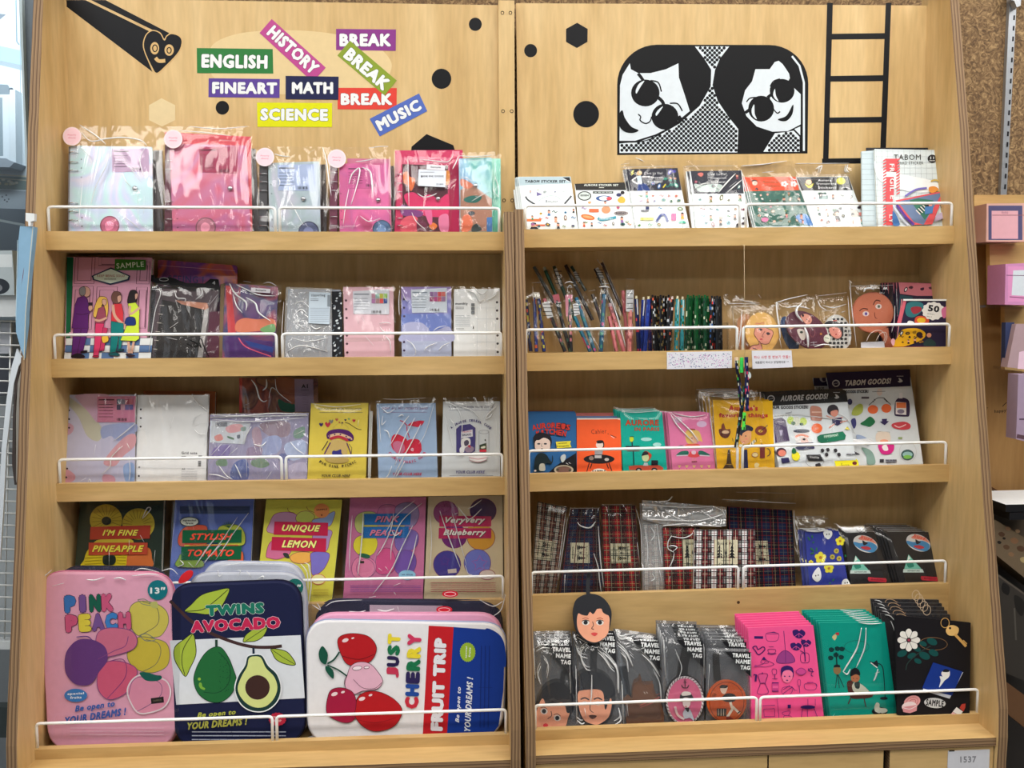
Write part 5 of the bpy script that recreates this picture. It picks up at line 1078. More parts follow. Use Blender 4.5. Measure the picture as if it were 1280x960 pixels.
def gridpts(x0,y0,x1,y1,nx,ny,sk=0.0,seed=3):
    r=random.Random(seed);return[(x0+(x1-x0)*(i+.5)/nx+r.uniform(-.2,.2)*(x1-x0)/nx+sk*((y0+(y1-y0)*(j+.5)/ny)-y0),y0+(y1-y0)*(j+.5)/ny+r.uniform(-.2,.2)*(y1-y0)/ny)for j in range(ny)for i in range(nx)]
SS='sticker packs on the top right board'
WP=(236,242,242)
it=item('sticker_pack','white TABOM STICKER SET pack, leftmost on the top right board','sticker pack','R',0,.022,26,((62,328),(585,325),(665,855),(130,855)),E1,SS)
def t1(c):
    c.poly(((66,330),(586,326),(596,395),(76,415)),(176,196,204));c.text('TABOM STICKER SET',335,374,410,28,(40,44,50),.06,0,.1)
    c.poly(((505,335),(575,332),(588,385)),(30,32,36));c.line([(510,345),(580,380)],6,(226,230,230))
    c.line([(135,525),(160,560),(230,605)],16,(66,70,76),smooth=True);c.line([(595,520),(560,560),(525,600)],16,(66,70,76),smooth=True);c.line([(265,575),(300,545),(370,520),(440,525),(490,560)],4,(150,190,180),smooth=True);c.poly(((245,480),(305,505),(248,522)),(120,110,160));c.text('Bonjour',398,578,120,36,(40,60,90),.0);c.text('MERCI & TABOM',390,605,130,8,(80,80,120),.02)
    c.rect(140,750,290,775,(232,120,70));c.ell(215,810,26,26,(224,170,140));c.poly(((180,850),(195,830),(245,830),(265,850)),INK);c.blob([(190,805),(200,788),(235,790),(240,805)],INK);c.rect(240,805,330,822,(220,100,60))
    motifs(c,gridpts(160,650,640,850,6,3,.04,5)[1:],22,PAL,4);motifs(c,gridpts(130,430,560,520,5,1,0,6),14,((150,160,170),(170,180,160),(140,130,180)),8)
book(it,WP,.003,draw=t1)
copies(it,3,.006,0,-.0035,'white sticker pack in the stack behind the TABOM set',SS)
it.c.z(E1)
it=item('sticker_pack','AURORE STICKER SET pack with a black header','sticker pack','R',0,.024,26,((628,398),(1125,385),(1225,855),(668,855)),E1,SS)
def t2(c):
    c.poly(((628,398),(1125,385),(1142,462),(640,462)),(36,34,32));c.text('AURORE STICKER SET',892,411,345,20,(222,226,220),.05);c.rect(870,432,920,440,(200,200,190))
    c.ell(725,520,68,48,(60,62,62));c.ell(725,520,56,38,(206,216,212));c.text('ESSEN',725,515,80,18,(40,44,44),.06);c.rect(808,474,1012,496,(50,50,52));c.text('LA VIE EN ROSE',910,485,180,12,(210,220,216),.04)
    c.ell(920,545,82,28,(60,90,150));c.ell(920,545,50,22,(222,226,232));c.ell(970,548,26,18,(206,80,90));c.blob([(1055,560),(1095,525),(1130,550),(1125,585),(1080,590)],(232,180,70));c.ell(1105,488,20,18,(40,34,38));c.ell(1068,510,26,18,(60,60,100))
    c.rect(770,650,868,685,(230,110,70));c.ell(940,660,45,36,(230,150,110));c.ell(758,733,70,26,(232,112,50),12);c.ell(758,733,52,12,(236,160,110),12);c.ell(1090,694,72,22,(150,140,140));c.text('SUNDAY',1088,694,100,20,INK,.06);c.line([(860,740),(900,760),(1040,735)],26,(60,150,170),smooth=True);c.text('Summer',940,748,140,24,(206,226,232),.02)
    motifs(c,gridpts(690,770,1200,845,7,1,.03,3),22,PAL,9);motifs(c,[(775,590),(1098,765),(740,790),(1150,780),(930,600),(720,650),(1060,640)],22,PAL,11)
book(it,WP,.003,draw=t2);copies(it,1,.006,.001,0,'sticker pack directly behind the AURORE STICKER SET pack',SS)
def cest(label,quad,zoom,top,fn,bagq,cr,n,sd,hole=None):
    it=item('sticker_pack',label,'sticker pack','R',0,.026,27,quad,zoom,SS)
    book(it,WP,.002,draw=fn);it.c.z(zoom)
    bag(it,bagq,.002,glint_creases=cr,puff=.0006)
    if n:copies(it,n,.005,0,sd,label.split(',')[0].replace('front','back')+' kind, further back in its stack',SS)
    return it
def cv(c,x,y,zoom):pass
def t3(c):
    N=(34,34,52);c.poly(((100,250),(615,240),(655,462),(140,470)),N)
    c.poly(((165,265),(182,262),(168,290),(185,288),(150,318),(160,290),(145,292)),(232,226,60));c.blob([(205,290),(225,268),(255,275),(258,300),(235,315),(210,308)],(226,196,150));c.poly(((205,320),(250,315),(262,395),(220,398)),(216,232,240));c.line([(215,325),(165,365),(225,402)],14,(226,226,226),smooth=True);c.line([(255,330),(340,325)],12,(226,226,226));c.poly(((220,400),(300,395),(345,468),(210,468)),(30,60,130))
    c.text("C'est La Vie!",372,292,185,26,WHT,.0);c.text('Transparent',395,337,150,20,WHT,.02);c.text('Stickers!',390,378,150,20,WHT,.02);motifs(c,[(540,280),(580,275)],26,((90,80,190),(60,60,140)),2);motifs(c,gridpts(470,330,625,450,3,2,0,4),26,((20,130,120),(60,170,150),(40,120,100)),5);motifs(c,[(370,400),(430,425)],26,((196,90,60),(60,120,190)),3);c.line([(470,440),(495,405)],12,(232,216,60))
    motifs(c,gridpts(190,490,640,600,6,2,.15,6),22,PAL+((206,60,90),(60,170,150)),12);c.line([(400,785),(450,715),(490,720),(515,785)],22,(80,96,160),smooth=True);c.rect(550,700,600,770,(226,70,150));c.blob([(620,795),(660,772),(700,795)],(60,180,150));c.line([(662,790),(664,840)],4,(60,120,100));c.rect(240,740,375,768,(206,206,90));c.rect(295,632,328,662,(50,60,110));c.line([(245,675),(325,675)],14,(50,50,70));motifs(c,[(230,820),(430,810),(640,655),(440,650),(660,730),(340,815)],24,PAL,14)
cest("black headed C'est La Vie sticker pack, third pack from the left, front one",((100,250),(612,240),(735,840),(200,840)),E2,None,t3,((62,108),(598,108),(740,840),(190,840)),((1.5,(80,115),(200,150),(280,185)),(2,(110,120),(260,170)),(1.2,(380,120),(400,160)),(1.4,(80,210),(130,200)),(1,(75,240),(600,228))),1,-.005)
def t4(c):
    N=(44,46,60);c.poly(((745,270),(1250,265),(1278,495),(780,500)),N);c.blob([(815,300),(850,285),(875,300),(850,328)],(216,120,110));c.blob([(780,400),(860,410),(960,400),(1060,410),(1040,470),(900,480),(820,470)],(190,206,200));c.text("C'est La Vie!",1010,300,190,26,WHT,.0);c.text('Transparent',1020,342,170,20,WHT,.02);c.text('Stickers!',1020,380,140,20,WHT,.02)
    motifs(c,[(800,380),(970,425),(1210,330),(1230,430)],24,((226,150,170),(150,60,80),(60,120,120)),3)
    motifs(c,gridpts(800,510,1290,600,5,1,.1,3),26,((60,110,70),(40,40,40),(110,110,50),(120,160,170)),4);motifs(c,gridpts(830,630,1300,840,6,3,.1,4),24,((60,40,44),(90,170,180),(60,130,90),(150,60,90),(150,120,90),(40,50,60)),6)
cest("slate headed C'est La Vie sticker pack with white glare, fourth pack, front one",((735,270),(1255,265),(1330,840),(800,840)),E2,None,t4,((690,128),(1205,128),(1340,840),(790,840)),((3,(1190,305),(1100,400),(1020,495)),(2.4,(1250,370),(1180,430),(1110,490)),(2,(1200,385),(1130,440)),(2.4,(780,460),(860,410),(940,400)),(2,(960,400),(1000,440),(1050,470)),(1,(700,230),(1200,225)),(1.6,(1070,360),(1110,320))),1,-.006)
def t5(c):
    c.poly(((130,295),(600,292),(635,410),(165,420)),(232,84,48));c.poly(((165,420),(640,410),(755,728),(245,735)),(50,104,92));c.blob([(205,330),(235,318),(262,330),(250,340)],(34,28,34));c.ell(238,348,24,20,(236,206,190));c.blob([(240,400),(258,390),(270,412)],(50,40,50));c.text('Aurore',375,338,140,24,(120,80,30),.01);c.text('Stickers',385,372,150,22,(120,80,30),.01)
    for x in(500,585):
        for a in range(5):c.ell(x+20*math.cos(a*1.26),357+16*math.sin(a*1.26),12,10,(240,226,220))
    c.blob([(600,650),(640,625),(700,630),(735,680),(750,728),(640,700)],(70,130,200));motifs(c,gridpts(200,425,640,720,7,6,.2,9),17,((226,180,160),(220,222,214),(150,120,80),(120,160,120),(206,130,150),(226,230,226),(60,80,70)),7);c.ell(322,682,32,20,(222,130,170));c.text('merci',500,665,110,10,(190,216,200),.01)
cest('orange and green Aurore sticker pack, fifth pack, front one',((130,295),(600,292),(752,728),(240,735)),E3,None,t5,((105,185),(585,150),(770,735),(225,735)),((2,(130,200),(300,190),(520,158)),(2.6,(320,260),(400,250)),(2,(540,290),(580,325),(600,320)),(1.5,(110,235),(180,440),(240,700)),(1.5,(600,300),(680,520),(750,720))),1,-.002)
def t6(c):
    c.poly(((610,295),(1070,292),(1110,412),(650,415)),(34,34,38));c.blob([(690,345),(700,320),(735,320),(745,345),(720,362)],(236,190,150));c.blob([(680,350),(720,370),(760,350),(740,388),(710,388)],(232,216,40));c.text('Aurore',860,322,120,20,WHT,.02);c.text('Transparent',870,355,180,20,WHT,.02);c.text('Stickers!',880,388,160,20,WHT,.02);c.ell(1003,330,40,30,(226,220,50));c.line([(1000,395),(1050,385),(1080,400)],5,WHT,smooth=True)
    c.rect(800,432,875,452,(50,90,80));c.rect(810,460,885,490,(120,150,150));c.ell(965,605,26,20,(40,30,36));c.ell(968,622,20,16,(236,190,170));c.poly(((950,640),(985,640),(1005,690),(960,690)),(40,40,46));c.poly(((1085,590),(1130,580),(1165,610),(1160,650),(1095,650)),(190,180,170));c.text('Transparent',945,566,130,12,(90,130,110),.01)
    motifs(c,gridpts(700,430,1120,510,5,1,.3,2),22,((30,28,34),(220,90,120),(120,150,150),(60,60,70)),3);motifs(c,gridpts(750,550,1180,720,6,3,.3,5),20,((60,50,60),(90,130,120),(206,130,120),(120,110,70),(40,50,50)),8)
cest('black headed Aurore transparent sticker pack, sixth pack',((605,292),(1070,288),(1232,725),(758,728)),E3,None,t6,((595,172),(1080,172),(1245,728),(750,728)),((1.6,(610,180),(1070,178)),(2,(790,230),(830,200),(810,260)),(2.4,(1060,190),(1050,240),(1070,260)),(1.6,(945,250),(950,245)),(1,(620,285),(1080,282))),1,-.001)
it=item('sticker_board','large TABOM board sticker pack with grid paper and FRAGILE tape, right end','sticker pack','R',0,.022,14,((245,120),(850,130),(892,825),(275,825)),E4)
def t7(c):
    for x in list(range(260,880,51)):c.line([(x,130),(x+20,825)],2.2,(176,186,190))
    for y in range(140,825,52):c.line([(246,y),(866,y)],2.2,(176,186,190))
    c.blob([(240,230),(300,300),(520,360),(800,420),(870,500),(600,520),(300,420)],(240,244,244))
    c.text('TABOM',545,197,248,50,(60,62,62),.0);c.text('BOARD STICKER',560,250,265,28,(90,96,96),.0);c.ell(774,212,42,38,(50,50,52));c.text('11',774,204,34,22,WHT,.03);c.text('sheets',774,228,52,12,WHT,.02)
    R=(232,84,90)
    for y0,y1 in((212,340),(380,825)):
        c.rect(350,y0,455 if y0<300 else 420,min(y1,330)if y0<300 else 560,R)
        if y0>300:c.rect(350,560,410,825,R)
    for k_ in range(22):y=215+k_*28;c.poly(((320,y+14),(352,y-6),(352,y+8),(320,y+26)),R);
    for k_ in range(12):y=215+k_*28;c.poly(((440,y+14),(472,y-6),(472,y+8),(440,y+26)),R)
    c.text('FR',400,300,76,44,(240,232,232),.03,90);c.text('GIL',402,455,120,44,(240,232,232),.03,90);c.text('E',402,570,34,40,(240,232,232),.03,90);c.text('LY',392,770,80,36,(240,232,232),.03,90)
    c.ring(795,470,58,58,14,(206,176,90),0,-130,60);c.blob([(740,480),(790,470),(830,500),(780,530),(745,520)],(232,150,70))
    c.poly(((430,600),(860,515),(878,545),(770,820),(590,825)),(222,90,96));c.poly(((450,612),(850,530),(845,560),(760,700),(690,825),(600,800)),(110,130,166));c.poly(((560,600),(640,580),(780,600),(760,700),(700,780),(640,700)),(60,120,100));c.line([(520,560),(620,500),(720,485)],16,(120,110,190),smooth=True);c.line([(440,640),(530,760),(600,825)],24,(90,60,150));c.line([(410,650),(500,780),(550,825)],18,(200,206,222));c.blob([(405,700),(440,740),(470,825),(410,825)],(60,110,170))
    for k_ in range(4):c.line([(620+k_*20,690-k_*16),(660+k_*20,730-k_*16)],9,(236,230,226));c.line([(632+k_*20,680-k_*16),(672+k_*20,720-k_*16)],6,(40,40,50))
    c.ell(738,636,26,22,(50,40,46));c.ell(752,645,16,16,(232,160,140));c.poly(((700,660),(780,650),(770,720),(700,730)),(80,130,190));c.poly(((800,740),(880,700),(890,760),(790,800)),(196,180,206));c.line([(840,650),(890,720)],4,(60,50,60))
book(it,(222,232,234),.006,draw=t7);it.c.z(E4)
part_poly(it,'clear_sleeve_edge',[(140,128),(250,120),(278,825),(150,825)],(200,216,222),-.011,-.0065,lambda k:[k.line([(140,y),(262,y)],2,(130,150,156))for y in range(150,825,48)])
it=item('sticker_board','dark board sticker pack just showing above the TABOM board pack','sticker pack','R',0,.046,13,((170,108),(762,108),(790,825),(180,825)),E4)
book(it,(34,34,38),.002)

# ------------------------------------------------------------ right shelf, second board: pencils, pens, mirrors, cards
F1=(650,310,6.857);F2=(780,350,8);F3=(900,330,6.857);F4=(1040,330,7.529)
def stick(c,mb,a,b,r,cols,n0,hexa=6,tipcol=None,seed=0,seglen=.006):
    """pen or pencil lying on the canvas plane from a (top) to b (bottom, crop pixels), with printed pattern"""
    R_=random.Random(seed);p,q=c.uv(*a),c.uv(*b);q=(q[0],max(q[1],.001));L=math.hypot(p[0]-q[0],p[1]-q[1]);k=max(2,int(L/seglen));prev=None
    A=Vector((p[0],-n0,p[1]));B=Vector((q[0],-n0,q[1]));t=(B-A).normalized();e1=t.cross(Vector((0,1,0))).normalized();e2=t.cross(e1)
    for i in range(k):
        P0,P1=A+(B-A)*i/k,A+(B-A)*(i+1)/k
        for j in range(hexa):
            a0,a1=2*math.pi*j/hexa,2*math.pi*(j+1)/hexa;col=cols[0]if R_.random()<.6 else R_.choice(cols)
            if tipcol and i==0:col=tipcol
            mb.raw([P0+(e1*math.cos(a0)+e2*math.sin(a0))*r,P0+(e1*math.cos(a1)+e2*math.sin(a1))*r,P1+(e1*math.cos(a1)+e2*math.sin(a1))*r,P1+(e1*math.cos(a0)+e2*math.sin(a0))*r],[(0,1,2,3)],paper(col,.3,.3),hexa>8)
    for P0 in(A,B):mb.raw([P0+(e1*math.cos(2*math.pi*j/hexa)+e2*math.sin(2*math.pi*j/hexa))*r for j in range(hexa)],[tuple(range(hexa))],paper(tipcol or cols[0]))
def pencils(label,zoom,sticks,y0,lean,bagq=None,lab=None,hdr=None,cr=(),seed=1,film_=None):
    x=[s[0][0]for s in sticks]+[s[1][0]for s in sticks];y=min(s[0][1]for s in sticks)
    it=item('pencil_pack',label,'pencils','R',1,y0,lean,((min(x),y),(max(x),y),(max(x),890),(min(x),890)),zoom,'bagged pencils on the second right board')
    for k_,(a,b,r,cols,tip)in enumerate(sticks):
        mb=MB();stick(it.c,mb,a,b,r,cols,.003,6,tip,seed+k_);mb.build('pencil',it.root)
    if lab:part_poly(it,'barcode_label',lab,(206,208,210),.0064,.0068,lambda k:k.scribble(*(min(p[0]for p in lab)+8,min(p[1]for p in lab)+12,max(p[0]for p in lab)-8,max(p[1]for p in lab)-10),4,INK,6))
    if hdr:part_poly(it,'header_card',hdr[0],hdr[1],.0055,.006)
    if bagq:bag(it,bagq,.0075,film_ or FILM,glint_creases=cr,seg=8)
    return it
NV=(26,34,84);PKP=(206,110,126);TL=(14,96,124);GN=(18,78,60)
pencils('navy flower pencils in a bag at the left end',F1,[((48,420),(92,890),.0035,(NV,(206,70,50),(26,34,84),(30,50,110),(190,180,60)),(206,196,150))],.05,14,((25,300),(130,300),(150,890),(40,890)),seed=3)
pencils('blue pencils with orange flowers and a cream header, second from the left',F1,[((120,430),(140,890),.0035,((30,46,120),(40,60,140),(206,90,50)),None),((160,440),(205,890),.0035,((30,46,120),(206,80,50),(200,190,70),(40,60,140)),None)],.035,14,((92,295),(182,290),(222,890),(100,890)),hdr=([(104,385),(165,385),(170,440),(108,445)],(206,202,190)),cr=((2,(100,310),(175,305)),(1.5,(105,340),(120,560))),seed=5)
pencils('black flower pencils with a slanted white barcode label',F1,[((205,440),(385,890),.0036,((24,22,26),(30,26,30),(150,60,80),(90,110,80)),(196,100,120))],.02,14,((165,400),(262,380),(420,890),(300,890)),lab=[(185,480),(245,460),(282,595),(232,612)],seed=8)
pencils('black flower pencils with a pink top, slanted, right of the barcode label',F1,[((305,430),(430,890),.0036,((26,22,28),(30,26,30),(196,90,110),(60,110,90)),PKP)],.034,14,((268,400),(345,385),(470,890),(350,890)),hdr=([(275,410),(330,400),(345,470),(295,480)],PKP),seed=12)
pencils('upright black pencils with a pink header card',F1,[((420,440),(435,890),.0036,((26,22,28),(30,26,30),(190,110,120),(60,110,80),(206,196,120)),(60,140,110))],.022,13,((375,300),(458,295),(470,890),(385,890)),hdr=([(384,410),(445,405),(445,465),(412,470),(408,590),(390,590)],(214,140,160)),cr=((2.5,(380,310),(420,300),(455,310)),(1.8,(385,345),(450,350)),(1.6,(400,360),(420,330),(440,345))),seed=14)
pencils('teal flower pencils leaning, with a white barcode label',F1,[((480,430),(640,890),.0038,(TL,(20,110,140),(196,70,130),(30,130,120)),(30,110,150)),((465,590),(600,890),.0036,(TL,(30,120,130),(206,70,120)),None)],.02,14,((445,410),(505,395),(700,890),(560,890)),lab=[(448,490),(490,475),(512,575),(462,590)],cr=((1.5,(600,740),(680,880)),),seed=16)
pencils('green pencils in a long bag standing behind, label reading upward',F1,[((290,160),(470,620),.0036,(GN,(14,60,50),(20,90,70)),None),((205,170),(340,480),.0034,(GN,(60,90,80)),(160,170,160))],.055,12,((190,60),(310,60),(560,700),(420,700)),lab=[(290,190),(312,178),(362,330),(345,338)],seed=18)
pencils('grey green pencils behind, beside the left upright',F1,[((120,165),(290,470),.0034,((90,100,100),(60,80,76),(110,110,110)),None)],.064,12,((95,130),(190,150),(360,600),(250,600)),seed=20)
pencils('dark brown pencils in a long slanted bag, middle of the pencils',F1,[((390,150),(620,620),.0036,((44,28,28),(60,34,34),(30,50,40)),None),((440,160),(560,370),.003,((30,60,50),(120,130,120)),None)],.06,12,((340,130),(450,140),(690,640),(560,640)),lab=[(452,215),(476,205),(512,290),(494,302)],seed=22)
pencils('black pencils in a slanted bag with a black and white label, highest one',F1,[((640,180),(850,620),.003,((40,30,34),(60,40,44),(30,26,30)),None),((700,130),(900,600),.003,((70,56,60),(50,40,44)),None)],.055,12,((630,110),(700,100),(920,640),(800,640)),lab=[(640,185),(665,172),(718,262),(690,282)],cr=((2,(655,110),(700,170)),(1.4,(700,110),(860,480))),seed=24)
pencils('dotted pencils in a short bag between the teal and the blue ones',F1,[((620,400),(700,640),.0034,((60,56,60),(110,100,90),(90,60,80)),None)],.05,12,((560,370),(650,345),(740,700),(640,700)),cr=((1.5,(580,380),(640,370)),),seed=26)
pencils('blue pencil in an upright bag with a white top',F1,[((720,400),(690,890),.0042,((10,84,120),(20,100,130),(190,70,130),(60,140,120)),(30,110,150))],.02,13,((668,290),(765,290),(745,890),(665,890)),cr=((3,(672,345),(720,340),(762,350)),(2,(680,320),(755,315)),(2,(690,360),(680,460)),(2,(745,350),(740,420))),seed=28)
pencils('pink rose pencils leaning left in a bag',F1,[((765,480),(890,890),.0042,((214,120,124),(150,70,76),(226,140,140)),(222,190,196)),((762,590),(825,890),.0038,((214,120,124),(150,70,76)),None)],.034,13,((735,330),(790,420),(920,890),(790,890)),cr=((2,(770,430),(840,640),(900,860)),(1.4,(745,380),(800,560))),seed=30)
pencils('pink rose pencils upright behind the white barcode label',F1,[((880,370),(925,890),.0036,((206,110,116),(150,70,76),(226,140,140)),None)],.045,13,((850,330),(905,340),(950,890),(880,890)),seed=32)
pencils('pink patterned pencil with a large white barcode label',F1,[((945,540),(938,890),.0044,((222,130,124),(150,60,60),(226,150,140)),None)],.026,13,((900,270),(978,275),(972,890),(905,890)),lab=[(905,368),(970,365),(965,555),(902,550)],cr=((1,(905,275),(975,280)),),seed=34)
# pens in an acrylic holder
PG='pattern pens in the acrylic holder'
def pen(x0,x1,yt,cols,label,y0,clip=None,top=(226,220,190),seed=0,r=.0042):
    it=item('pen',label,'pen','R',1,y0,6,((x0,yt),(x0+8,yt),(x1+8,715),(x1,715)),F2,PG)
    mb=MB();c=it.c;stick(c,mb,(x0,yt+30),(x1,715),r,cols,0,10,None,seed,.005);mb.build('barrel',it.root)
    mb=MB();stick(c,mb,(x0,yt),(x0+(x1-x0)*.06,yt+34),r*.5,(top,),0,8,top,seed);mb.build('clicker',it.root)
    if clip:mb=MB();stick(c,mb,(x0+2,yt+36),(x0+(x1-x0)*.35,yt+190),r*.28,(clip,),r*1.25,6,clip,seed);mb.build('clip',it.root)
BLU=((36,56,140),(30,48,120),(40,60,150),(60,90,170));BLK=((22,20,22),(26,22,24),(30,26,24),(150,130,80));GRN=((14,84,40),(18,96,48),(20,70,40),(206,216,190));GRD=((16,70,40),(22,40,30),(206,210,180),(20,80,50));DOT=((28,28,30),(34,34,36),(90,90,92),(26,26,28));MIX=((24,22,24),(206,90,60),(200,206,210),(26,24,24))
for i,(x0,x1,yt,cols,lab,y0,clip,top)in enumerate(((122,150,160,((24,28,70),(196,50,60),(24,28,70)),'navy and red pen, leftmost in the acrylic holder',.022,(200,206,210),(214,206,170)),(196,170,170,BLU,'blue pen with white clicker, second from the left',.028,(210,210,214),(220,214,186)),(246,208,165,BLU,'blue pen leaning left with a hooked cream clicker',.02,None,(226,216,170)),(262,262,215,((50,40,100),(60,60,130),(150,90,130)),'violet pen just left of the black pens',.036,None,(60,50,90)),
    *[(285+i*27,310+i*22,150+(i%3)*6,BLK if i%2 else MIX,'black pen of the fanned bunch in the acrylic holder',.022+.009*(i%3),None,(30,28,28))for i in range(7)],(483,440,165,MIX,'black pen with a pale clicker next to the teal pens',.02,None,(226,206,200)),
    (535,520,160,((60,150,160),(40,110,110),(30,96,50),(200,150,60)),'teal pen with cream clicker, left one of two',.02,(190,220,220),(226,216,180)),(585,575,168,((60,150,160),(30,90,60),(20,90,50),(196,120,60)),'teal pen with cream clicker, right one of two',.024,(190,220,220),(226,210,180)),
    *[(640+i*28,620+i*32,150+(i%2)*8,GRN if i%2 else GRD,'green and white pen of the bunch in the acrylic holder',.022+.009*(i%3),None,(20,96,50))for i in range(8)],
    *[(880+i*26,868+i*33,158+(i%2)*6,((26,26,28),(206,60,46),(60,110,180),(190,190,186),(30,30,32))if i<2 else DOT,'dark pen with red and blue print' if i<2 else 'speckled dark grey pen at the right of the holder',.022+.01*(i%2),None,(40,40,44))for i in range(4)])):
    pen(x0,x1,yt,cols,lab,y0,clip,top,40+i)
it=item('pen_holder','clear acrylic pen holder with dividers on the second right board','holder','R',1,.0125,4,((95,432),(1045,425),(1050,715),(100,715)),F2)
it.c.mb.prism(it.q,-.0015,0,ACRYL);it.c.build('front_plate',it.root)
for x in(98,290,485,660,850,1045):
    u_,_=it.c.uv(x,600);mb=MB();mb.box(u_-.0006,u_+.0006,.0016,.052,.0005,it.q[0][1],ACRYL);mb.build('divider',it.root)
# mirrors in bags
def oval_item(name,label,cat,cx,cy,rx,ry,rot,bottomy,y0,zoom,col,draw,th=.004,lean=14,part='mirror_back',lead=None):
    it=item(name,label,cat,'R',1,y0,lean,((cx-rx,cy-ry),(cx+rx,cy-ry),(cx+rx,bottomy),(cx-rx,bottomy)),zoom,'pocket mirrors in bags')
    P=[it.c.uv(*p)for p in circle_pts(cx,cy,rx,ry,36,rot)];dv=min(p[1]for p in P)
    P=[(a,max(b,.0006))for a,b in P];it.c.mb.prism(P,-th,0,paper(col,.4,.2))
    draw(it.c);it.c.build(part,it.root);return it
def m1(c):
    c.ol=(5,(90,40,40));c.blob([(300,560),(305,535),(330,525),(400,550),(455,580),(440,640),(410,685),(350,680),(315,640),(292,600)],(222,150,130));c.blob([(255,740),(275,700),(330,690),(335,660),(352,690),(355,745)],(222,150,130));c.ol=None
    c.line([(305,540),(310,505),(340,515),(355,505),(375,500),(370,520)],6,(196,80,90));c.blob([(330,560),(345,552),(365,562),(350,572)],(60,40,50));c.blob([(395,592),(415,585),(430,600),(410,610)],(60,40,50));c.line([(385,575),(360,620),(375,625)],4,(120,50,50),smooth=True);c.ell(353,645,13,6,(196,60,80));c.line([(280,720),(320,735)],8,(90,30,60))
it=oval_item('pocket_mirror','golden oval mirror with a drawn face, in a clear bag','mirror',360,585,142,172,-8,735,.022,F3,(222,172,86),m1);it.c.z(F3)
bag(it,((90,360),(495,345),(510,738),(160,738)),.004,glint_creases=((3,(475,330),(480,420),(500,560),(508,640)),(2,(100,365),(280,370)),(1.6,(180,400),(170,560),(150,720)),(2,(500,640),(520,730)),(1.5,(430,370),(490,350))))
it=oval_item('pocket_mirror','orange edged mirror behind the golden oval one','mirror',225,600,85,175,-4,735,.045,F3,(196,130,70),lambda c:None);it.c.z(F3)
bag(it,((30,262),(330,262),(340,738),(60,738)),.004,glint_creases=((2.4,(40,270),(60,268)),(1.6,(130,300),(220,330),(330,340)),(2,(170,300),(200,330)),(2,(250,340),(310,350)),(1.6,(60,350),(130,345),(340,352)),(2,(320,265),(345,300)),(1.5,(100,380),(110,560))))
def m2(c):
    c.ol=(3,(60,20,30));c.blob([(690,450),(720,425),(770,440),(790,480),(770,515),(730,510)],(222,150,130));c.blob([(580,535),(620,520),(640,540),(610,560)],(222,160,140));c.ol=None
    c.blob([(660,570),(690,555),(725,570),(735,620),(720,650),(690,640)],(216,206,196));c.ell(697,585,14,10,(40,60,50));c.ell(918,640,30,34,(206,206,190));c.line([(900,630),(935,640)],5,(50,80,60));c.ring(792,590,22,34,4,(150,80,90));c.ell(865,600,10,10,(190,120,60));c.line([(775,675),(830,670)],6,(190,180,190));c.line([(775,695),(845,690)],5,(190,180,190));c.line([(800,665),(805,705)],5,(190,180,190));c.blob([(700,440),(710,428),(720,440),(712,455)],(50,30,36));c.ell(745,475,5,5,INK);c.ell(762,490,5,5,INK)
it=oval_item('pocket_mirror','maroon oval mirror with small figures, in a glossy bag','mirror',745,565,205,135,38,735,.022,F3,(92,32,54),m2);it.c.z(F3)
bag(it,((470,330),(820,260),(930,738),(560,738)),.004,glint_creases=((4.5,(690,345),(650,390),(650,440),(700,500)),(4.5,(710,540),(740,620),(745,720)),(2.6,(800,715),(880,695),(980,710)),(2,(475,335),(600,300),(740,270)),(2.2,(560,380),(660,370),(760,390)),(2,(600,480),(615,485)),(2,(830,320),(850,370),(900,400)),(3,(480,340),(500,400))))
it=oval_item('pocket_mirror','blue edged mirror tucked behind the maroon one','mirror',600,600,60,160,-20,735,.048,F3,(60,84,130),lambda c:None)
def m3(c):
    K=(30,30,34);r=0
    for j in range(9):
        for i in range(7):
            x,y=905+i*34+(j%2)*4,440+j*34
            if(x-1010)**2/115**2+(y-590)**2/150**2>.86:continue
            c.poly(((x-12,y-8),(x+2,y-12),(x+14,y-4),(x+8,y+8),(x+13,y+14),(x-4,y+6),(x-10,y+14)),K)
    c.blob([(890,520),(930,490),(1000,500),(1050,540),(1050,620),(1000,640),(930,560)],(44,40,44));c.blob([(930,560),(950,545),(1010,550),(1040,590),(1030,630),(990,640),(950,610)],(222,140,124));c.ell(970,565,5,5,K);c.ell(992,605,8,6,(176,40,50));c.line([(965,490),(1000,485)],10,(196,100,90))
it=oval_item('pocket_mirror','houndstooth oval mirror with a face, in a bag','mirror',1010,590,115,158,-12,735,.034,F3,(214,212,206),m3);it.c.z(F3)
bag(it,((820,265),(1080,240),(1110,738),(860,738)),.004,glint_creases=((2,(830,280),(1075,252)),(2,(870,360),(960,380),(1070,350)),(3,(1030,420),(1060,410)),(1.6,(880,480),(900,450)),(1.6,(1085,280),(1100,500),(1105,700)),(1.4,(860,410),(980,400))))
it=item('hand_mirror','terracotta head shaped hand mirror with two eyes, in a bag','mirror','R',1,.026,10,((190,270),(575,270),(620,790),(200,790)),F4)
def m4(c):
    K=(110,50,40)
    for x,y,ic in((318,468,(110,90,170)),(438,400,(120,130,110))):c.ell(x,y,30,24,(214,196,190));c.ell(x+2,y,13,15,ic);c.ell(x+4,y,5,6,INK)
    c.line([(258,442),(290,420),(338,425)],9,(90,46,36),smooth=True);c.line([(388,385),(405,350),(425,340),(455,350)],9,(90,46,36),smooth=True);c.line([(400,455),(405,500),(425,515)],5,K,smooth=True);c.ell(452,560,22,8,(140,40,40));c.ring(385,455,190,188,3,(160,90,70))
P=[it.c.uv(*p)for p in circle_pts(385,455,195,192,40)];it.c.mb.prism(P,-.004,0,paper((196,116,88),.35,.3));m4(it.c);it.c.build('mirror_head',it.root)
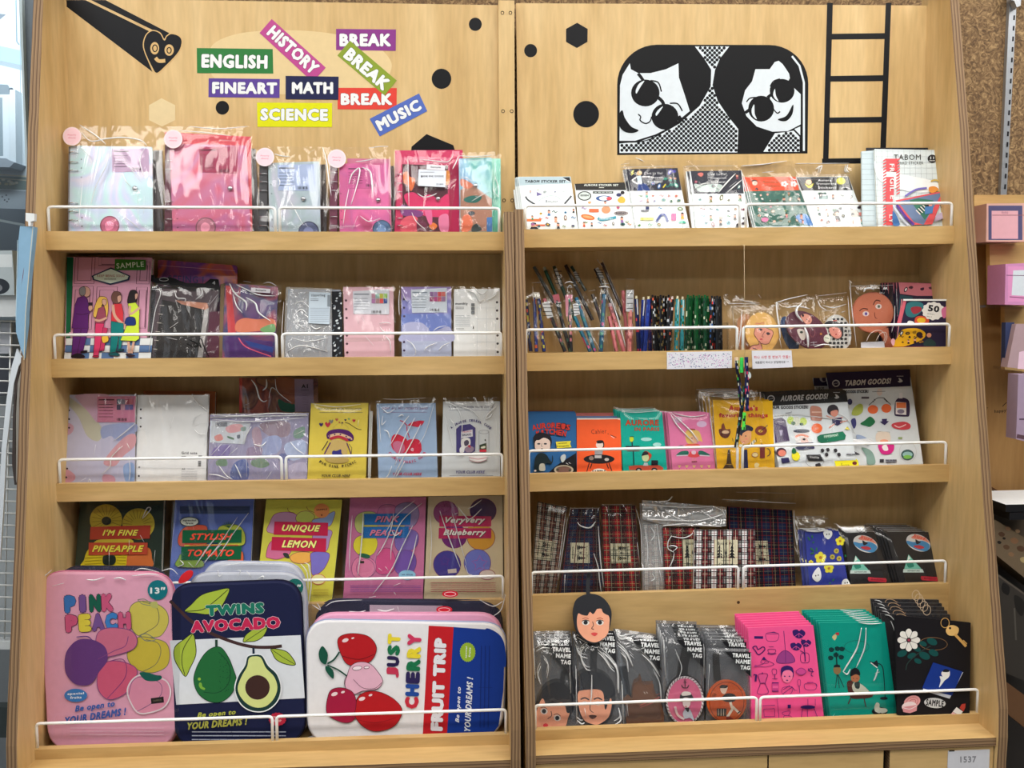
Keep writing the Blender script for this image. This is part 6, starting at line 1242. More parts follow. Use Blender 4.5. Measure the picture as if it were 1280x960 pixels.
part_poly(it,'neck',[(430,625),(530,600),(540,680),(625,800),(500,800),(485,700)],(196,116,88),-.004,-.0004)
part_poly(it,'white_card',[(262,740),(480,730),(485,800),(262,800)],(206,206,212),.0044,.005)
h=MB();P=[it.c.uv(*p)for p in spline([(310,735),(340,670),(400,630),(460,640),(485,690),(470,740)],False,5)];h.tube([(p[0],-.006,p[1])for p in P],.0006,paper((206,190,180)),6);h.build('cord',it.root)
h=MB();P=[it.c.uv(*p)for p in spline([(400,725),(440,660),(490,650),(500,700),(480,750)],False,5)];h.tube([(p[0],-.0065,p[1])for p in P],.0006,paper((206,190,180)),6);h.build('cord',it.root)
bag(it,((150,155),(560,165),(625,795),(210,795)),.005,FILM_SOFT,glint_creases=((4,(285,270),(300,240),(350,235),(380,250)),(1.6,(165,215),(560,205)),(1.4,(155,160),(170,400),(215,780)),(1.4,(575,400),(570,540),(545,650)),(1.4,(590,240),(600,500))))
# stack of 50 sheet card packs
it=item('card_pack','dark floral card pack marked 50 in a white scalloped badge, front of its stack','card pack','R',1,.006,3,((755,330),(1205,332),(1160,790),(700,785)),(1028,330,7.529),'fifty sheet card packs')
def c50(c):
    D=(40,34,60);c.blob([(780,440),(800,370),(880,350),(950,380),(930,450),(860,500),(800,490)],(50,110,116));c.blob([(830,420),(870,400),(930,410),(920,450),(860,470)],(150,50,60));c.poly(((700,560),(760,345),(790,345),(740,560)),(206,96,110));c.blob([(870,550),(880,500),(940,490),(1000,520),(990,560),(920,565)],(206,80,50));c.ell(930,530,40,26,(226,180,50))
    pts=[]
    for i in range(48):a=i*math.pi/24;q=1 if i%4<2 else.92;pts.append((1043+108*q*math.cos(a),442+88*q*math.sin(a)))
    c.poly(pts,(226,222,216));c.text('50',1047,420,108,62,INK,.06,8);c.text('stickers',1020,470,70,12,INK,.0,8);c.text('No.4',1005,495,45,12,INK,.0,8);c.blob([(1120,430),(1160,400),(1190,400),(1160,500),(1130,500)],(206,110,150));c.blob([(800,560),(810,535),(850,540),(860,560)],(226,230,226))
    c.blob([(650,750),(700,700),(750,620),(880,605),(960,640),(960,690),(880,740),(700,790)],(222,166,30));motifs(c,gridpts(720,630,950,750,4,3,0,3),22,((40,30,34),(150,110,30),(90,50,60),(40,30,34)),2);c.ell(910,665,30,26,(50,30,36));c.ell(1000,670,22,22,(206,140,110));c.blob([(950,740),(1000,700),(1060,740),(1050,780),(960,780)],(40,60,60));c.blob([(640,730),(660,700),(680,720),(665,770)],(214,160,170));c.line([(640,785),(900,780),(1090,780)],10,(130,30,60))
    c.line([(757,338),(1205,340)],16,(226,226,222))
book(it,(42,34,60),.005,draw=c50,backcol=(200,110,120))
it=item('card_pack','pink topped card pack, first behind the one marked 50','card pack','R',1,.028,15,((625,170),(985,182),(1060,790),(600,790)),F4,'fifty sheet card packs')
def c51(c):
    c.poly(((625,172),(985,184),(1080,300),(800,300),(640,280)),(206,120,130));motifs(c,gridpts(640,200,960,260,4,1,0,2),22,((60,30,50),(90,50,60)),2);c.poly(((640,290),(760,310),(730,480),(620,480)),(40,76,86));c.poly(((620,480),(720,480),(690,640),(610,640)),(90,40,90))
book(it,(44,34,56),.004,draw=c51);copies(it,6,.0055,.0,-.0028,'pink topped card pack in the row of identical ones behind the 50 pack','fifty sheet card packs')
it=item('card_pack','blue card pack with an orange flower, rearmost at the right end','card pack','R',1,.040,14,((790,178),(1172,182),(1150,790),(800,790)),F4,'fifty sheet card packs')
book(it,(40,90,120),.004,draw=lambda c:(c.blob([(1010,230),(1040,200),(1090,210),(1140,205),(1130,240),(1080,255),(1030,245)],(226,120,50)),c.ell(1076,225,14,26,(150,40,40)),c.blob([(1000,280),(1080,260),(1170,270),(1180,320),(1000,310)],(50,50,120)),c.line([(820,290),(1080,295)],22,(222,226,230))))
# labels on the lip and the pen on a string
def lip_card(u,row,zoom,quad,name,label,draw,cat='label'):
    c=Canvas(MU[u]@Matrix.Translation((0,YL[row]-.0004,ZL[row])),zoom);P=[c.uv(*p)for p in quad];cx=sum(p[0]for p in P)/4;cz=sum(p[1]for p in P)/4
    c=Canvas(c.M@Matrix.Translation((cx,0,cz)),zoom);c.mb.prism([(a-cx,b-cz)for a,b in P],-.0002,.0006,paper((222,222,230)));c.n=.0006;draw(c);o=c.build(name);o.matrix_world=c.M;tag(o,label,cat);return o
def glit(c):
    for i in range(260):
        x,y=rnd.uniform(440,1070),rnd.uniform(735,875);col=rnd.choice(((190,110,180),(110,110,160),(150,160,190),(210,160,206),(90,110,140)));nn=c.n;c.ell(x,y,rnd.uniform(3,8),rnd.uniform(2,6),col,rnd.uniform(0,180),6);c.n=nn
    c.up()
lip_card('R',1,F2,((428,722),(1080,712),(1078,880),(430,892)),'speckled_card','lilac speckled paper strip on the second right shelf edge',glit)
lip_card('R',1,F3,((272,742),(612,740),(622,885),(278,898)),'notice_card','white notice with a red and a black handwritten line on the shelf edge',lambda c:(c.text('하나 사면 한 번보기 연필!!',445,798,310,28,(206,70,80),.02,-1),c.text('제품뜯지 마시고 당일매대로 ^^',445,842,290,22,(60,60,66),.01,-1)))
def hang_M(Y,zoom,px,py):
    c=Canvas(MU['R']@Matrix.Translation((0,Y,1)),zoom);u_,v_=c.uv(px,py);return c.M@Matrix.Translation((u_,0,v_))
M=hang_M(-.016,None,925,500);t=thing('hanging_pens','two taped patterned pens hanging on a string before the yellow notebooks','pens',M)
c=Canvas(M,(870,430,5.647));c.N=-(M.to_3x3()@Vector((0,1,0)))
for a,b,r,cols,tip,sd in(((284,95),(325,470),.0036,((24,24,40),(60,60,120),(60,190,80),(206,206,190),(200,190,60),(30,30,36)),(236,206,180),3),((345,90),(352,470),.0036,((24,26,70),(40,60,130),(206,70,100),(210,206,190),(24,26,40)),(30,40,90),5),((318,95),(316,200),.0034,((60,206,90),(40,190,80)),(70,220,90),7),((345,300),(282,730),.0036,((22,22,26),(26,30,40),(30,30,34),(190,190,180),(20,110,100)),None,9),((332,480),(325,600),.0034,((90,226,80),(60,200,70),(26,28,30)),(90,226,80),11)):
    mb=MB();P0=c.uv(*a)
    # bottom is free hanging: no shelf clamp
    def free(c,mb,a,b,r,cols,tip,sd):
        R_=random.Random(sd);p,q=c.uv(*a),c.uv(*b);A=Vector((p[0],-.004*(sd%3),p[1]));B=Vector((q[0],-.004*(sd%3),q[1]));t_=(B-A).normalized();e1=t_.cross(Vector((0,1,0))).normalized();e2=t_.cross(e1);k=max(3,int((B-A).length/.005));H=10
        for i in range(k):
            for j in range(H):
                a0,a1=2*math.pi*j/H,2*math.pi*(j+1)/H;col=tip if tip and i==0 else(cols[0]if R_.random()<.4 else R_.choice(cols));P_,Q_=A+(B-A)*i/k,A+(B-A)*(i+1)/k
                mb.raw([P_+(e1*math.cos(a0)+e2*math.sin(a0))*r,P_+(e1*math.cos(a1)+e2*math.sin(a1))*r,Q_+(e1*math.cos(a1)+e2*math.sin(a1))*r,Q_+(e1*math.cos(a0)+e2*math.sin(a0))*r],[(0,1,2,3)],paper(col,.3,.3))
        for P_ in(A,B):mb.raw([P_+(e1*math.cos(2*math.pi*j/H)+e2*math.sin(2*math.pi*j/H))*r for j in range(H)],[tuple(range(H))],paper(tip or cols[0]))
    free(c,mb,a,b,r,cols,tip,sd);mb.build('pen',t)
mb=MB();P=[c.uv(*p)for p in circle_pts(358,215,20,28,20,-20)];mb.prism(P,.007,.008,paper((206,216,216)));mb.build('round_charm',t)
mb=MB();a,b=c.uv(345,95),c.uv(340,-700);mb.tube([(a[0],0,a[1]),(b[0],.0,b[1]),(b[0],.02,b[1]+.002)],.0004,paper((214,196,160)),5);mb.build('string',t)
# ------------------------------------------------------------ right shelf, third board
G1=(650,490,8.727);G2=(760,490,8.727);G3=(870,430,5.647);G4=(950,450,5.818)
H1=(655,615,6.4);H2=(830,610,6.737);H3=(980,630,5.818)
J1=(655,735,5.333);J2=(840,740,5.647);J3=(1000,740,5.333);J4=(920,750,6)
NG='small illustrated notebooks'
SKN=(226,206,196)
it=item('notebook',"blue AURORE'S KITCHEN notebook at the left end",'notebook','R',2,.022,14,((80,240),(612,240),(622,885),(98,885)),G1,NG)
def kit(c):
    K=(30,26,34);c.poly(((300,890),(400,800),(610,665),(622,885)),(26,24,30))
    for t_,x0,y0,r_ in(("AURORE'S",340,375,0),('KITCHEN',340,445,0)):
        n_=len(t_)
        for i,ch in enumerate(t_):
            f=(i-(n_-1)/2)/n_;w_=420 if n_==8 else 330;c.text(ch,x0+f*w_,y0+abs(f)**2*110-10,w_/n_*(.9 if ch!='I' else.5),62,(206,60,50),.05,f*26,edge=(40,20,30),ew=.04)
    c.blob([(150,560),(148,490),(190,450),(250,445),(320,470),(345,530),(335,600),(300,640),(180,640)],K);c.blob([(160,570),(175,530),(210,525),(260,500),(320,530),(328,580),(310,630),(180,632)],SKN)
    for x in(203,275):c.ell(x,567,18,9,(60,60,66))
    c.line([(240,560),(232,590),(245,598)],4,K,smooth=True);c.ell(238,622,12,6,(60,30,36));c.poly(((390,545),(555,535),(545,565),(560,605),(400,615)),(226,216,60));c.text('recettes',460,560,100,14,K,.02,-4);c.text('francaises',465,590,130,16,K,.02,-4)
    c.blob([(160,740),(190,680),(240,665),(290,690),(320,740),(345,760),(350,690),(360,740),(340,785),(280,780),(260,850),(160,860)],(24,40,44));c.blob([(208,850),(215,790),(262,785),(275,850),(240,862)],(206,206,190));c.ell(165,860,12,10,SKN);c.blob([(445,700),(480,680),(498,700),(490,740),(460,770),(440,730)],(196,206,206))
    c.ell(475,850,105,52,(196,186,160));c.ell(475,850,86,38,(130,96,84));c.ell(410,850,14,10,(60,70,50));c.ell(540,855,14,10,(60,70,50));c.line([(500,775),(525,790)],4,WHT);c.line([(530,770),(550,785)],4,WHT)
book(it,(42,100,158),.005,draw=kit,backcol=(176,84,60));it.c.z(G1)
copies(it,3,.0065,.001,0,'blue kitchen notebook standing behind the front copy',NG)
it=item('notebook','terracotta notebook edge above the blue kitchen ones','notebook','R',2,.05,13,((80,205),(580,202),(600,885),(98,885)),G1,NG);book(it,(176,84,62),.004)
it=item('notebook','orange Cahier notebook with a boy at a black table','notebook','R',2,.02,14,((620,292),(1095,292),(1110,885),(622,885)),G1,NG)
def cah(c):
    K=(28,24,28);c.poly(((620,285),(1090,285),(1095,305),(1060,296),(850,300),(622,300)),(232,226,214));c.text('Cahier',860,430,165,48,(90,40,30),-.01 if False else 0,-3);c.line([(955,455),(970,460)],6,(90,40,30));c.line([(985,468),(1050,495)],6,K);c.line([(990,478),(1030,505)],4,WHT)
    c.blob([(835,545),(845,530),(900,528),(918,560),(915,600),(890,600)],K);c.ell(868,578,40,38,SKN);c.blob([(838,560),(860,540),(905,545),(890,560)],K);c.poly(((815,640),(905,640),(890,720),(815,720)),(150,150,154));c.ell(862,732,168,50,K);c.poly(((815,690),(890,690),(890,722),(815,722)),(190,190,190));c.ell(778,722,26,22,(140,120,110));c.ell(946,736,24,16,(190,180,176))
    for a,b in(((755,775),(728,870)),((785,780),(765,835)),((945,780),(965,835)),((970,775),(1005,870))):c.line([a,b],9,K)
    c.ell(862,890,95,55,(232,226,214));c.text('SAMPLE',862,868,150,34,K,.06)
book(it,(238,94,44),.005,draw=cah,backcol=(190,90,90));it.c.z(G1)
for lab,y0,q_,col in(('blue notebook edge showing above the orange Cahier',.031,((612,262),(1060,262),(1085,885),(622,885)),(90,116,160)),('rose notebook edge, rearmost above the orange Cahier',.043,((612,228),(1040,226),(1070,885),(622,885)),(196,110,104))):
    it=item('notebook',lab,'notebook','R',2,y0,14,q_,G1,NG);book(it,col,.004)
it=item('notebook','turquoise AURORE IN PARIS notebook with a red car','notebook','R',2,.021,14,((128,222),(590,218),(648,872),(165,872)),G2,NG)
def par(c):
    K=(30,30,40);c.text('AURORE',372,335,365,62,(206,76,40),.04,0,edge=(60,50,40),ew=.035);c.text('IN PARIS',425,405,272,38,(196,90,60),.04,0,edge=(40,60,60),ew=.03)
    c.ell(418,516,60,20,(176,232,226));c.ell(535,574,46,22,(176,232,226));c.blob([(235,520),(240,490),(270,490),(280,520),(262,545),(248,545)],(206,220,40));c.line([(240,488),(280,488)],8,K);c.line([(262,545),(265,600)],12,K);c.rect(192,588,345,608,(40,40,50));c.rect(205,638,345,648,(120,60,60));c.line([(275,645),(282,800)],12,(20,70,70))
    c.poly(((225,810),(300,800),(560,800),(605,830),(590,860),(230,850)),(206,84,60));c.ell(335,852,34,26,K);c.ell(335,852,16,12,(196,190,190));c.ell(505,852,34,26,K);c.ell(505,852,16,12,(196,190,190));c.rect(472,745,545,800,K)
    c.blob([(370,700),(385,655),(420,645),(470,680),(470,710),(430,760),(380,740)],(206,70,40));c.ell(408,715,38,44,(206,220,170));c.blob([(368,695),(385,655),(425,650),(440,680),(400,690)],K);c.poly(((380,805),(395,770),(430,775),(440,805)),(206,216,220))
book(it,(10,178,160),.005,draw=par,backcol=(20,120,110));it.c.z(G2)
bag(it,((120,205),(590,205),(650,872),(160,872)),.0015,FILM_SOFT,glint_creases=((1,(140,212),(300,225),(560,205)),))
copies(it,3,.007,.0015,-.003,'turquoise Paris notebook in the stack behind the front copy',NG)
it=item('notebook','pink notebook with a blond girl at a table, in a sleeve','notebook','R',2,.021,14,((645,225),(1105,225),(1175,858),(705,858)),G2,NG)
def pkg(c):
    c.ell(765,305,46,34,(206,170,196));c.ell(1022,350,55,34,(222,190,220));Y=(226,190,106)
    c.blob([(845,500),(850,430),(900,410),(960,415),(1000,440),(1025,520),(1030,545),(990,530),(960,560),(870,560)],Y);c.blob([(895,500),(940,470),(985,500),(975,550),(920,560)],(226,180,150));c.line([(885,405),(950,410)],14,(150,60,50));c.ell(915,505,10,5,(110,60,60));c.blob([(850,575),(900,565),(990,570),(1000,605),(850,605)],(226,96,80));c.poly(((870,700),(900,650),(970,650),(1000,700),(960,715),(900,712)),(226,80,84));c.ell(935,660,26,22,(226,200,216));c.blob([(740,690),(790,650),(860,640),(880,660),(860,690),(750,692)],(40,110,96));c.blob([(985,650),(1020,640),(1070,660),(1110,690),(1000,690)],(40,110,96));c.line([(745,695),(870,690)],12,(226,220,230));c.line([(1000,690),(1110,698)],12,(226,220,230));c.line([(760,600),(800,585),(830,600)],12,(120,60,80),smooth=True)
    c.line([(925,715),(925,760)],6,(220,160,140));c.line([(955,715),(955,760)],6,(220,160,140));c.line([(912,762),(970,760)],12,(130,50,60))
    for x in(778,858,938,1020,1100):c.poly(((x-20,800),(x+20,800),(x,832)),(232,200,130));c.line([(x,830),(x,856)],4,(150,90,70))
book(it,(226,126,170),.005,draw=pkg,backcol=(206,130,150));it.c.z(G2)
bag(it,((640,220),(1110,220),(1178,858),(700,858)),.0015,FILM_SOFT,glint_creases=((2.6,(680,245),(740,350),(830,450),(930,550)),(2.6,(690,235),(820,350),(920,450),(985,550)),(2,(700,225),(820,262),(950,270),(1060,250)),(1.4,(1110,280),(1135,450),(1160,600))),puff=.0006)
copies(it,3,.007,0,-.0035,'pink girl notebook in the stack behind the front copy',NG)
it=item('notebook',"yellow Aurore's favorite things notebook behind the hanging pens",'notebook','R',2,.016,15,((118,395),(540,400),(556,888),(150,888)),G3,'yellow favourite things notebooks')
def fav(c):
    R=(196,54,34);K=(46,26,40);c.text("Aurore's",334,452,205,40,R,.05,0,edge=(110,30,40),ew=.02);c.text('favorite things',335,507,345,38,R,.05,0,edge=(110,30,40),ew=.02)
    c.blob([(165,600),(240,610),(230,655),(200,665),(170,645)],(90,40,30));c.blob([(185,610),(180,575),(195,560),(210,600),(240,600),(235,615)],(120,56,36));c.ell(208,622,26,12,(226,190,150));c.ell(458,612,42,34,(130,50,30));c.ell(455,614,16,10,(222,180,60));c.line([(450,620),(505,575)],5,K)
    c.poly(((225,745),(240,745),(250,840),(275,890),(182,890),(215,840)),(70,50,30));c.line([(195,850),(265,850)],3,(206,160,40));c.rect(225,715,250,730,K)
    c.blob([(310,620),(330,590),(375,590),(390,630),(380,690),(340,708),(310,680)],(232,170,120));c.blob([(300,620),(315,590),(350,570),(400,590),(395,615),(365,612),(330,630),(320,650)],(26,30,60));c.ell(350,650,5,4,K);c.ell(335,690,9,4,R);c.ell(355,670,12,7,(236,150,120));c.line([(305,715),(370,725),(415,680)],18,(226,222,200),smooth=True)
    for x,y in((330,720),(350,722),(372,718),(390,708),(405,690)):c.line([(x,y-11),(x+5,y+9)],4.5,K)
    c.poly(((325,745),(360,745),(368,888),(335,888)),(30,34,80));c.rect(450,725,485,805,(120,40,34));c.line([(448,722),(488,722)],8,K);c.line([(460,702),(468,715)],6,K);c.ring(500,765,22,26,6,K,0,-90,90);c.ell(415,782,22,16,(226,206,150));c.ring(415,782,22,16,3,(150,60,60));c.blob([(410,855),(425,838),(445,850),(440,870),(500,868),(512,888),(430,890)],(226,206,150))
    for x in(255,420):c.line([(x,665),(x+6,690)],4,K)
book(it,(228,176,16),.009,draw=fav,backcol=(206,156,20));it.c.z(G3)
bag(it,((62,345),(455,340),(560,888),(140,888)),.0015,glint_creases=((2,(70,350),(200,345),(440,345)),(1.6,(100,370),(300,380),(420,372)),(1,(85,380),(110,600),(140,860))),puff=.0006)
copies(it,3,.0105,.0015,-.004,'yellow favorite things notebook in the stack behind the front copy','yellow favourite things notebooks')
# big sticker sheets
def goods(c,hdr,hcol,t,tx,sub,emb):
    c.poly(hdr,hcol);c.text(t,tx[0],tx[1],tx[2],tx[3],(206,206,206),.06,-3,.35);c.ell(emb[0],emb[1],28,26,(196,196,200));c.ell(emb[0],emb[1],20,18,hcol);c.text('goods',emb[0],emb[1],30,10,(200,200,204),.02,-10);c.blob([(emb[2]-16,emb[3]+6),(emb[2]-4,emb[3]),(emb[2]-10,emb[3]-18),(emb[2]+4,emb[3]-14),(emb[2]+20,emb[3]+4),(emb[2],emb[3]+14)],(206,206,206));c.scribble(emb[2]-24,emb[3]-36,emb[2]+24,emb[3]-28,1,(190,190,190),4)
    c.text('GOODS STICKER!',*sub,(36,36,44),.07,-1)
it=item('sticker_sheet','large white AURORE GOODS sticker sheet with a black header','sticker sheet','R',2,.018,20,((30,246),(625,222),(705,785),(140,790)),G4,'large goods sticker sheets')
def aur(c):
    V=(60,44,90);goods(c,((30,246),(625,222),(640,305),(50,335)),(24,24,28),'AURORE GOODS!',(322,272,350,42),(250,344,200,24),(80,282,556,268));c.text('AUR',112,345,60,24,INK,.07)
    c.poly(((95,430),(160,420),(185,440),(215,590),(110,604)),(64,40,90));c.text('MIX',152,450,50,14,(190,180,200),.03);c.poly(((140,510),(165,510),(160,550),(145,550)),(170,160,190))
    c.ell(222,440,26,28,(190,214,40));c.ell(312,448,28,28,(190,214,40));c.ell(265,445,26,32,(206,210,190));c.ell(240,460,16,14,(40,100,50));c.ell(300,468,14,10,(40,90,60))
    c.blob([(365,345),(400,335),(440,350),(450,400),(445,440),(400,442),(370,430)],(190,130,110));c.rect(375,375,445,385,(226,190,170));pts=[]
    for i in range(40):a=i*math.pi/20;q=1 if i%2 else.88;pts.append((412+42*q*math.cos(a),498+38*q*math.sin(a)))
    c.poly(pts,(240,110,50));c.text('hi!',412,498,26,16,(240,200,180),.03)
    c.blob([(490,385),(495,340),(530,325),(560,340),(570,380),(540,410)],(40,32,44));c.blob([(515,375),(560,365),(565,395),(540,415),(515,400)],(222,150,130));c.line([(480,405),(530,425),(600,420)],8,(222,160,140),smooth=True);c.poly(((520,425),(590,420),(600,455),(560,480),(525,460)),(46,42,90));c.line([(540,465),(500,495)],10,(222,160,140));c.line([(580,455),(640,440)],8,(222,160,140))
    c.poly(((240,520),(355,520),(392,640),(270,640)),(226,222,222));c.ell(300,518,60,14,(50,56,76));c.line([(255,560),(300,545),(350,560)],14,(232,150,120),smooth=True);c.blob([(300,570),(330,565),(350,600),(300,610)],(232,200,190));c.poly(((262,605),(385,600),(395,645),(275,655)),(46,40,90));c.ell(318,578,10,8,INK)
    c.poly(((412,560),(435,545),(600,520),(622,550),(615,580),(445,606),(418,590)),(14,110,80));c.text('PEPPERMINT',515,553,105,18,(200,226,210),.03,-8)
    c.ell(152,672,38,32,(60,30,50));c.ell(158,678,28,24,(222,130,110));c.poly(((150,715),(205,710),(215,745),(160,755)),(46,42,90));c.ell(258,700,30,34,(226,216,40),-20);c.blob([(228,665),(240,640),(255,650),(262,675),(240,685)],(30,100,60));c.ell(315,640,60,14,(60,60,90));c.poly(((330,690),(435,688),(460,735),(350,735)),(36,36,40));c.text('WANTED',392,710,70,14,(196,196,196),.03,5);c.ring(395,735,66,45,2.5,(120,120,130))
    for x,y in((450,660),(490,655),(545,660),(570,690),(480,690),(425,765),(410,770)):c.blob([(x-12,y-8),(x+6,y-14),(x+14,y+4),(x-2,y+14)],(44,40,46))
    c.poly(((538,735),(708,728),(720,785),(550,785)),(232,222,30));c.text('Sucre',615,765,60,22,(60,50,40),.0);c.ell(684,752,17,13,(110,40,40));c.scribble(625,680,720,696,1,(60,60,70),8);c.poly(((612,505),(630,485),(652,510)),(216,206,90))
    c.ell(265,770,40,22,(206,214,222));c.text('new!',205,385,44,16,(80,80,90),.02,-8)
book(it,(222,228,232),.0015,draw=aur);it.c.z(G4)
bag(it,((26,244),(628,220),(710,786),(136,792)),.0012,FILM_SOFT,glint_creases=((1.6,(100,410),(200,400),(300,400)),(1.6,(300,402),(450,420),(640,445)),(1.5,(560,390),(630,430),(690,540)),(2,(640,600),(740,600),(830,590))),puff=.0005)
copies(it,3,.004,.001,-.001,'AURORE GOODS sticker sheet in the pile behind the front copy','large goods sticker sheets')
it=item('sticker_sheet','large white TABOM GOODS sticker sheet with a navy header','sticker sheet','R',2,.036,20,((480,130),(1090,110),(1185,765),(640,770)),G4,'large goods sticker sheets')
def tab(c):
    V=(56,50,96);goods(c,((478,95),(1088,70),(1096,190),(500,215)),(44,36,66),'TABOM GOODS!',(788,160,335,42),(705,230,165,24),(552,170,1017,150))
    c.ell(820,360,38,32,(236,110,60));c.ell(918,352,36,32,(236,110,60));c.line([(790,330),(840,285),(860,275),(900,275),(950,325)],4,INK);c.ell(868,235,20,26,(222,206,200));c.line([(815,232),(910,228)],4,(120,120,120))
    for x,y in((832,290),(822,302),(905,288),(918,300)):c.line([(x-5,y-5),(x+6,y+5)],4,INK)
    c.blob([(990,290),(1015,275),(1060,280),(1085,310),(1085,400),(1060,412),(990,408),(976,390),(980,320)],(54,38,70));c.rect(1010,240,1035,280,(226,226,230));c.poly(((985,305),(1062,310),(1062,400),(985,395)),(230,222,220));c.rect(990,310,1060,350,(236,130,80));c.ell(1022,375,26,16,(130,120,140));c.blob([(665,395),(680,350),(720,320),(745,330),(745,375),(720,400),(690,405)],(170,180,80));c.ell(652,305,18,22,(60,60,100))
    c.blob([(728,465),(760,440),(800,412),(836,450),(800,485),(770,480)],(30,110,66));c.poly(((885,430),(922,428),(920,445),(936,446),(905,475),(870,450),(886,448)),(54,44,90));c.blob([(955,470),(990,455),(1050,450),(1090,470),(1085,500),(1030,508),(970,495)],(206,70,80));c.line([(975,475),(1010,490),(1060,470)],7,(236,200,200),smooth=True);c.blob([(660,440),(690,425),(698,470),(680,500)],(60,60,120))
    c.line([(850,520),(940,525),(935,600)],3,(150,140,120));c.blob([(848,530),(935,530),(940,600),(850,605)],(222,206,190));c.blob([(860,610),(960,605),(972,650),(940,685),(880,680)],(206,40,130));c.ell(900,590,30,12,(236,160,130));c.blob([(885,630),(915,615),(930,655),(900,660)],(230,226,226))
    c.blob([(700,545),(760,560),(800,600),(780,620),(710,590)],(150,166,196));c.blob([(735,640),(790,650),(825,690),(835,755),(780,760),(770,700)],(130,160,150));c.rect(1002,562,1032,576,(150,170,110));c.ell(1070,690,46,38,(60,90,90));c.ell(1070,688,36,20,(150,190,190));c.ell(1070,706,30,14,(120,180,80));c.ring(1072,670,62,72,2.5,(190,190,190));c.rect(868,722,898,746,(50,50,56));c.scribble(910,722,990,750,2,(70,70,90),8);c.scribble(735,262,790,290,1,(90,80,90),14)
book(it,(212,218,222),.0015,draw=tab);it.c.z(G4)
copies(it,2,.004,.0,.003,'TABOM GOODS sheet whose right edge shows behind the front one','large goods sticker sheets')
it=item('sticker_sheet','TABOM GOODS sheet shifted left, header emblem peeking out','sticker sheet','R',2,.054,19,((382,130),(1000,105),(1080,765),(520,770)),G4,'large goods sticker sheets')
book(it,(206,212,216),.0015,draw=lambda c:(c.poly(((385,90),(1000,62),(1006,180),(392,190)),(44,36,66)),c.ell(460,135,26,26,(176,176,184)),c.ell(466,137,16,18,(60,50,80)),c.text('TABOM',435,205,60,18,(36,36,44),.05)))
it.c.z(G4)

# ------------------------------------------------------------ right shelf, fourth board: tartan cases and card wallets
TG='tartan cases in bags'
def plaid(c,q,nx,ny,base,bands,lines):
    P=lambda s,t:((q[0][0]*(1-s)+q[1][0]*s)*(1-t)+(q[3][0]*(1-s)+q[2][0]*s)*t,(q[0][1]*(1-s)+q[1][1]*s)*(1-t)+(q[3][1]*(1-s)+q[2][1]*s)*t)
    def strip(o,a,b,col):
        a,b=max(0,a),min(1,b)
        if b<=a:return
        c.poly([P(a,0),P(b,0),P(b,1),P(a,1)]if o else[P(0,a),P(1,a),P(1,b),P(0,b)],col)
    for o,n_ in((0,ny),(1,nx)):
        for i in range(n_):
            for off,w_,col in bands:strip(o,(i+off)/n_,(i+off+w_)/n_,col)
    for i in range(nx): # brighter squares where the pale bands cross
        for j in range(ny):
            for off,w_,col in bands[:1]:
                a0,a1,b0,b1=max(0,(i+off)/nx),min(1,(i+off+w_)/nx),max(0,(j+off)/ny),min(1,(j+off+w_)/ny);br=tuple(min(255,int(v*1.18))for v in col)
                if a1>a0 and b1>b0:c.poly([P(a0,b0),P(a1,b0),P(a1,b1),P(a0,b1)],br)
            c.n-=STEP
    c.up()
    for o,n_ in((0,ny),(1,nx)):
        for i in range(n_):
            for off,w_,col in lines:strip(o,(i+off)/n_,(i+off+w_)/n_,col)
def cloth_label(it,quad,rot,zoom):
    x=sum(p[0]for p in quad)/4;y=sum(p[1]for p in quad)/4;w_=math.dist(quad[0],quad[1]);h_=math.dist(quad[1],quad[2])
    def d(k):
        K=(34,34,34);cr,sr=math.cos(math.radians(rot)),math.sin(math.radians(rot));W_,H_=(w_,h_)if rot%180==0 else(h_,w_)
        R_=lambda a,b:(x+a*W_*cr-b*H_*sr,y+a*W_*sr+b*H_*cr)
        for a in(-.26,.26):
            for b in(-.22,-.1,.02,.12):s_=.07+(b+.22)*.22;k.poly([R_(a,b-.1),R_(a+s_,b+.04),R_(a-s_,b+.04)],K)
        k.text('1537',*R_(0,.1),W_*.36,H_*.1,(90,90,84),.02,rot);k.text('Bois et Moi',*R_(0,-.37),W_*.66,H_*.1,(60,60,56),.01,rot);k.text('Criminal',*R_(0,.38),W_*.6,H_*.09,K,.05,rot);k.line([R_(-.2,.24),R_(.2,.24)],3,(90,90,84));k.poly([R_(-.06,-.2),R_(-.03,-.05),R_(0,-.14),R_(.03,-.05),R_(.06,-.2),R_(.05,.03),R_(-.05,.03)],(90,90,84))
    it.c.z(zoom);return part_poly(it,'cloth_label',quad,(206,200,170),.0005,.0011,d,label='cream cloth label with two pine trees')
WH_T=((196,192,182),((0.1,.28,(190,186,178)),(.48,.34,(92,36,38))),((.02,.06,(30,30,34)),(.4,.05,(24,26,32)),(.64,.03,(196,180,150)),(.86,.05,(26,30,34)),(.22,.03,(130,40,46))))
RD_T=((122,14,24),((0.1,.42,(140,14,26)),(.66,.2,(64,12,20))),((.02,.05,(26,34,30)),(.3,.025,(190,170,110)),(.56,.05,(24,36,32)),(.62,.02,(190,180,150)),(.88,.05,(24,36,34))))
NV_T=((22,26,48),((0.1,.42,(22,30,62)),(.64,.2,(40,20,30))),((.02,.04,(120,30,36)),(.56,.04,(110,28,34)),(.3,.02,(90,96,90)),(.74,.02,(150,140,110)),(.9,.05,(18,22,34))))
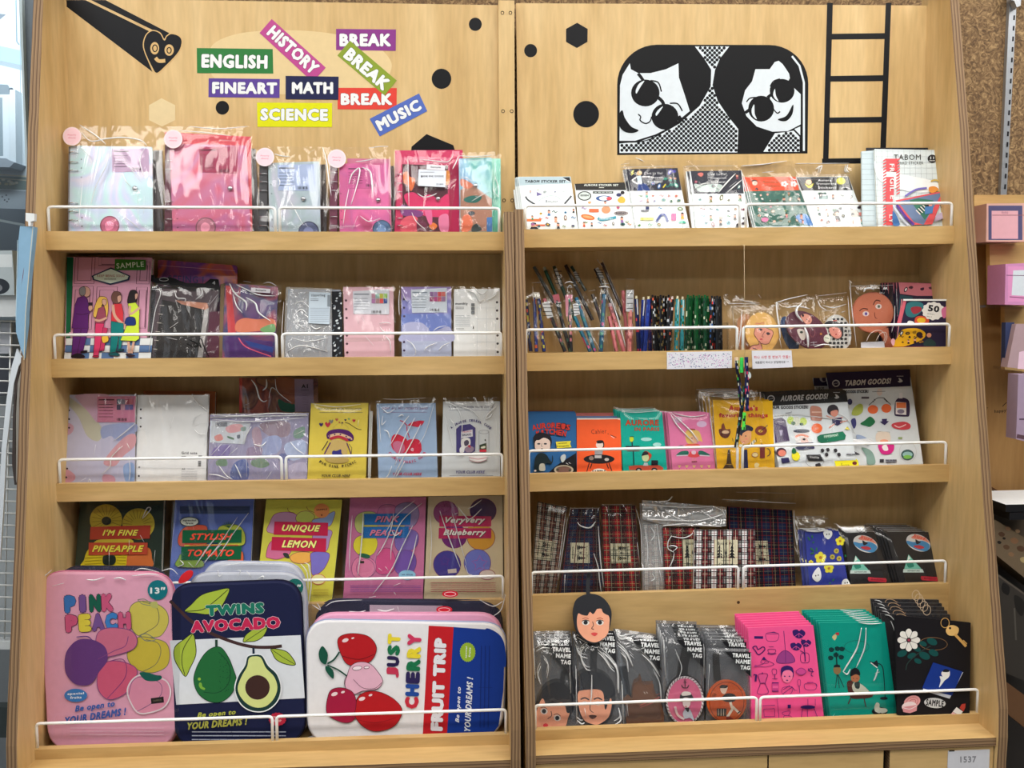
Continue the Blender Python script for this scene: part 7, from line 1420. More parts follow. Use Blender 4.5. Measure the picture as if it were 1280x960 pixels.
def tartan(label,quad,zoom,T_,nx,ny,y0,lab,rot,bagq,cr,lean=12,th=.008,film_=None,cat='case'):
    it=item('tartan_case',label,cat,'R',3,y0,lean,quad,zoom,TG);it.c.rough=.8
    it.c.mb.prism(it.q,-th,0,paper(T_[0],.85));plaid(it.c,list(quad),nx,ny,T_[0],T_[1],T_[2]);it.c.build('tartan_body',it.root)
    if lab:cloth_label(it,lab,rot,zoom)
    it.c.z(zoom)
    if bagq:bag(it,bagq,.004,film_ or FILM,glint_creases=cr,puff=.001)
    return it
tartan('brown white and red tartan case leaning at the left end',((110,75),(345,125),(255,810),(55,810)),H1,((120,100,84),((0.1,.3,(170,168,156)),(.5,.36,(104,56,48))),WH_T[2]),3,8,.02,[(112,378),(252,392),(225,550),(85,535)],90+8,((95,70),(360,120),(270,812),(40,812)),((1.4,(330,160),(300,400),(265,650)),(1.2,(345,200),(310,450),(270,700))))
tartan('navy tartan case in a shiny bag',((375,130),(600,130),(630,805),(280,805)),H1,((24,30,50),NV_T[1],((.02,.05,(86,30,36)),(.56,.05,(80,26,34)),(.3,.02,(80,90,90)),(.74,.02,(110,100,90)))),2,6,.022,[(372,405),(520,405),(525,568),(372,565)],90,((365,122),(612,122),(640,806),(270,806)),((2.4,(425,240),(450,270),(520,285),(570,235)),(2,(530,290),(560,260)),(2.2,(590,270),(600,420),(610,560),(635,760)),(2,(555,490),(590,600),(600,700),(615,800)),(2,(325,660),(320,800)),(1.6,(370,130),(590,128))))
tartan('red tartan case with black checks',((618,108),(890,108),(935,800),(640,800)),H1,RD_T,3,7,.022,[(692,410),(845,408),(858,568),(700,570)],90,((612,95),(905,95),(945,802),(632,802)),((1.2,(890,130),(930,300),(940,600)),(1.4,(900,400),(920,560)),(1,(640,100),(860,98))))
tartan('white tartan case edge in a crinkled bag, right of the red one',((955,255),(1100,255),(1135,795),(960,795)),H1,WH_T,2,6,.03,None,0,((925,90),(1130,90),(1140,797),(945,797)),((2.4,(1010,280),(1040,340),(1010,390)),(2.4,(960,280),(985,450),(975,600)),(2.2,(1020,650),(1040,690),(1010,710)),(2,(1060,260),(1075,400),(1100,590)),(2,(1080,620),(1100,740)),(1.8,(920,180),(950,170)),(1.6,(1115,500),(1125,780))),film_=CRINK,lean=11)
it=tartan('red tartan pouch partly behind the white one, under a silver bag',((-20,330),(300,330),(300,860),(10,860)),H2,RD_T,3,5,.024,[(148,432),(320,434),(325,665),(160,668)],0,((-30,330),(300,330),(305,862),(0,862)),((2,(60,400),(30,450),(30,510),(80,540)),(2,(80,545),(70,600),(40,665)),(2,(60,405),(150,420),(210,400),(240,375)),(2,(30,490),(70,485),(105,500),(70,530)),(1.4,(45,740),(38,790))))
tartan('white black and red tartan pouch with a cream pine label, frontmost',((258,352),(765,350),(768,852),(250,856)),H2,((196,194,190),((0.15,.3,(206,206,206)),(.55,.34,(104,36,42))),((.04,.06,(28,28,32)),(.47,.05,(24,26,30)),(.68,.03,(200,190,170)),(.9,.05,(26,28,32)),(.28,.03,(140,60,66)))),4,5,.012,[(420,434),(620,436),(618,670),(418,668)],0,None,(),14)
tartan('large navy and red tartan pouch at the back, cream label sideways',((540,155),(1080,185),(1110,830),(560,852)),H2,NV_T,4,6,.034,[(740,445),(870,444),(885,648),(770,648)],90,((380,25),(1098,30),(1125,832),(560,852)),((1.4,(500,95),(800,115),(1100,130)),(2,(1085,190),(1090,330),(1110,480)),(1.6,(1110,420),(1115,560)),(1,(600,35),(1090,45)),(2,(485,100),(500,90))),lean=13,film_=FILM_SOFT)
c_=item('silver_pouch','shiny silver plastic bag flap folded over the tartan pouches','bag','R',3,.028,10,((-170,105),(515,140),(500,320),(-165,330)),H2,TG,base=False)
mb=c_.c.mb;q=[c_.c.uv(*p)for p in((-185,100),(395,108),(525,175),(500,318),(-30,325),(-180,260))]
SIL=film('silver_foil_film',4,1.0,22,haze=.3)
n_=16;V=[]
for j in range(n_+1):
    for i in range(2*n_+1):
        s_,t_=i/(2*n_),j/n_;x=-185+(700)*s_;y=(100+60*s_)*(1-t_)+(262+58*min(1,s_*3))*t_;u_,v_=c_.c.uv(x,y);V.append((u_,-.006-.0022*math.sin(t_*9+s_*6)-.0012*math.sin(s_*31+t_*5),v_))
k_=2*n_+1;mb.raw(V,[(j*k_+i,(j+1)*k_+i,(j+1)*k_+i+1,j*k_+i+1)for j in range(n_)for i in range(2*n_)],SIL,True)
mb.raw([(a,.002,b)for a,_,b in(V[0],V[2*n_],V[-1],V[n_*k_])],[(0,1,2,3)],SIL)
for cr in((2.4,(-170,130),(0,150),(200,160),(400,150)),(2.4,(-150,260),(100,270),(300,270),(480,220)),(2,(0,180),(80,240),(200,280)),(2,(300,190),(380,240),(460,280)),(2.4,(-20,315),(150,300),(300,310),(470,320)),(2,(-60,110),(20,105),(60,70)),(1.8,(420,160),(480,190),(510,250))):  # highlights of the silver flap, added as white ridges
    P=[c_.c.uv(*p)for p in spline(list(cr[1:]),False,5)];mb.tube([(a,-.0098,b)for a,b in P],cr[0]*.00055,GLINT_CREASE,6)
c_.c.build('plastic_flap',c_.root)
WG='card wallets in bags'
it=item('card_wallet','royal blue card wallet with yellow flowers and white drops','wallet','R',3,.018,22,((150,205),(398,195),(470,592),(185,592)),H3,WG)
def fl(c):
    for x,y,r_ in((408,270,34),(265,390,42),(326,468,36),(195,425,18)):
        for a in range(5):c.ell(x+r_*.6*math.cos(a*1.257-.3),y+r_*.6*math.sin(a*1.257-.3),r_*.42,r_*.42,(226,216,50))
        c.ell(x,y,r_*.28,r_*.28,(180,120,40))
    for x,y in((380,342),(350,385),(398,397)):
        for a in range(8):c.ell(x+13*math.cos(a*.785),y+13*math.sin(a*.785),6,6,(190,176,60))
        c.ell(x,y,8,8,(120,110,40))
    c.blob([(285,225),(292,198),(340,196),(347,228),(318,258)],WHT);c.blob([(203,535),(215,495),(250,460),(268,510),(262,550),(235,566)],WHT);c.blob([(420,592),(425,555),(455,545),(475,575),(474,592)],WHT)
    for x,y in((308,222),(325,220),(228,522),(246,518),(440,575),(458,572)):c.ell(x,y,4.5,5.5,INK)
    for a,b in(((170,240),(185,265)),((200,230),(205,250)),((190,320),(215,345)),((235,318),(232,345)),((190,362),(214,356)),((350,560),(362,545)),((440,370),(446,385)),((325,580),(335,572)),((205,285),(215,275))):c.line([a,b],10,(14,110,60))
book(it,(34,50,150),.003,draw=fl,pages=(40,50,120));it.c.z(H3)
bag(it,((80,80),(318,78),(480,592),(160,592)),.003,glint_creases=((2.8,(155,198),(230,202),(300,192)),(2.6,(342,190),(388,190)),(2.4,(205,145),(215,158)),(2.2,(240,145),(245,155)),(1.6,(90,110),(310,108))))
copies(it,2,.006,.001,-.004,'blue flowered card wallet in the pile behind the front one',WG)
def surf(label,quad,y0,ox,oy,n,side,bagq):
    it=item('card_wallet',label,'wallet','R',3,y0,24,quad,H3,WG)
    def d(c):
        q=lambda L_:[(x+ox,y+oy)for x,y in L_]
        c.ell(592+ox,290+oy,92,58,(222,218,214),22);c.blob(q([(510,275),(560,285),(620,275),(670,300),(672,330),(640,352),(570,335),(515,300)]),(70,140,190));c.blob(q([(540,250),(580,232),(640,255),(672,290),(620,270),(560,262)]),(226,140,120));c.text('Surf',600+ox,250+oy,90,22,(226,80,60),.03,18);c.blob(q([(570,265),(590,275),(610,285),(580,300)]),(36,36,44));c.blob(q([(555,315),(600,308),(635,325),(600,335)]),(196,60,70))
        c.poly(q([(520,375),(545,405),(615,480),(630,505),(480,505),(492,470)]),(120,196,176));c.poly(q([(520,380),(535,405),(512,420)]),(226,232,226));c.blob(q([(505,430),(540,425),(560,460),(520,470)]),(40,130,110));c.poly(q([(482,482),(622,482),(632,506),(480,506)]),(206,222,216));c.text('ADVENTURE',556+ox,494+oy,90,11,(70,100,96),.04)
        c.poly(q([(612,532),(738,540),(746,552),(742,570),(616,562),(608,546)]),(206,50,70));c.text('Bonjour',678+ox,552+oy,90,14,(130,20,40),.02,3)
    book(it,(38,36,38),.003,draw=d,pages=(40,36,36));it.c.z(H3);bag(it,bagq,.0025,FILM_SOFT,glint_creases=((1.2,(quad[0][0]+10,quad[0][1]-4),(quad[1][0]-10,quad[1][1]-4)),),puff=.0005)
    copies(it,n,.0055,.0012,side,label.split(' with')[0]+' in the pile behind, only its edge visible',WG)
surf('black wallet with a surf badge and a green triangle, beside the blue wallet',((430,205),(660,205),(775,580),(485,580)),.022,0,0,3,-.001,((385,165),(650,165),(785,580),(480,580)))
surf('black wallet with a surf badge, right hand one at the end of the board',((735,205),(1050,205),(1155,572),(840,575)),.02,385,-8,6,-.0045,((705,190),(1050,190),(1160,572),(835,575)))

# ------------------------------------------------------------ right shelf, ledge: luggage tags and notebooks
LG='travel name tags in bags'
FILM_GREY=film('shiny_tag_bag',.6,.7,12,haze=.03)
GREYB=glassy('grey_bag_back',(120,122,128),.5)
FSK=(226,158,128)
def tagface(c,kind):
    K=(24,26,34)
    if kind=='hang':
        c.blob([(352,210),(370,160),(440,150),(520,140),(565,190),(568,240),(555,310),(500,355),(455,362),(400,335),(360,280)],FSK)
        c.blob([(350,180),(360,150),(400,130),(500,120),(560,150),(572,185),(530,168),(515,140),(495,125),(480,150),(460,175),(440,160),(430,172),(420,185),(385,180),(365,170)],K)
        for x in(410,505):c.ell(x,231,25,18,(214,210,206));c.ell(x,231,14,14,K);c.line([(x-24,222),(x,214),(x+24,222)],5,K,smooth=True);c.line([(x-22,208),(x,200),(x+20,208)],4,(150,60,40),smooth=True)
        c.line([(456,225),(462,250),(450,270),(465,276)],4,K,smooth=True);c.blob([(445,305),(468,297),(490,305),(470,322)],(206,70,70))
def travel(label,bq,txt,y0,lean=8,n=0,side=0,zoom=J1,build=None,cr=(),tri=None):
    it=item('luggage_tag',label,'luggage tag','R',4,y0,lean,bq,zoom,LG)
    build(it)
    tx,ty,ts=txt
    def d(k):
        for i,w_ in enumerate(('TRAVEL','NAME','TAG')):k.text(w_,tx-{0:62,1:50,2:34}[i]*ts,ty+i*42*ts,{0:124,1:100,2:68}[i]*ts,30*ts,WHT,.07,3)
    it.c.z(zoom);part_poly(it,'bag_back',[bq[0],bq[1],bq[2],(bq[3][0],bq[3][1])],None,-.0016,-.0012,mat=GREYB);part_poly(it,'corner_label',tri,(26,26,30),.0062,.0068,d,label='black corner label reading TRAVEL NAME TAG')
    bag(it,bq,.0072,FILM_GREY,glint_creases=cr,puff=.0008)
    if n:copies(it,n,.0075,.003,side,'name tag bag stacked behind the '+label.split(' with ')[-1].split(' in ')[-1].split(',')[0]+' one',LG)
    return it
def strap(it,pts,zoom,n0=.0025,w_=.0022,col=(30,32,38)):
    it.c.z(zoom);h=MB();P=[it.c.uv(*p)for p in spline(pts,False,5)]
    for a,b in zip(P,P[1:]):
        d=math.hypot(b[0]-a[0],b[1]-a[1])or 1;nx,ny=-(b[1]-a[1])/d*w_*2,(b[0]-a[0])/d*w_*2
        h.prism([(a[0]+nx,a[1]+ny),(b[0]+nx,b[1]+ny),(b[0]-nx,b[1]-ny),(a[0]-nx,a[1]-ny)],n0-.0012,n0,paper(col))
    h.build('strap',it.root)
def b1(it):
    K=(24,26,34);o=[(72,930),(75,840),(100,720),(150,650),(220,625),(280,650),(325,720),(325,820),(280,890),(250,930)]
    def d(k):
        k.blob([(80,930),(78,840),(120,735),(160,790),(260,760),(300,820),(290,870),(255,930)],FSK);k.blob([(80,800),(110,720),(180,660),(280,680),(315,760),(310,820),(285,830),(270,780),(240,760),(215,780),(200,760),(170,785),(150,740),(120,735)],K)
        for x,y in((132,820),(220,865)):k.ell(x,y,24,20,(206,200,196),15);k.ell(x,y,14,15,K);k.line([(x-24,y-22),(x,y-28),(x+22,y-12)],4,K,smooth=True)
        k.line([(178,820),(182,850),(155,870)],4.5,K,smooth=True);k.blob([(125,912),(142,900),(160,912),(142,930)],(206,60,70))
    part_poly(it,'face_tag',spline(o,True,3),K,.0015,.005,d);strap(it,[(235,700),(255,610),(265,560),(290,560),(320,620),(325,700)],J1)
travel('travel name tag with a tilted curly haired woman, leftmost',((55,330),(320,325),(345,930),(75,935)),(310,410,1),.012,22,2,.0,J1,b1,((1.8,(80,420),(120,400),(170,400)),(2,(110,520),(90,580),(110,640)),(1.6,(90,340),(300,335)),(1.6,(130,470),(160,520),(150,600)),(2,(60,345),(75,600)),(1.4,(300,480),(310,700))),[(135,385),(318,385),(322,590)])
def b2(it):
    K=(24,28,38)
    def d(k):
        k.blob([(362,690),(440,675),(520,680),(535,740),(560,760),(575,730),(582,780),(560,860),(500,905),(460,908),(400,880),(365,800)],FSK);k.blob([(355,680),(350,610),(385,575),(450,560),(530,590),(590,660),(600,740),(578,735),(560,745),(548,800),(535,800),(525,700),(480,675),(400,680)],K)
        for x in(403,490):k.line([(x-28,742),(x,732),(x+28,745)],9,K,smooth=True);k.ell(x,768,20,13,(214,206,202));k.ell(x,768,9,10,K)
        k.line([(440,770),(438,810),(460,830)],4.5,K,smooth=True);k.blob([(430,850),(455,845),(482,852),(465,870),(445,870)],(90,50,40));k.line([(430,852),(482,852)],3,K)
    part_poly(it,'face_tag',spline([(350,690),(345,600),(390,560),(460,550),(540,580),(600,660),(605,760),(570,870),(490,918),(430,905),(370,850),(352,770)],True,3),K,.0015,.005,d);strap(it,[(462,580),(462,480),(470,400)],J1,w_=.003)
travel('travel name tag with a dark quiffed man in a very shiny bag',((325,310),(610,305),(650,920),(345,925)),(603,335,1),.012,24,1,0,J1,b2,((2,(345,400),(370,450),(420,470)),(2.2,(420,380),(380,420),(380,480),(410,540),(440,550)),(2.2,(490,430),(530,470),(570,530),(600,560)),(3,(520,430),(580,490),(620,560),(625,700)),(2.4,(448,580),(446,700),(440,760)),(2.8,(630,820),(640,880),(600,910)),(2.4,(350,880),(380,905),(400,895)),(2.6,(400,800),(410,860)),(3,(350,330),(420,370)),(2,(345,540),(350,900))),[(500,312),(608,310),(612,500)])
def b3(it):
    B=(92,60,42)
    def d(k):k.blob([(720,700),(730,650),(770,640),(800,650),(860,640),(850,690),(870,720),(860,760),(760,780),(725,740)],(104,68,48));k.line([(795,690),(805,705)],4,(200,190,180));k.line([(812,690),(820,702)],4,(200,190,180));k.line([(770,780),(910,725)],4,(190,90,90));k.line([(770,795),(905,745)],3,(190,90,90))
    part_poly(it,'brown_tag',spline([(660,740),(690,710),(720,730),(730,640),(760,620),(775,590),(790,640),(850,645),(880,720),(905,760),(930,850),(900,915),(700,915),(680,850),(690,800),(665,770)],True,4),B,.0015,.005,d);strap(it,[(690,740),(670,620),(660,520)],J1,w_=.0035,col=(28,32,40))
travel('travel name tag in the shape of a brown animal',((600,290),(905,330),(935,915),(655,920)),(900,380,1.02),.012,22,1,0,J1,b3,((2.4,(610,300),(640,340),(690,330)),(2.4,(620,380),(680,440),(720,520)),(2,(700,440),(730,470)),(2,(640,430),(680,480),(690,560)),(2,(780,440),(840,500),(900,590)),(1.6,(860,560),(900,640),(910,760)),(1.8,(650,640),(660,900)),(1.6,(930,350),(935,700)),(1.6,(680,760),(690,850))),[(720,350),(905,358),(915,555)])
def b4(it):
    c2=lambda k,t_:None
    def d(k):
        k.ell(1040-0,740,112,176,(226,216,220))if False else None
        k.ell(85,760,134,172,(214,206,210));k.ell(85,762,120,158,(214,100,140))
        for i in range(40):a=i*math.pi/20;k.line([(85+122*math.cos(a),762+160*math.sin(a)),(85+134*math.cos(a+.08),762+172*math.sin(a+.08))],5,(60,30,40))
        K=(34,26,36);k.line([(85,620),(86,665)],5,K);k.line([(60,650),(72,668),(86,670),(102,668),(112,650)],6,K,smooth=True);k.ring(85,618,6,6,3,K);k.line([(74,632),(98,632)],4,K)
        k.blob([(52,760),(55,715),(90,700),(130,715),(148,755),(120,760),(95,770)],K);k.blob([(60,710),(80,695),(120,700),(125,718),(70,725)],(222,214,210));k.blob([(70,745),(100,738),(125,755),(115,800),(90,808),(72,790)],(222,206,206));k.ell(92,800,8,4,(190,50,60));k.blob([(70,850),(90,815),(120,820),(150,900),(120,880),(85,885)],(190,196,210));k.line([(15,800),(35,860),(80,890)],16,(222,196,196),smooth=True);k.blob([(85,810),(115,812),(105,840)],K)
    it.c.z(J2);part_poly(it,'oval_tag',circle_pts(85,760,142,180,40),(26,24,28),.0015,.005,d);strap(it,[(70,600),(80,500),(105,400)],J2,w_=.0045,col=(32,30,32))
travel('travel name tag with a pink oval sailor girl and anchor',((-70,310),(225,320),(228,925),(-60,930)),(204,357,1.02),.012,10,5,-.0005,J2,b4,((1.6,(-65,330),(-50,600)),(1.4,(215,360),(225,600)),(1.2,(20,420),(60,520),(40,600)),(1.4,(-50,420),(-40,400))),[(25,332),(212,338),(216,530)])
def b5(it):
    def d(k):
        K=(30,24,26);k.ring(380,770,122,140,4,(90,40,20));k.blob([(335,680),(350,655),(385,660),(380,690),(365,715),(345,705)],(226,200,180));k.blob([(330,670),(345,650),(388,655),(375,672)],K);k.blob([(345,740),(380,710),(430,715),(450,745),(420,770),(365,765)],K);k.line([(405,770),(420,820),(385,875)],18,(226,214,196),smooth=False);k.line([(420,800),(470,850)],16,(226,214,196));k.rect(310,815,378,870,(50,40,40))
        for x in(322,340,358):k.line([(x,818),(x,868)],3,(206,190,170))
        k.line([(455,850),(475,835)],9,K);k.blob([(375,880),(400,872),(430,895),(390,905)],(120,30,20));k.text('RIDE',290,730,46,22,(120,50,20),.03,-60)
    it.c.z(J2);part_poly(it,'oval_tag',circle_pts(380,765,140,150,40),(196,84,30),.0015,.005,d);strap(it,[(320,620),(312,540),(308,430)],J2,w_=.003,col=(30,26,26))
travel('travel name tag with an orange oval seated figure, lower front one',((245,395),(550,400),(552,915),(238,925)),(542,442,1.0),.012,8,0,0,J2,b5,((1.5,(250,400),(545,402)),(1.2,(255,500),(245,700)),(1.2,(545,420),(548,800))),[(365,415),(550,418),(552,595)])
def b6(it):
    def d(k):k.ell(450,612,22,22,(120,60,30));k.ell(450,615,12,9,(60,70,90))
    it.c.z(J2);part_poly(it,'oval_tag',circle_pts(400,690,135,145,36),(150,72,40),.0015,.004,d)
travel('travel name tag with a dull orange oval, right behind the seated figure one',((235,320),(525,325),(535,925),(235,925)),(512,365,1.0),.026,8,4,-.001,J2,b6,((1.2,(240,325),(520,330)),),[(345,345),(520,348),(525,520)])
# head shaped tag hanging from the rail
P0=Canvas(MU['R']@Matrix.Translation((0,YL[3]-.004,ZL[3]))@Matrix.Rotation(math.radians(-28),4,'X'),J1);u_,v_=P0.uv(455,205);M=P0.M@Matrix.Translation((u_,0,v_))
t=thing('luggage_tag','head shaped name tag hanging by a black strap from the rail above','luggage tag',M,LG);it=Item();it.c=Canvas(M,J1);it.root=t;it.M=M
part_poly(it,'face_tag',spline([(325,180),(340,90),(390,50),(460,40),(530,70),(578,140),(580,220),(555,310),(500,360),(450,370),(390,340),(345,280)],True,4),(24,26,34),-.002,.002,lambda k:tagface(k,'hang'))
strap(it,[(432,62),(425,0),(430,-70),(440,-122)],J1,.0,.0018)
NB='tall flat notebooks on the ledge'
it=item('notebook','bright pink notebook printed with navy kitchen things','notebook','R',4,.012,8,((90,210),(580,190),(660,885),(115,905)),J4,NB)
def kn(c):
    N=(50,26,96)
    def o(pts,w_=3.2,cl=True):c.line(pts,w_,N,cl,True)
    c.line([(137,281),(203,282)],20,N);c.line([(205,282),(225,280)],10,(222,100,160));o([(228,250),(315,250),(312,300),(270,310),(232,302)]);c.line([(228,255),(315,255)],3,N);o([(255,245),(285,240),(300,248)],4,False);c.line([(358,232),(370,375)],4,N)
    c.blob([(305,465),(320,410),(368,378),(420,410),(440,462),(370,475)],(150,60,130));c.line([(370,380),(372,470)],3,N);o([(305,465),(320,410),(368,378),(420,410),(440,462),(370,475)])
    for x,y,r_ in((472,250,48),(450,345,42),(525,320,38)):
        c.blob([(x-r_,y-r_*.4),(x-r_*.3,y-r_*.6),(x,y-r_*.35),(x+r_*.4,y-r_*.6),(x+r_,y-r_*.1),(x+r_*.7,y+r_*.5),(x,y+r_*.8),(x-r_*.8,y+r_*.4)],N)
        for a in(-.5,0,.5):c.line([(x,y),(x+r_*.8*math.sin(a*2.4),y+r_*.6*math.cos(a))],3,(232,90,150))
    c.line([(490,290),(510,360),(520,460)],6,N,smooth=True);c.line([(480,380),(510,400),(518,460)],5,N,smooth=True);o([(490,400),(540,400),(548,440),(540,468),(495,468),(482,440)])
    o([(125,355),(150,345),(165,370),(200,350),(215,370),(180,405),(160,405),(145,380)],7);o([(240,370),(295,372),(285,400),(250,400)]);o([(235,400),(300,400),(265,410)],3);o([(245,350),(280,350)],3,False)
    o([(145,495),(200,480),(225,455),(270,470),(280,485),(220,500)]);o([(185,470),(200,440),(225,445),(240,470)],3);c.blob([(195,445),(208,425),(222,448)],N);c.ell(148,494,12,9,(170,60,130));o([(270,520),(300,520),(300,555),(275,555)]);c.line([(288,555),(290,588)],4,N);c.line([(270,590),(308,590)],4,N)
    c.line([(130,560),(150,560),(145,610)],14,N);c.poly([(168,560),(230,555),(215,620),(180,622)],(216,80,140));o([(165,560),(235,555),(218,622),(240,695),(160,700),(180,625)],3.5);c.line([(180,622),(218,622)],4,N);c.line([(192,548),(200,548)],12,N);c.rect(268,615,318,685,(190,60,130));c.rect(272,640,314,660,(226,90,150));c.line([(268,620),(318,620)],6,N);c.line([(268,682),(318,682)],6,N)
    c.blob([(335,545),(340,505),(380,490),(420,505),(430,545),(420,580),(345,575)],N);c.blob([(342,560),(360,530),(400,525),(424,550),(415,595),(382,620),(350,600)],(236,120,160));c.ell(363,570,6,5,N);c.ell(398,570,6,5,N);c.ell(381,600,8,4,N);o([(345,700),(350,655),(420,650),(415,690),(385,715)],3);c.line([(350,700),(420,650)],4,N);c.line([(350,670),(400,640)],4,N);c.line([(395,640),(440,670)],3,N)
    c.ell(485,535,38,26,(200,70,140));o([(448,535),(485,508),(524,535),(485,560)],3);o([(545,520),(560,510),(570,530),(560,560),(575,570)],5,False);c.line([(540,510),(545,530),(580,535)],6,N,smooth=True);o([(460,600),(480,600),(478,640),(462,640)],3);c.line([(470,640),(475,695)],4,N);c.line([(430,675),(455,675)],3,N)
    o([(515,625),(595,625),(590,668),(520,668)],3.5);c.line([(530,615),(575,615)],8,(190,60,130));c.line([(595,630),(605,645)],5,N)
    c.line([(150,735),(305,725),(320,890)],3,N);c.line([(195,790),(290,785)],4,N);c.line([(205,815),(285,812),(288,870),(208,872)],4,N,True);c.rect(384,782,408,808,N);o([(345,840),(400,830),(390,860),(355,860)],3);o([(350,890),(360,865),(400,865),(430,890)],3,False)
    c.ell(535,800,56,14,N);c.line([(495,810),(485,890)],4,N);c.line([(580,805),(610,885)],4,N);c.line([(530,815),(535,890)],3,N);c.line([(535,740),(535,790)],3,N);c.line([(590,740),(590,790)],3,N)
book(it,(236,84,144),.004,draw=kn,backcol=(236,120,160),pages=(238,160,190));it.c.z(J4)
copies(it,6,.0058,.0022,-.0022,'bright pink kitchen notebook in the stack behind the front copy',NB)
it=item('notebook','turquoise notebook with a woman reading in an armchair','notebook','R',4,.012,8,((130,205),(565,200),(650,830),(205,840)),J3,NB)
def tq(c):
    K=(26,34,44);c.blob([(215,300),(235,280),(245,300),(230,322)],(222,206,150));c.blob([(235,275),(260,270),(255,290)],(196,50,60));c.ring(378,366,82,42,4,(30,120,110))
    for x,y in((210,385),(250,378),(280,380),(205,440),(275,435),(240,420)):c.blob([(x-18,y-8),(x,y-16),(x+18,y-4),(x+8,y+14),(x-12,y+12)],(14,60,60))
    c.line([(240,400),(246,490)],8,(14,50,50));c.ell(246,495,22,12,K);c.blob([(225,505),(268,505),(268,535),(247,550),(226,535)],(150,120,80));c.line([(246,550),(236,640)],4,K);c.line([(250,550),(262,640)],4,K);c.line([(254,550),(292,635)],4,K)
    c.line([(500,470),(545,490),(558,560),(566,700)],5,K,smooth=True);c.blob([(462,462),(490,468),(512,455),(520,495),(495,488)],K);c.line([(470,470),(515,505)],7,(226,230,226));c.ell(558,708,26,10,K)
    c.blob([(312,605),(345,590),(365,640),(370,670),(480,665),(475,700),(400,710),(335,700)],(84,44,40));c.line([(340,700),(320,745)],7,(84,44,40));c.line([(425,705),(438,765)],6,(84,44,40));c.blob([(345,630),(365,600),(400,610),(440,640),(455,668),(370,672)],(206,206,190));c.blob([(362,605),(395,600),(395,640),(370,640)],(50,60,60));c.ell(367,572,30,28,(190,120,84));c.blob([(335,560),(340,520),(370,505),(395,525),(398,555),(370,548)],(26,22,30));c.line([(450,668),(480,672)],14,(200,150,120));c.ell(355,575,3,3,K);c.ell(378,575,3,3,K)
    c.ell(530,795,52,28,K);c.blob([(495,760),(510,735),(528,745),(530,770),(570,775),(580,795),(540,808),(500,795)],(222,222,206));c.line([(510,820),(535,805),(560,822)],5,K)
    c.line([(215,830),(230,810)],5,(120,220,206))
book(it,(8,162,144),.004,draw=tq,backcol=(60,190,170),pages=(90,196,180));it.c.z(J3)
bag(it,((125,200),(568,196),(655,830),(200,842)),.002,FILM_SOFT,glint_creases=((2.4,(405,235),(375,370),(300,500),(280,530)),(2.4,(435,235),(425,370),(370,500)),(2.4,(285,530),(310,545),(330,510)),(2.4,(515,510),(500,560),(485,590)),(1.8,(495,540),(525,530)),(1.6,(385,200),(460,210),(540,205))),puff=.0006)
copies(it,6,.006,.0018,-.003,'turquoise armchair notebook in the stack behind the front copy',NB)
it=item('notebook','black SAMPLE notebook with flower, key, book and lipstick, tilted out at the right end','notebook','R',4,-.011,8,((632,155),(1138,205),(1130,866),(650,820)),J3,NB,base=False)
def bk(c):
    c.ring(890,345,92,42,4,(120,90,60),3)
    for x,y,r_ in((680,410,34),(745,425,30),(830,425,38),(880,330,36),(820,345,26),(890,405,34),(785,460,26),(780,380,26)):c.ell(x,y,r_,r_*.62,(16,72,70),25 if x>760 else-20)
    c.line([(705,520),(720,470),(800,400),(870,360)],6,(40,60,56),smooth=True)
    for a in range(8):x,y=724+46*math.cos(a*.785),320+46*math.sin(a*.785);c.ell(x,y,30,22,(226,222,214),a*45)
    for a in range(8):c.line([(724,320),(724+62*math.cos(a*.785+.39),320+62*math.sin(a*.785+.39))],3,(60,56,56))
    c.ell(724,320,9,9,(150,60,80));G=(206,160,90)
    c.ring(965,205,28,32,4,G,0);c.blob([(970,255),(990,225),(1025,222),(1055,240),(1050,275),(1020,290),(985,285)],(222,180,110));c.ell(998,240,8,8,(40,34,30));c.line([(1030,280),(1105,362)],18,G);c.line([(1085,320),(1110,345)],7,G)
    c.poly(((885,470),(1085,535),(995,710),(815,655)),(196,200,210));c.poly(((885,468),(1082,530),(1010,690),(812,640)),(20,50,130));c.blob([(950,525),(990,520),(996,550),(980,575),(955,570),(940,545)],(226,222,216));c.blob([(948,530),(965,512),(992,520),(985,532)],(24,24,30));c.blob([(930,560),(975,575),(960,590),(925,635),(935,590)],(222,222,220))
    c.ell(745,730,56,40,(214,150,150),-20);c.ring(745,730,40,28,3,(170,90,96),-20);c.ring(748,730,22,15,3,(170,90,96),-20);c.ell(725,760,50,30,(226,206,206),-10);c.poly(((680,765),(778,750),(775,790),(730,806),(685,798)),(206,140,146));c.line([(680,768),(730,778),(778,755)],4,(226,216,216),smooth=True)
    c.ell(896,738,72,34,(196,196,196),5);c.text('SAMPLE',896,738,118,44,(26,26,28),.05,6)
    c.poly(((1060,770),(1075,745),(1100,742),(1098,770),(1085,795)),(176,60,50));c.poly(((1040,765),(1082,795),(1062,822),(1015,795)),(226,224,220));c.poly(((1015,795),(1040,812),(1030,832),(1002,812)),(214,170,170));c.poly(((1002,812),(1030,832),(990,850),(970,845)),(50,52,56))
book(it,(22,20,24),.004,draw=bk,backcol=(30,28,32),pages=(60,56,56));it.c.z(J3)
it=item('notebook','black notebook directly behind the tilted SAMPLE one','notebook','R',4,.012,9,((540,145),(1000,150),(1060,830),(640,840)),J3,NB);book(it,(34,32,36),.004,draw=lambda c:(c.ring(680,175,44,26,4,(196,160,120),20),c.line([(720,160),(718,200)],3,(170,130,100)),c.ring(845,120,26,34,4,(206,180,150))),backcol=(90,88,90),pages=(110,108,110));it.c.z(J3)
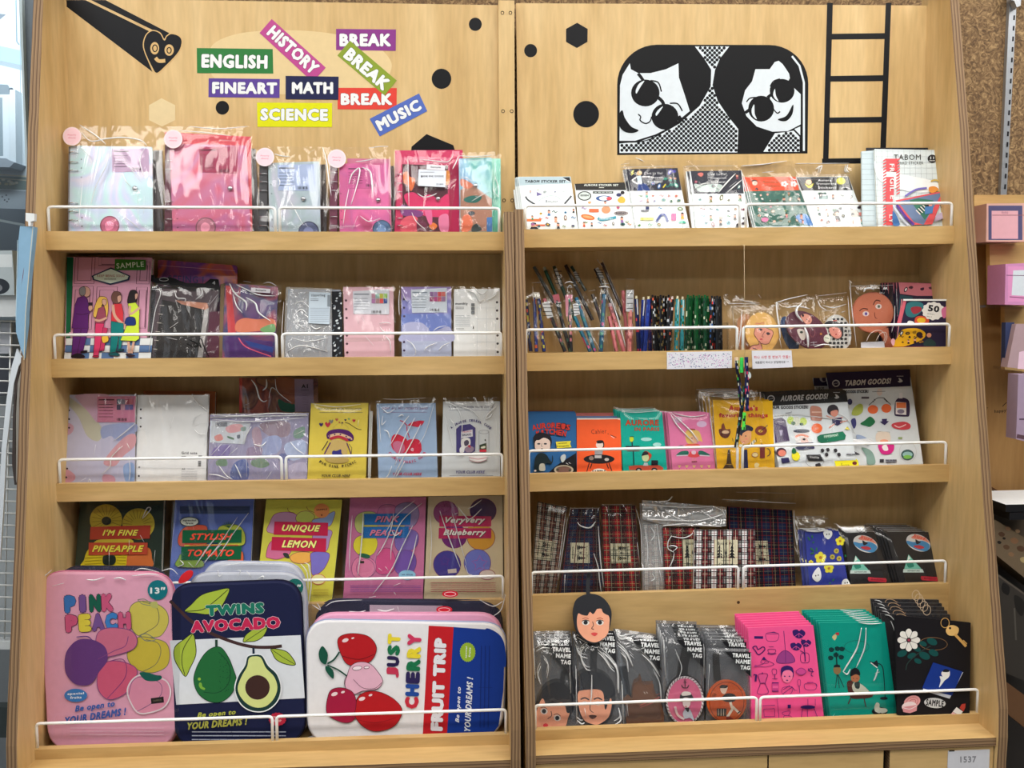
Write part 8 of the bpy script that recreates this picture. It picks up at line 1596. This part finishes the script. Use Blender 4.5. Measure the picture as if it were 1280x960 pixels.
bag(it,((535,140),(1005,146),(1065,830),(630,840)),.002,glint_creases=((1.6,(600,190),(630,280),(632,420)),(1.4,(560,150),(600,160),(640,210))),puff=.0006)
copies(it,4,.007,.0045,-.0015,'black notebook in the stack behind the tilted SAMPLE one',NB)
# ------------------------------------------------------------ price label on the drawer, things left and right of the shelves
c=Canvas(MU['R']@Matrix.Translation((0,YLEDGE+.0036,LEDGE_Z-.03)),None);P=[c.uv(*p)for p in((1185,938.5),(1237,936.5),(1236,962),(1184,962))];cx=sum(p[0]for p in P)/4;cz=sum(p[1]for p in P)/4
c=Canvas(c.M@Matrix.Translation((cx,0,cz)),None);c.mb.prism([(a-cx,b-cz)for a,b in P],0,.0006,paper((206,206,212)));c.n=.0006;c.text('1537',1210,949,20,8,(130,130,136),.04,-1);c.line([(1186,938.5),(1193,938.2)],1.6,INK)
o=c.build('price_label');o.matrix_world=c.M;tag(o,'white label reading 1537 on the rightmost drawer front','label')
for px,py,u_ in((923,753,'R'),):
    p=on_unit(u_,px,py,YL[3]-.0002);mb=MB();mb.raw([(.003*math.cos(i*math.pi/6),0,.003*math.sin(i*math.pi/6))for i in range(12)],[tuple(range(12))],paper((70,46,28)));o=mb.build('screw',UNITS[u_]);o.matrix_local=Matrix.Translation((p.x-(XR[u_][0]+XR[u_][1])/2,p.y,p.z))
def slab(name,quad,Y,th,mat,parent=None,rot=0,M=None,draw=None,zoom=None):
    """upright slab in the place, outline read from the photograph on the plane at depth Y"""
    M0=M or(Matrix.Translation((0,Y,1))@Matrix.Rotation(math.radians(rot),4,'Z'));c=Canvas(M0,zoom);P=[c.uv(*p)for p in quad]
    if parent is None:
        cx=sum(p[0]for p in P)/len(P);cz=min(p[1]for p in P);M1=M0@Matrix.Translation((cx,0,cz));c=Canvas(M1,zoom);P=[(a-cx,b-cz)for a,b in P]
    else:M1=M0
    c.mb.prism(P,-th,0,mat if not isinstance(mat,tuple)else paper(mat))
    if draw:draw(c)
    o=c.build(name)
    if parent is None:o.matrix_world=M1
    else:o.parent=parent;o.matrix_parent_inverse=parent.matrix_world.inverted();o.matrix_world=M1;o.matrix_parent_inverse=Matrix.Identity(4);o.matrix_local=parent.matrix_world.inverted()@M1
    return o
# left: grey pillar, window, street front beyond the glass
structure(slab('wall_left',((24.5,-60),(75,-60),(75,1010),(62,1010),(36,250),(30,120)),YB+.03,.05,(104,114,124)))
fr=structure(slab('window_1',((21,-60),(25.5,-60),(31,120),(37,250),(36,300),(33,300),(34,250),(28.5,120)),YB+.02,.03,(176,192,198)))
GL=film('window_pane_glass',.25,.01,2)
slab('glass',((-60,-60),(22,-60),(29,120),(34.5,250),(34,330),(-60,330)),YB+.03,.004,GL,parent=fr)
bt=thing('building','pale blue grey street building with cornices seen through the window','building',Matrix.Translation((-3.4,4.2,0)))
def fac(c):
    D=(110,124,134);c.poly(((-80,56),(36,82),(36,90),(-80,62)),(150,166,174));c.poly(((-80,40),(40,66),(40,84),(-80,58)),(160,196,216));c.poly(((-80,8),(8,18),(-2,26),(-80,22)),(120,130,140));c.line([(20,0),(21,52),(24,56)],1.6,(120,140,150));c.line([(25,20),(26,150)],1,(140,156,164))
    c.poly(((-80,100),(10,106),(16,118),(-80,118)),(120,134,142));c.poly(((-80,120),(3,122),(4,195),(-80,195)),(128,144,152));c.line([(15,116),(15,200)],4,(206,216,220));c.ell(14,113,3,3.5,(70,80,90));c.poly(((17,170),(27,172),(28,200),(18,200)),(160,174,182));c.poly(((-80,193),(8,198),(18,204),(10,211),(-80,207)),(124,136,146))
    c.poly(((-80,216),(40,222),(40,238),(-80,232)),(122,140,136));c.line([(-80,213),(40,221)],1.6,(210,206,186));c.line([(-80,217),(40,226)],1.2,(190,186,166))
    for i in range(14):c.ell(rnd.uniform(-8,24),rnd.uniform(222,231),2.4,1.6,rnd.choice(((196,190,150),(176,150,120),(206,206,190))))
    c.poly(((-80,232),(45,240),(45,262),(-80,258)),(150,162,170));c.poly(((-80,258),(50,262),(50,330),(-80,330)),(84,94,102));c.line([(-60,264),(34,282)],3,(150,160,160))
    for x,y in((3,246),(8,244),(11,249),(6,250),(9,252)):c.ell(x,y,1,1,(60,66,74))
slab('front_wall',((-420,-200),(120,-200),(120,420),(-420,420)),4.2,.3,(196,208,214),parent=bt,draw=fac)
slab('cornice',((-420,196),(8,199),(18,203),(12,209),(-420,206)),4.05,.15,(150,162,172),parent=bt)
slab('pilaster',((12,112),(19,112),(20,206),(13,206)),4.12,.08,(202,214,220),parent=bt)
area('street_daylight',(-2.6,1.6,4.2),2.5,1.5,230,(.86,.94,1),(-3.4,4.2,1.6))
slab('street_pavement',((-300,640),(110,640),(110,1100),(-300,1100)),1.2,.1,(150,156,160))['kind']='structure'
# white wire rack with goods
WR=metal('white_rack_wire',(222,228,232),.35,0);rk=thing('wire_rack','white wire grid rack standing by the window at the far left','rack',Matrix.Translation((-1.02,.10,0)))
c=Canvas(Matrix.Translation((0,.10,1)),None);mb=MB()
for i in range(27):y=402+i*15;a,b=c.uv(-70,y-3),c.uv(31-(y-400)*.027,y);mb.tube([(a[0],.1,a[1]+1),(b[0],.1,b[1]+1)],.0016,WR,5)
for x in(-60,-40,-20,-2,12,26):a,b=c.uv(x,400),c.uv(x-8,800);mb.tube([(a[0],.104,a[1]+1),(b[0],.104,b[1]+1)],.0015,WR,5)
o=mb.build('wire_grid',rk);o.matrix_local=Matrix.Translation((1.02,-.10,0))
slab('rack_shelf',((-90,369),(20,369),(20,396),(-90,396)),.08,.12,(206,212,216),parent=rk)
slab('back_sheet',((-90,400),(33,400),(22,800),(-90,800)),.17,.01,(176,184,190),parent=rk)
slab('foot_rail',((-90,800),(16,802),(15,812),(-90,810)),.1,.02,(206,212,216),parent=rk)
tag(slab('tape_dispenser',((-60,314),(15,313),(17.5,345),(18,368.8),(-60,368.8)),.07,.08,(170,182,188),draw=lambda c:(c.ell(-2,358,14,10,(44,50,58)),c.rect(-60,318,15,334,(206,214,218)),c.ell(-4,360,7,5,(120,124,130)))),'silver grey box with a dark round opening on the white rack','box')
for lab,q_,col in(('dark photo card behind the rack wires, upper one',((-40,448),(16,446),(16,494),(-40,496)),(70,74,84)),('white leaflet behind the rack wires near its top',((-40,404),(14,404),(14,442),(-40,442)),(196,200,210)),('grey patterned leaflet low behind the rack wires',((-40,506),(22,506),(20,560),(-40,560)),(150,156,162))):
    tag(slab('leaflet',q_,.125,.004,col),lab,'leaflet')
tag(slab('dark_mat',((-80,884),(40,884),(40,922),(-80,922)),.0,.02,(52,60,62)),'dark speckled box low at the far left under the rack','box')
# blue bag on a clip
def bagd(c):c.blob([(30,334),(27.5,350),(25.5,367),(27,355),(29,345)],(110,60,76));c.line([(41,284),(37,330),(32,392),(30,450)],.9,(206,200,176));c.line([(22,300),(20,400)],.7,(180,206,222))
bg=thing('shoulder_bag','pale blue folded fabric bag hanging from a white clip beside the left shelf','bag',Matrix.Translation((-.86,-.075,1.4)))
slab('bag_body',((25,282.5),(42.5,283.5),(40,310),(36,345),(32.5,392),(30.5,448),(26,436),(20,415),(19.5,390),(22,340),(23,300)),-.075,.012,(134,172,200),parent=bg,draw=bagd)
slab('clip',((32,266),(43,267),(42.5,276),(38.5,277),(38,282.5),(35.5,282.5),(35,277),(32,276)),-.08,.008,(226,230,232),parent=bg)
slab('strap',((21,436),(29,448),(23,458),(17,480),(8,560),(4,640),(0,700),(-6,700),(2,560),(8,500),(14,460)),-.072,.004,(206,214,222),parent=bg)
slab('dark_strap',((29,448),(25,452),(19,470),(16,520),(15,580),(18,606),(20,606),(19,560),(19.5,500),(24,465),(30,452)),-.070,.006,(70,62,60),parent=bg)
slab('strap_lining',((26,462),(22,480),(20,520),(20,600),(21.5,607),(24,560),(24,500)),-.073,.004,(150,146,140),parent=bg)
# right: slotted rail, stepped acrylic card display, angled wooden stand with books and crates
STEEL=metal('galvanised_steel',(176,180,186),.35,.6)
rl=thing('slotted_rail','grey slotted steel rail fixed to the particle board wall','rail',Matrix.Translation((.9,YB+.04,1.5)))
def slots(c):
    for i in range(19):y=6+i*13.2;x=1268.8-(y/243)*13.2;c.poly(((x-1,y),(x+1.2,y),(x+.8,y+6),(x-1.4,y+6)),(30,30,36))
slab('rail_body',((1263.5,-30),(1272.5,-30),(1258,250),(1250.5,250)),YB+.036,.009,STEEL,parent=rl,draw=slots)
slab('bracket',((1264,-12),(1277,-12),(1276,7),(1271,9),(1268,1),(1264,0)),YB+.02,.014,STEEL,parent=rl)
DW=wood('shaded_birch_panel',(150,112,66),(166,126,78),(178,138,88),'Z')  # birch tones lowered so the back board's shade sits in its colour
sd=thing('display_stand','birch stand with stepped header boards holding clear card pockets, right edge','display stand',Matrix.Translation((.95,.1,0)))
def ctx(c):c.text('happy',1230,509,10,4,(60,44,40),.0,12);c.line([(1253,508),(1259,503),(1264,506)],.9,(60,44,40),smooth=True);c.text('happy!',1251,514,16,5,(60,44,40),.03,-6);c.text('hello',1273,511,9,5,(60,44,40),.03,6)
slab('back_board',((1190,305),(1330,305),(1330,664),(1190,588)),YB+.015,.012,DW,parent=sd,draw=ctx)
slab('base_trim',((1200,585),(1330,662),(1330,684),(1200,601)),YB,.014,(92,58,34),parent=sd)
for q_,Y in((((1217.5,243.5),(1330,243.5),(1330,309),(1218,304)),.115),(((1237,305),(1330,303),(1330,388),(1238,380)),.09),(((1255.5,383),(1330,384),(1330,470),(1256,462)),.065)):slab('header_board',q_,Y,.012,WOOD_H,parent=sd)
def pocket(lab,cat_,quad,Y,dp,col,draw,tray):
    t=slab('card_stack',quad,Y,dp,col,draw=draw);tag(t,lab,'cards')
    tag(slab('acrylic_tray',tray,Y-.008,dp+.012,ACRYL),'clear acrylic tray holding the '+lab.split(' with')[0],'tray')
NVP=(86,84,122)
pocket('pink square notes with a navy frame, top pocket at the right edge','',((1233.5,254.5),(1282,254),(1282,302),(1232.5,302)),.062,.04,(214,170,160),lambda c:(c.rect(1235.5,257,1278,300,NVP),c.rect(1239.5,263.5,1272.5,298.5,(226,172,182)),c.text('memo',1256,266,8,3,(150,90,110),.0),c.line([(1240,269),(1280,269)],.8,(150,90,100))),((1218,303),(1300,303),(1300,306),(1218,306)))
pocket('magenta pink cards with a white window, second pocket at the right edge','',((1257,330),(1300,328),(1300,382),(1256,380.5)),.02,.055,(206,140,186),lambda c:(c.rect(1260,333,1300,377,(222,150,196)),c.poly(((1266.5,338),(1300,337),(1300,371),(1264.5,369)),(214,222,230)),c.line([(1262,371),(1300,374)],1,(130,60,100)),c.line([(1258,344),(1300,345)],.8,(120,80,110))),((1232,381.5),(1300,383),(1300,387),(1232,384.5)))
pocket('navy cards with white dots leaning in the third pocket at the right edge','',((1257,403),(1268,403),(1263,459),(1256,458)),.012,.012,(56,66,104),lambda c:(c.ell(1266,408,1.2,1.2,WHT),c.ell(1264.5,420,1.2,1.2,WHT),c.ell(1264,430,1,1,WHT)),((1251,458),(1300,466),(1300,470),(1251,461.5)))
tag(slab('card_stack',((1270,405),(1290,405),(1286,462),(1259,459)),.0,.02,(176,150,156),draw=lambda c:c.poly(((1274,440),(1290,436),(1288,462),(1272,461)),(226,196,214))),'mauve cards slanting in front of the navy dotted ones','cards')
tag(slab('card_stack',((1273,468),(1300,468),(1300,556),(1270,549)),-.02,.03,(166,146,170),draw=lambda c:(c.line([(1271,545),(1300,551)],5,(96,70,80)),c.scribble(1274,520,1300,528,1,(90,70,90),2))),'lilac cards in the lowest pocket at the right edge','cards')
STN=(112,96,76)
sh=thing('low_shelving','dark wooden low shelving below the birch stand at the right edge','shelf',Matrix.Translation((.95,.05,0)))
slab('top_board',((1225,600),(1240,612),(1330,668),(1330,722),(1242,650),(1225,640)),YB-.02,.1,(96,84,70),parent=sh)
slab('lower_board',((1230,832),(1330,905),(1330,950),(1230,868)),-.04,.03,(104,74,50),parent=sh)
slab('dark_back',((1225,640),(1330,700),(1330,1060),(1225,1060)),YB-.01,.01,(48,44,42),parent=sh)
def carve(c):
    for x,y,r_,col in((1252,668,4,(84,60,44)),(1260,661,3.4,(136,104,78)),(1268,676,5,(130,96,70)),(1276,686,5,(86,62,46)),(1258,684,4,(90,66,48)),(1264,693,3.6,(132,102,76)),(1249,678,2.6,(40,34,30)),(1255,673,2,(40,34,30)),(1280,700,5,(176,156,110)),(1272,664,3,(140,112,84))):c.blob([(x-r_,y-r_*.4),(x,y-r_*.8),(x+r_,y-.1*r_),(x+r_*.5,y+r_*.7),(x-r_*.6,y+r_*.5)],col)
tag(slab('carved_box',((1241,648),(1330,702),(1330,762),(1243,692)),0.0,.08,STN,draw=carve),'carved brown wooden box standing on the low shelving, upper one','box')
tag(slab('carved_box',((1246,716),(1330,776),(1330,872),(1250,838)),-.02,.1,(58,54,50),draw=lambda c:(c.line([(1246,718),(1330,778)],2,(90,82,74)),c.blob([(1254,728),(1262,734),(1260,744),(1252,738)],(30,28,28)),c.line([(1268,760),(1270,800)],2,(84,80,74)),c.blob([(1268,744),(1280,752),(1278,770),(1270,762)],(36,34,32)))),'dark carved box on the shelf below the brown carved one','box')
for lab,P,z0,z1,col in(('black notebook with a white top lying on the carved box, upper one',((1257,628),(1300,630)),628,638,None),):
    c=Canvas(Matrix.Translation((0,-.02,1)),None);bx_,bz=c.uv(1257,640);_,b2=c.uv(1257,629)
    for nm,dx,dz,l_ in(('notebook',0,0,lab),('notebook',.008,-.0155,'black notebook beneath the white topped one on the carved box')):
        mb=MB();mb.box(0,.12,-.02,.10,0,.014,paper((24,24,28)),{'t':paper((226,228,230)if dz==0 else(30,30,34))});o=mb.build(nm);o.matrix_world=Matrix.Translation((bx_+dx,0,bz+1+dz));tag(o,l_,'notebook')
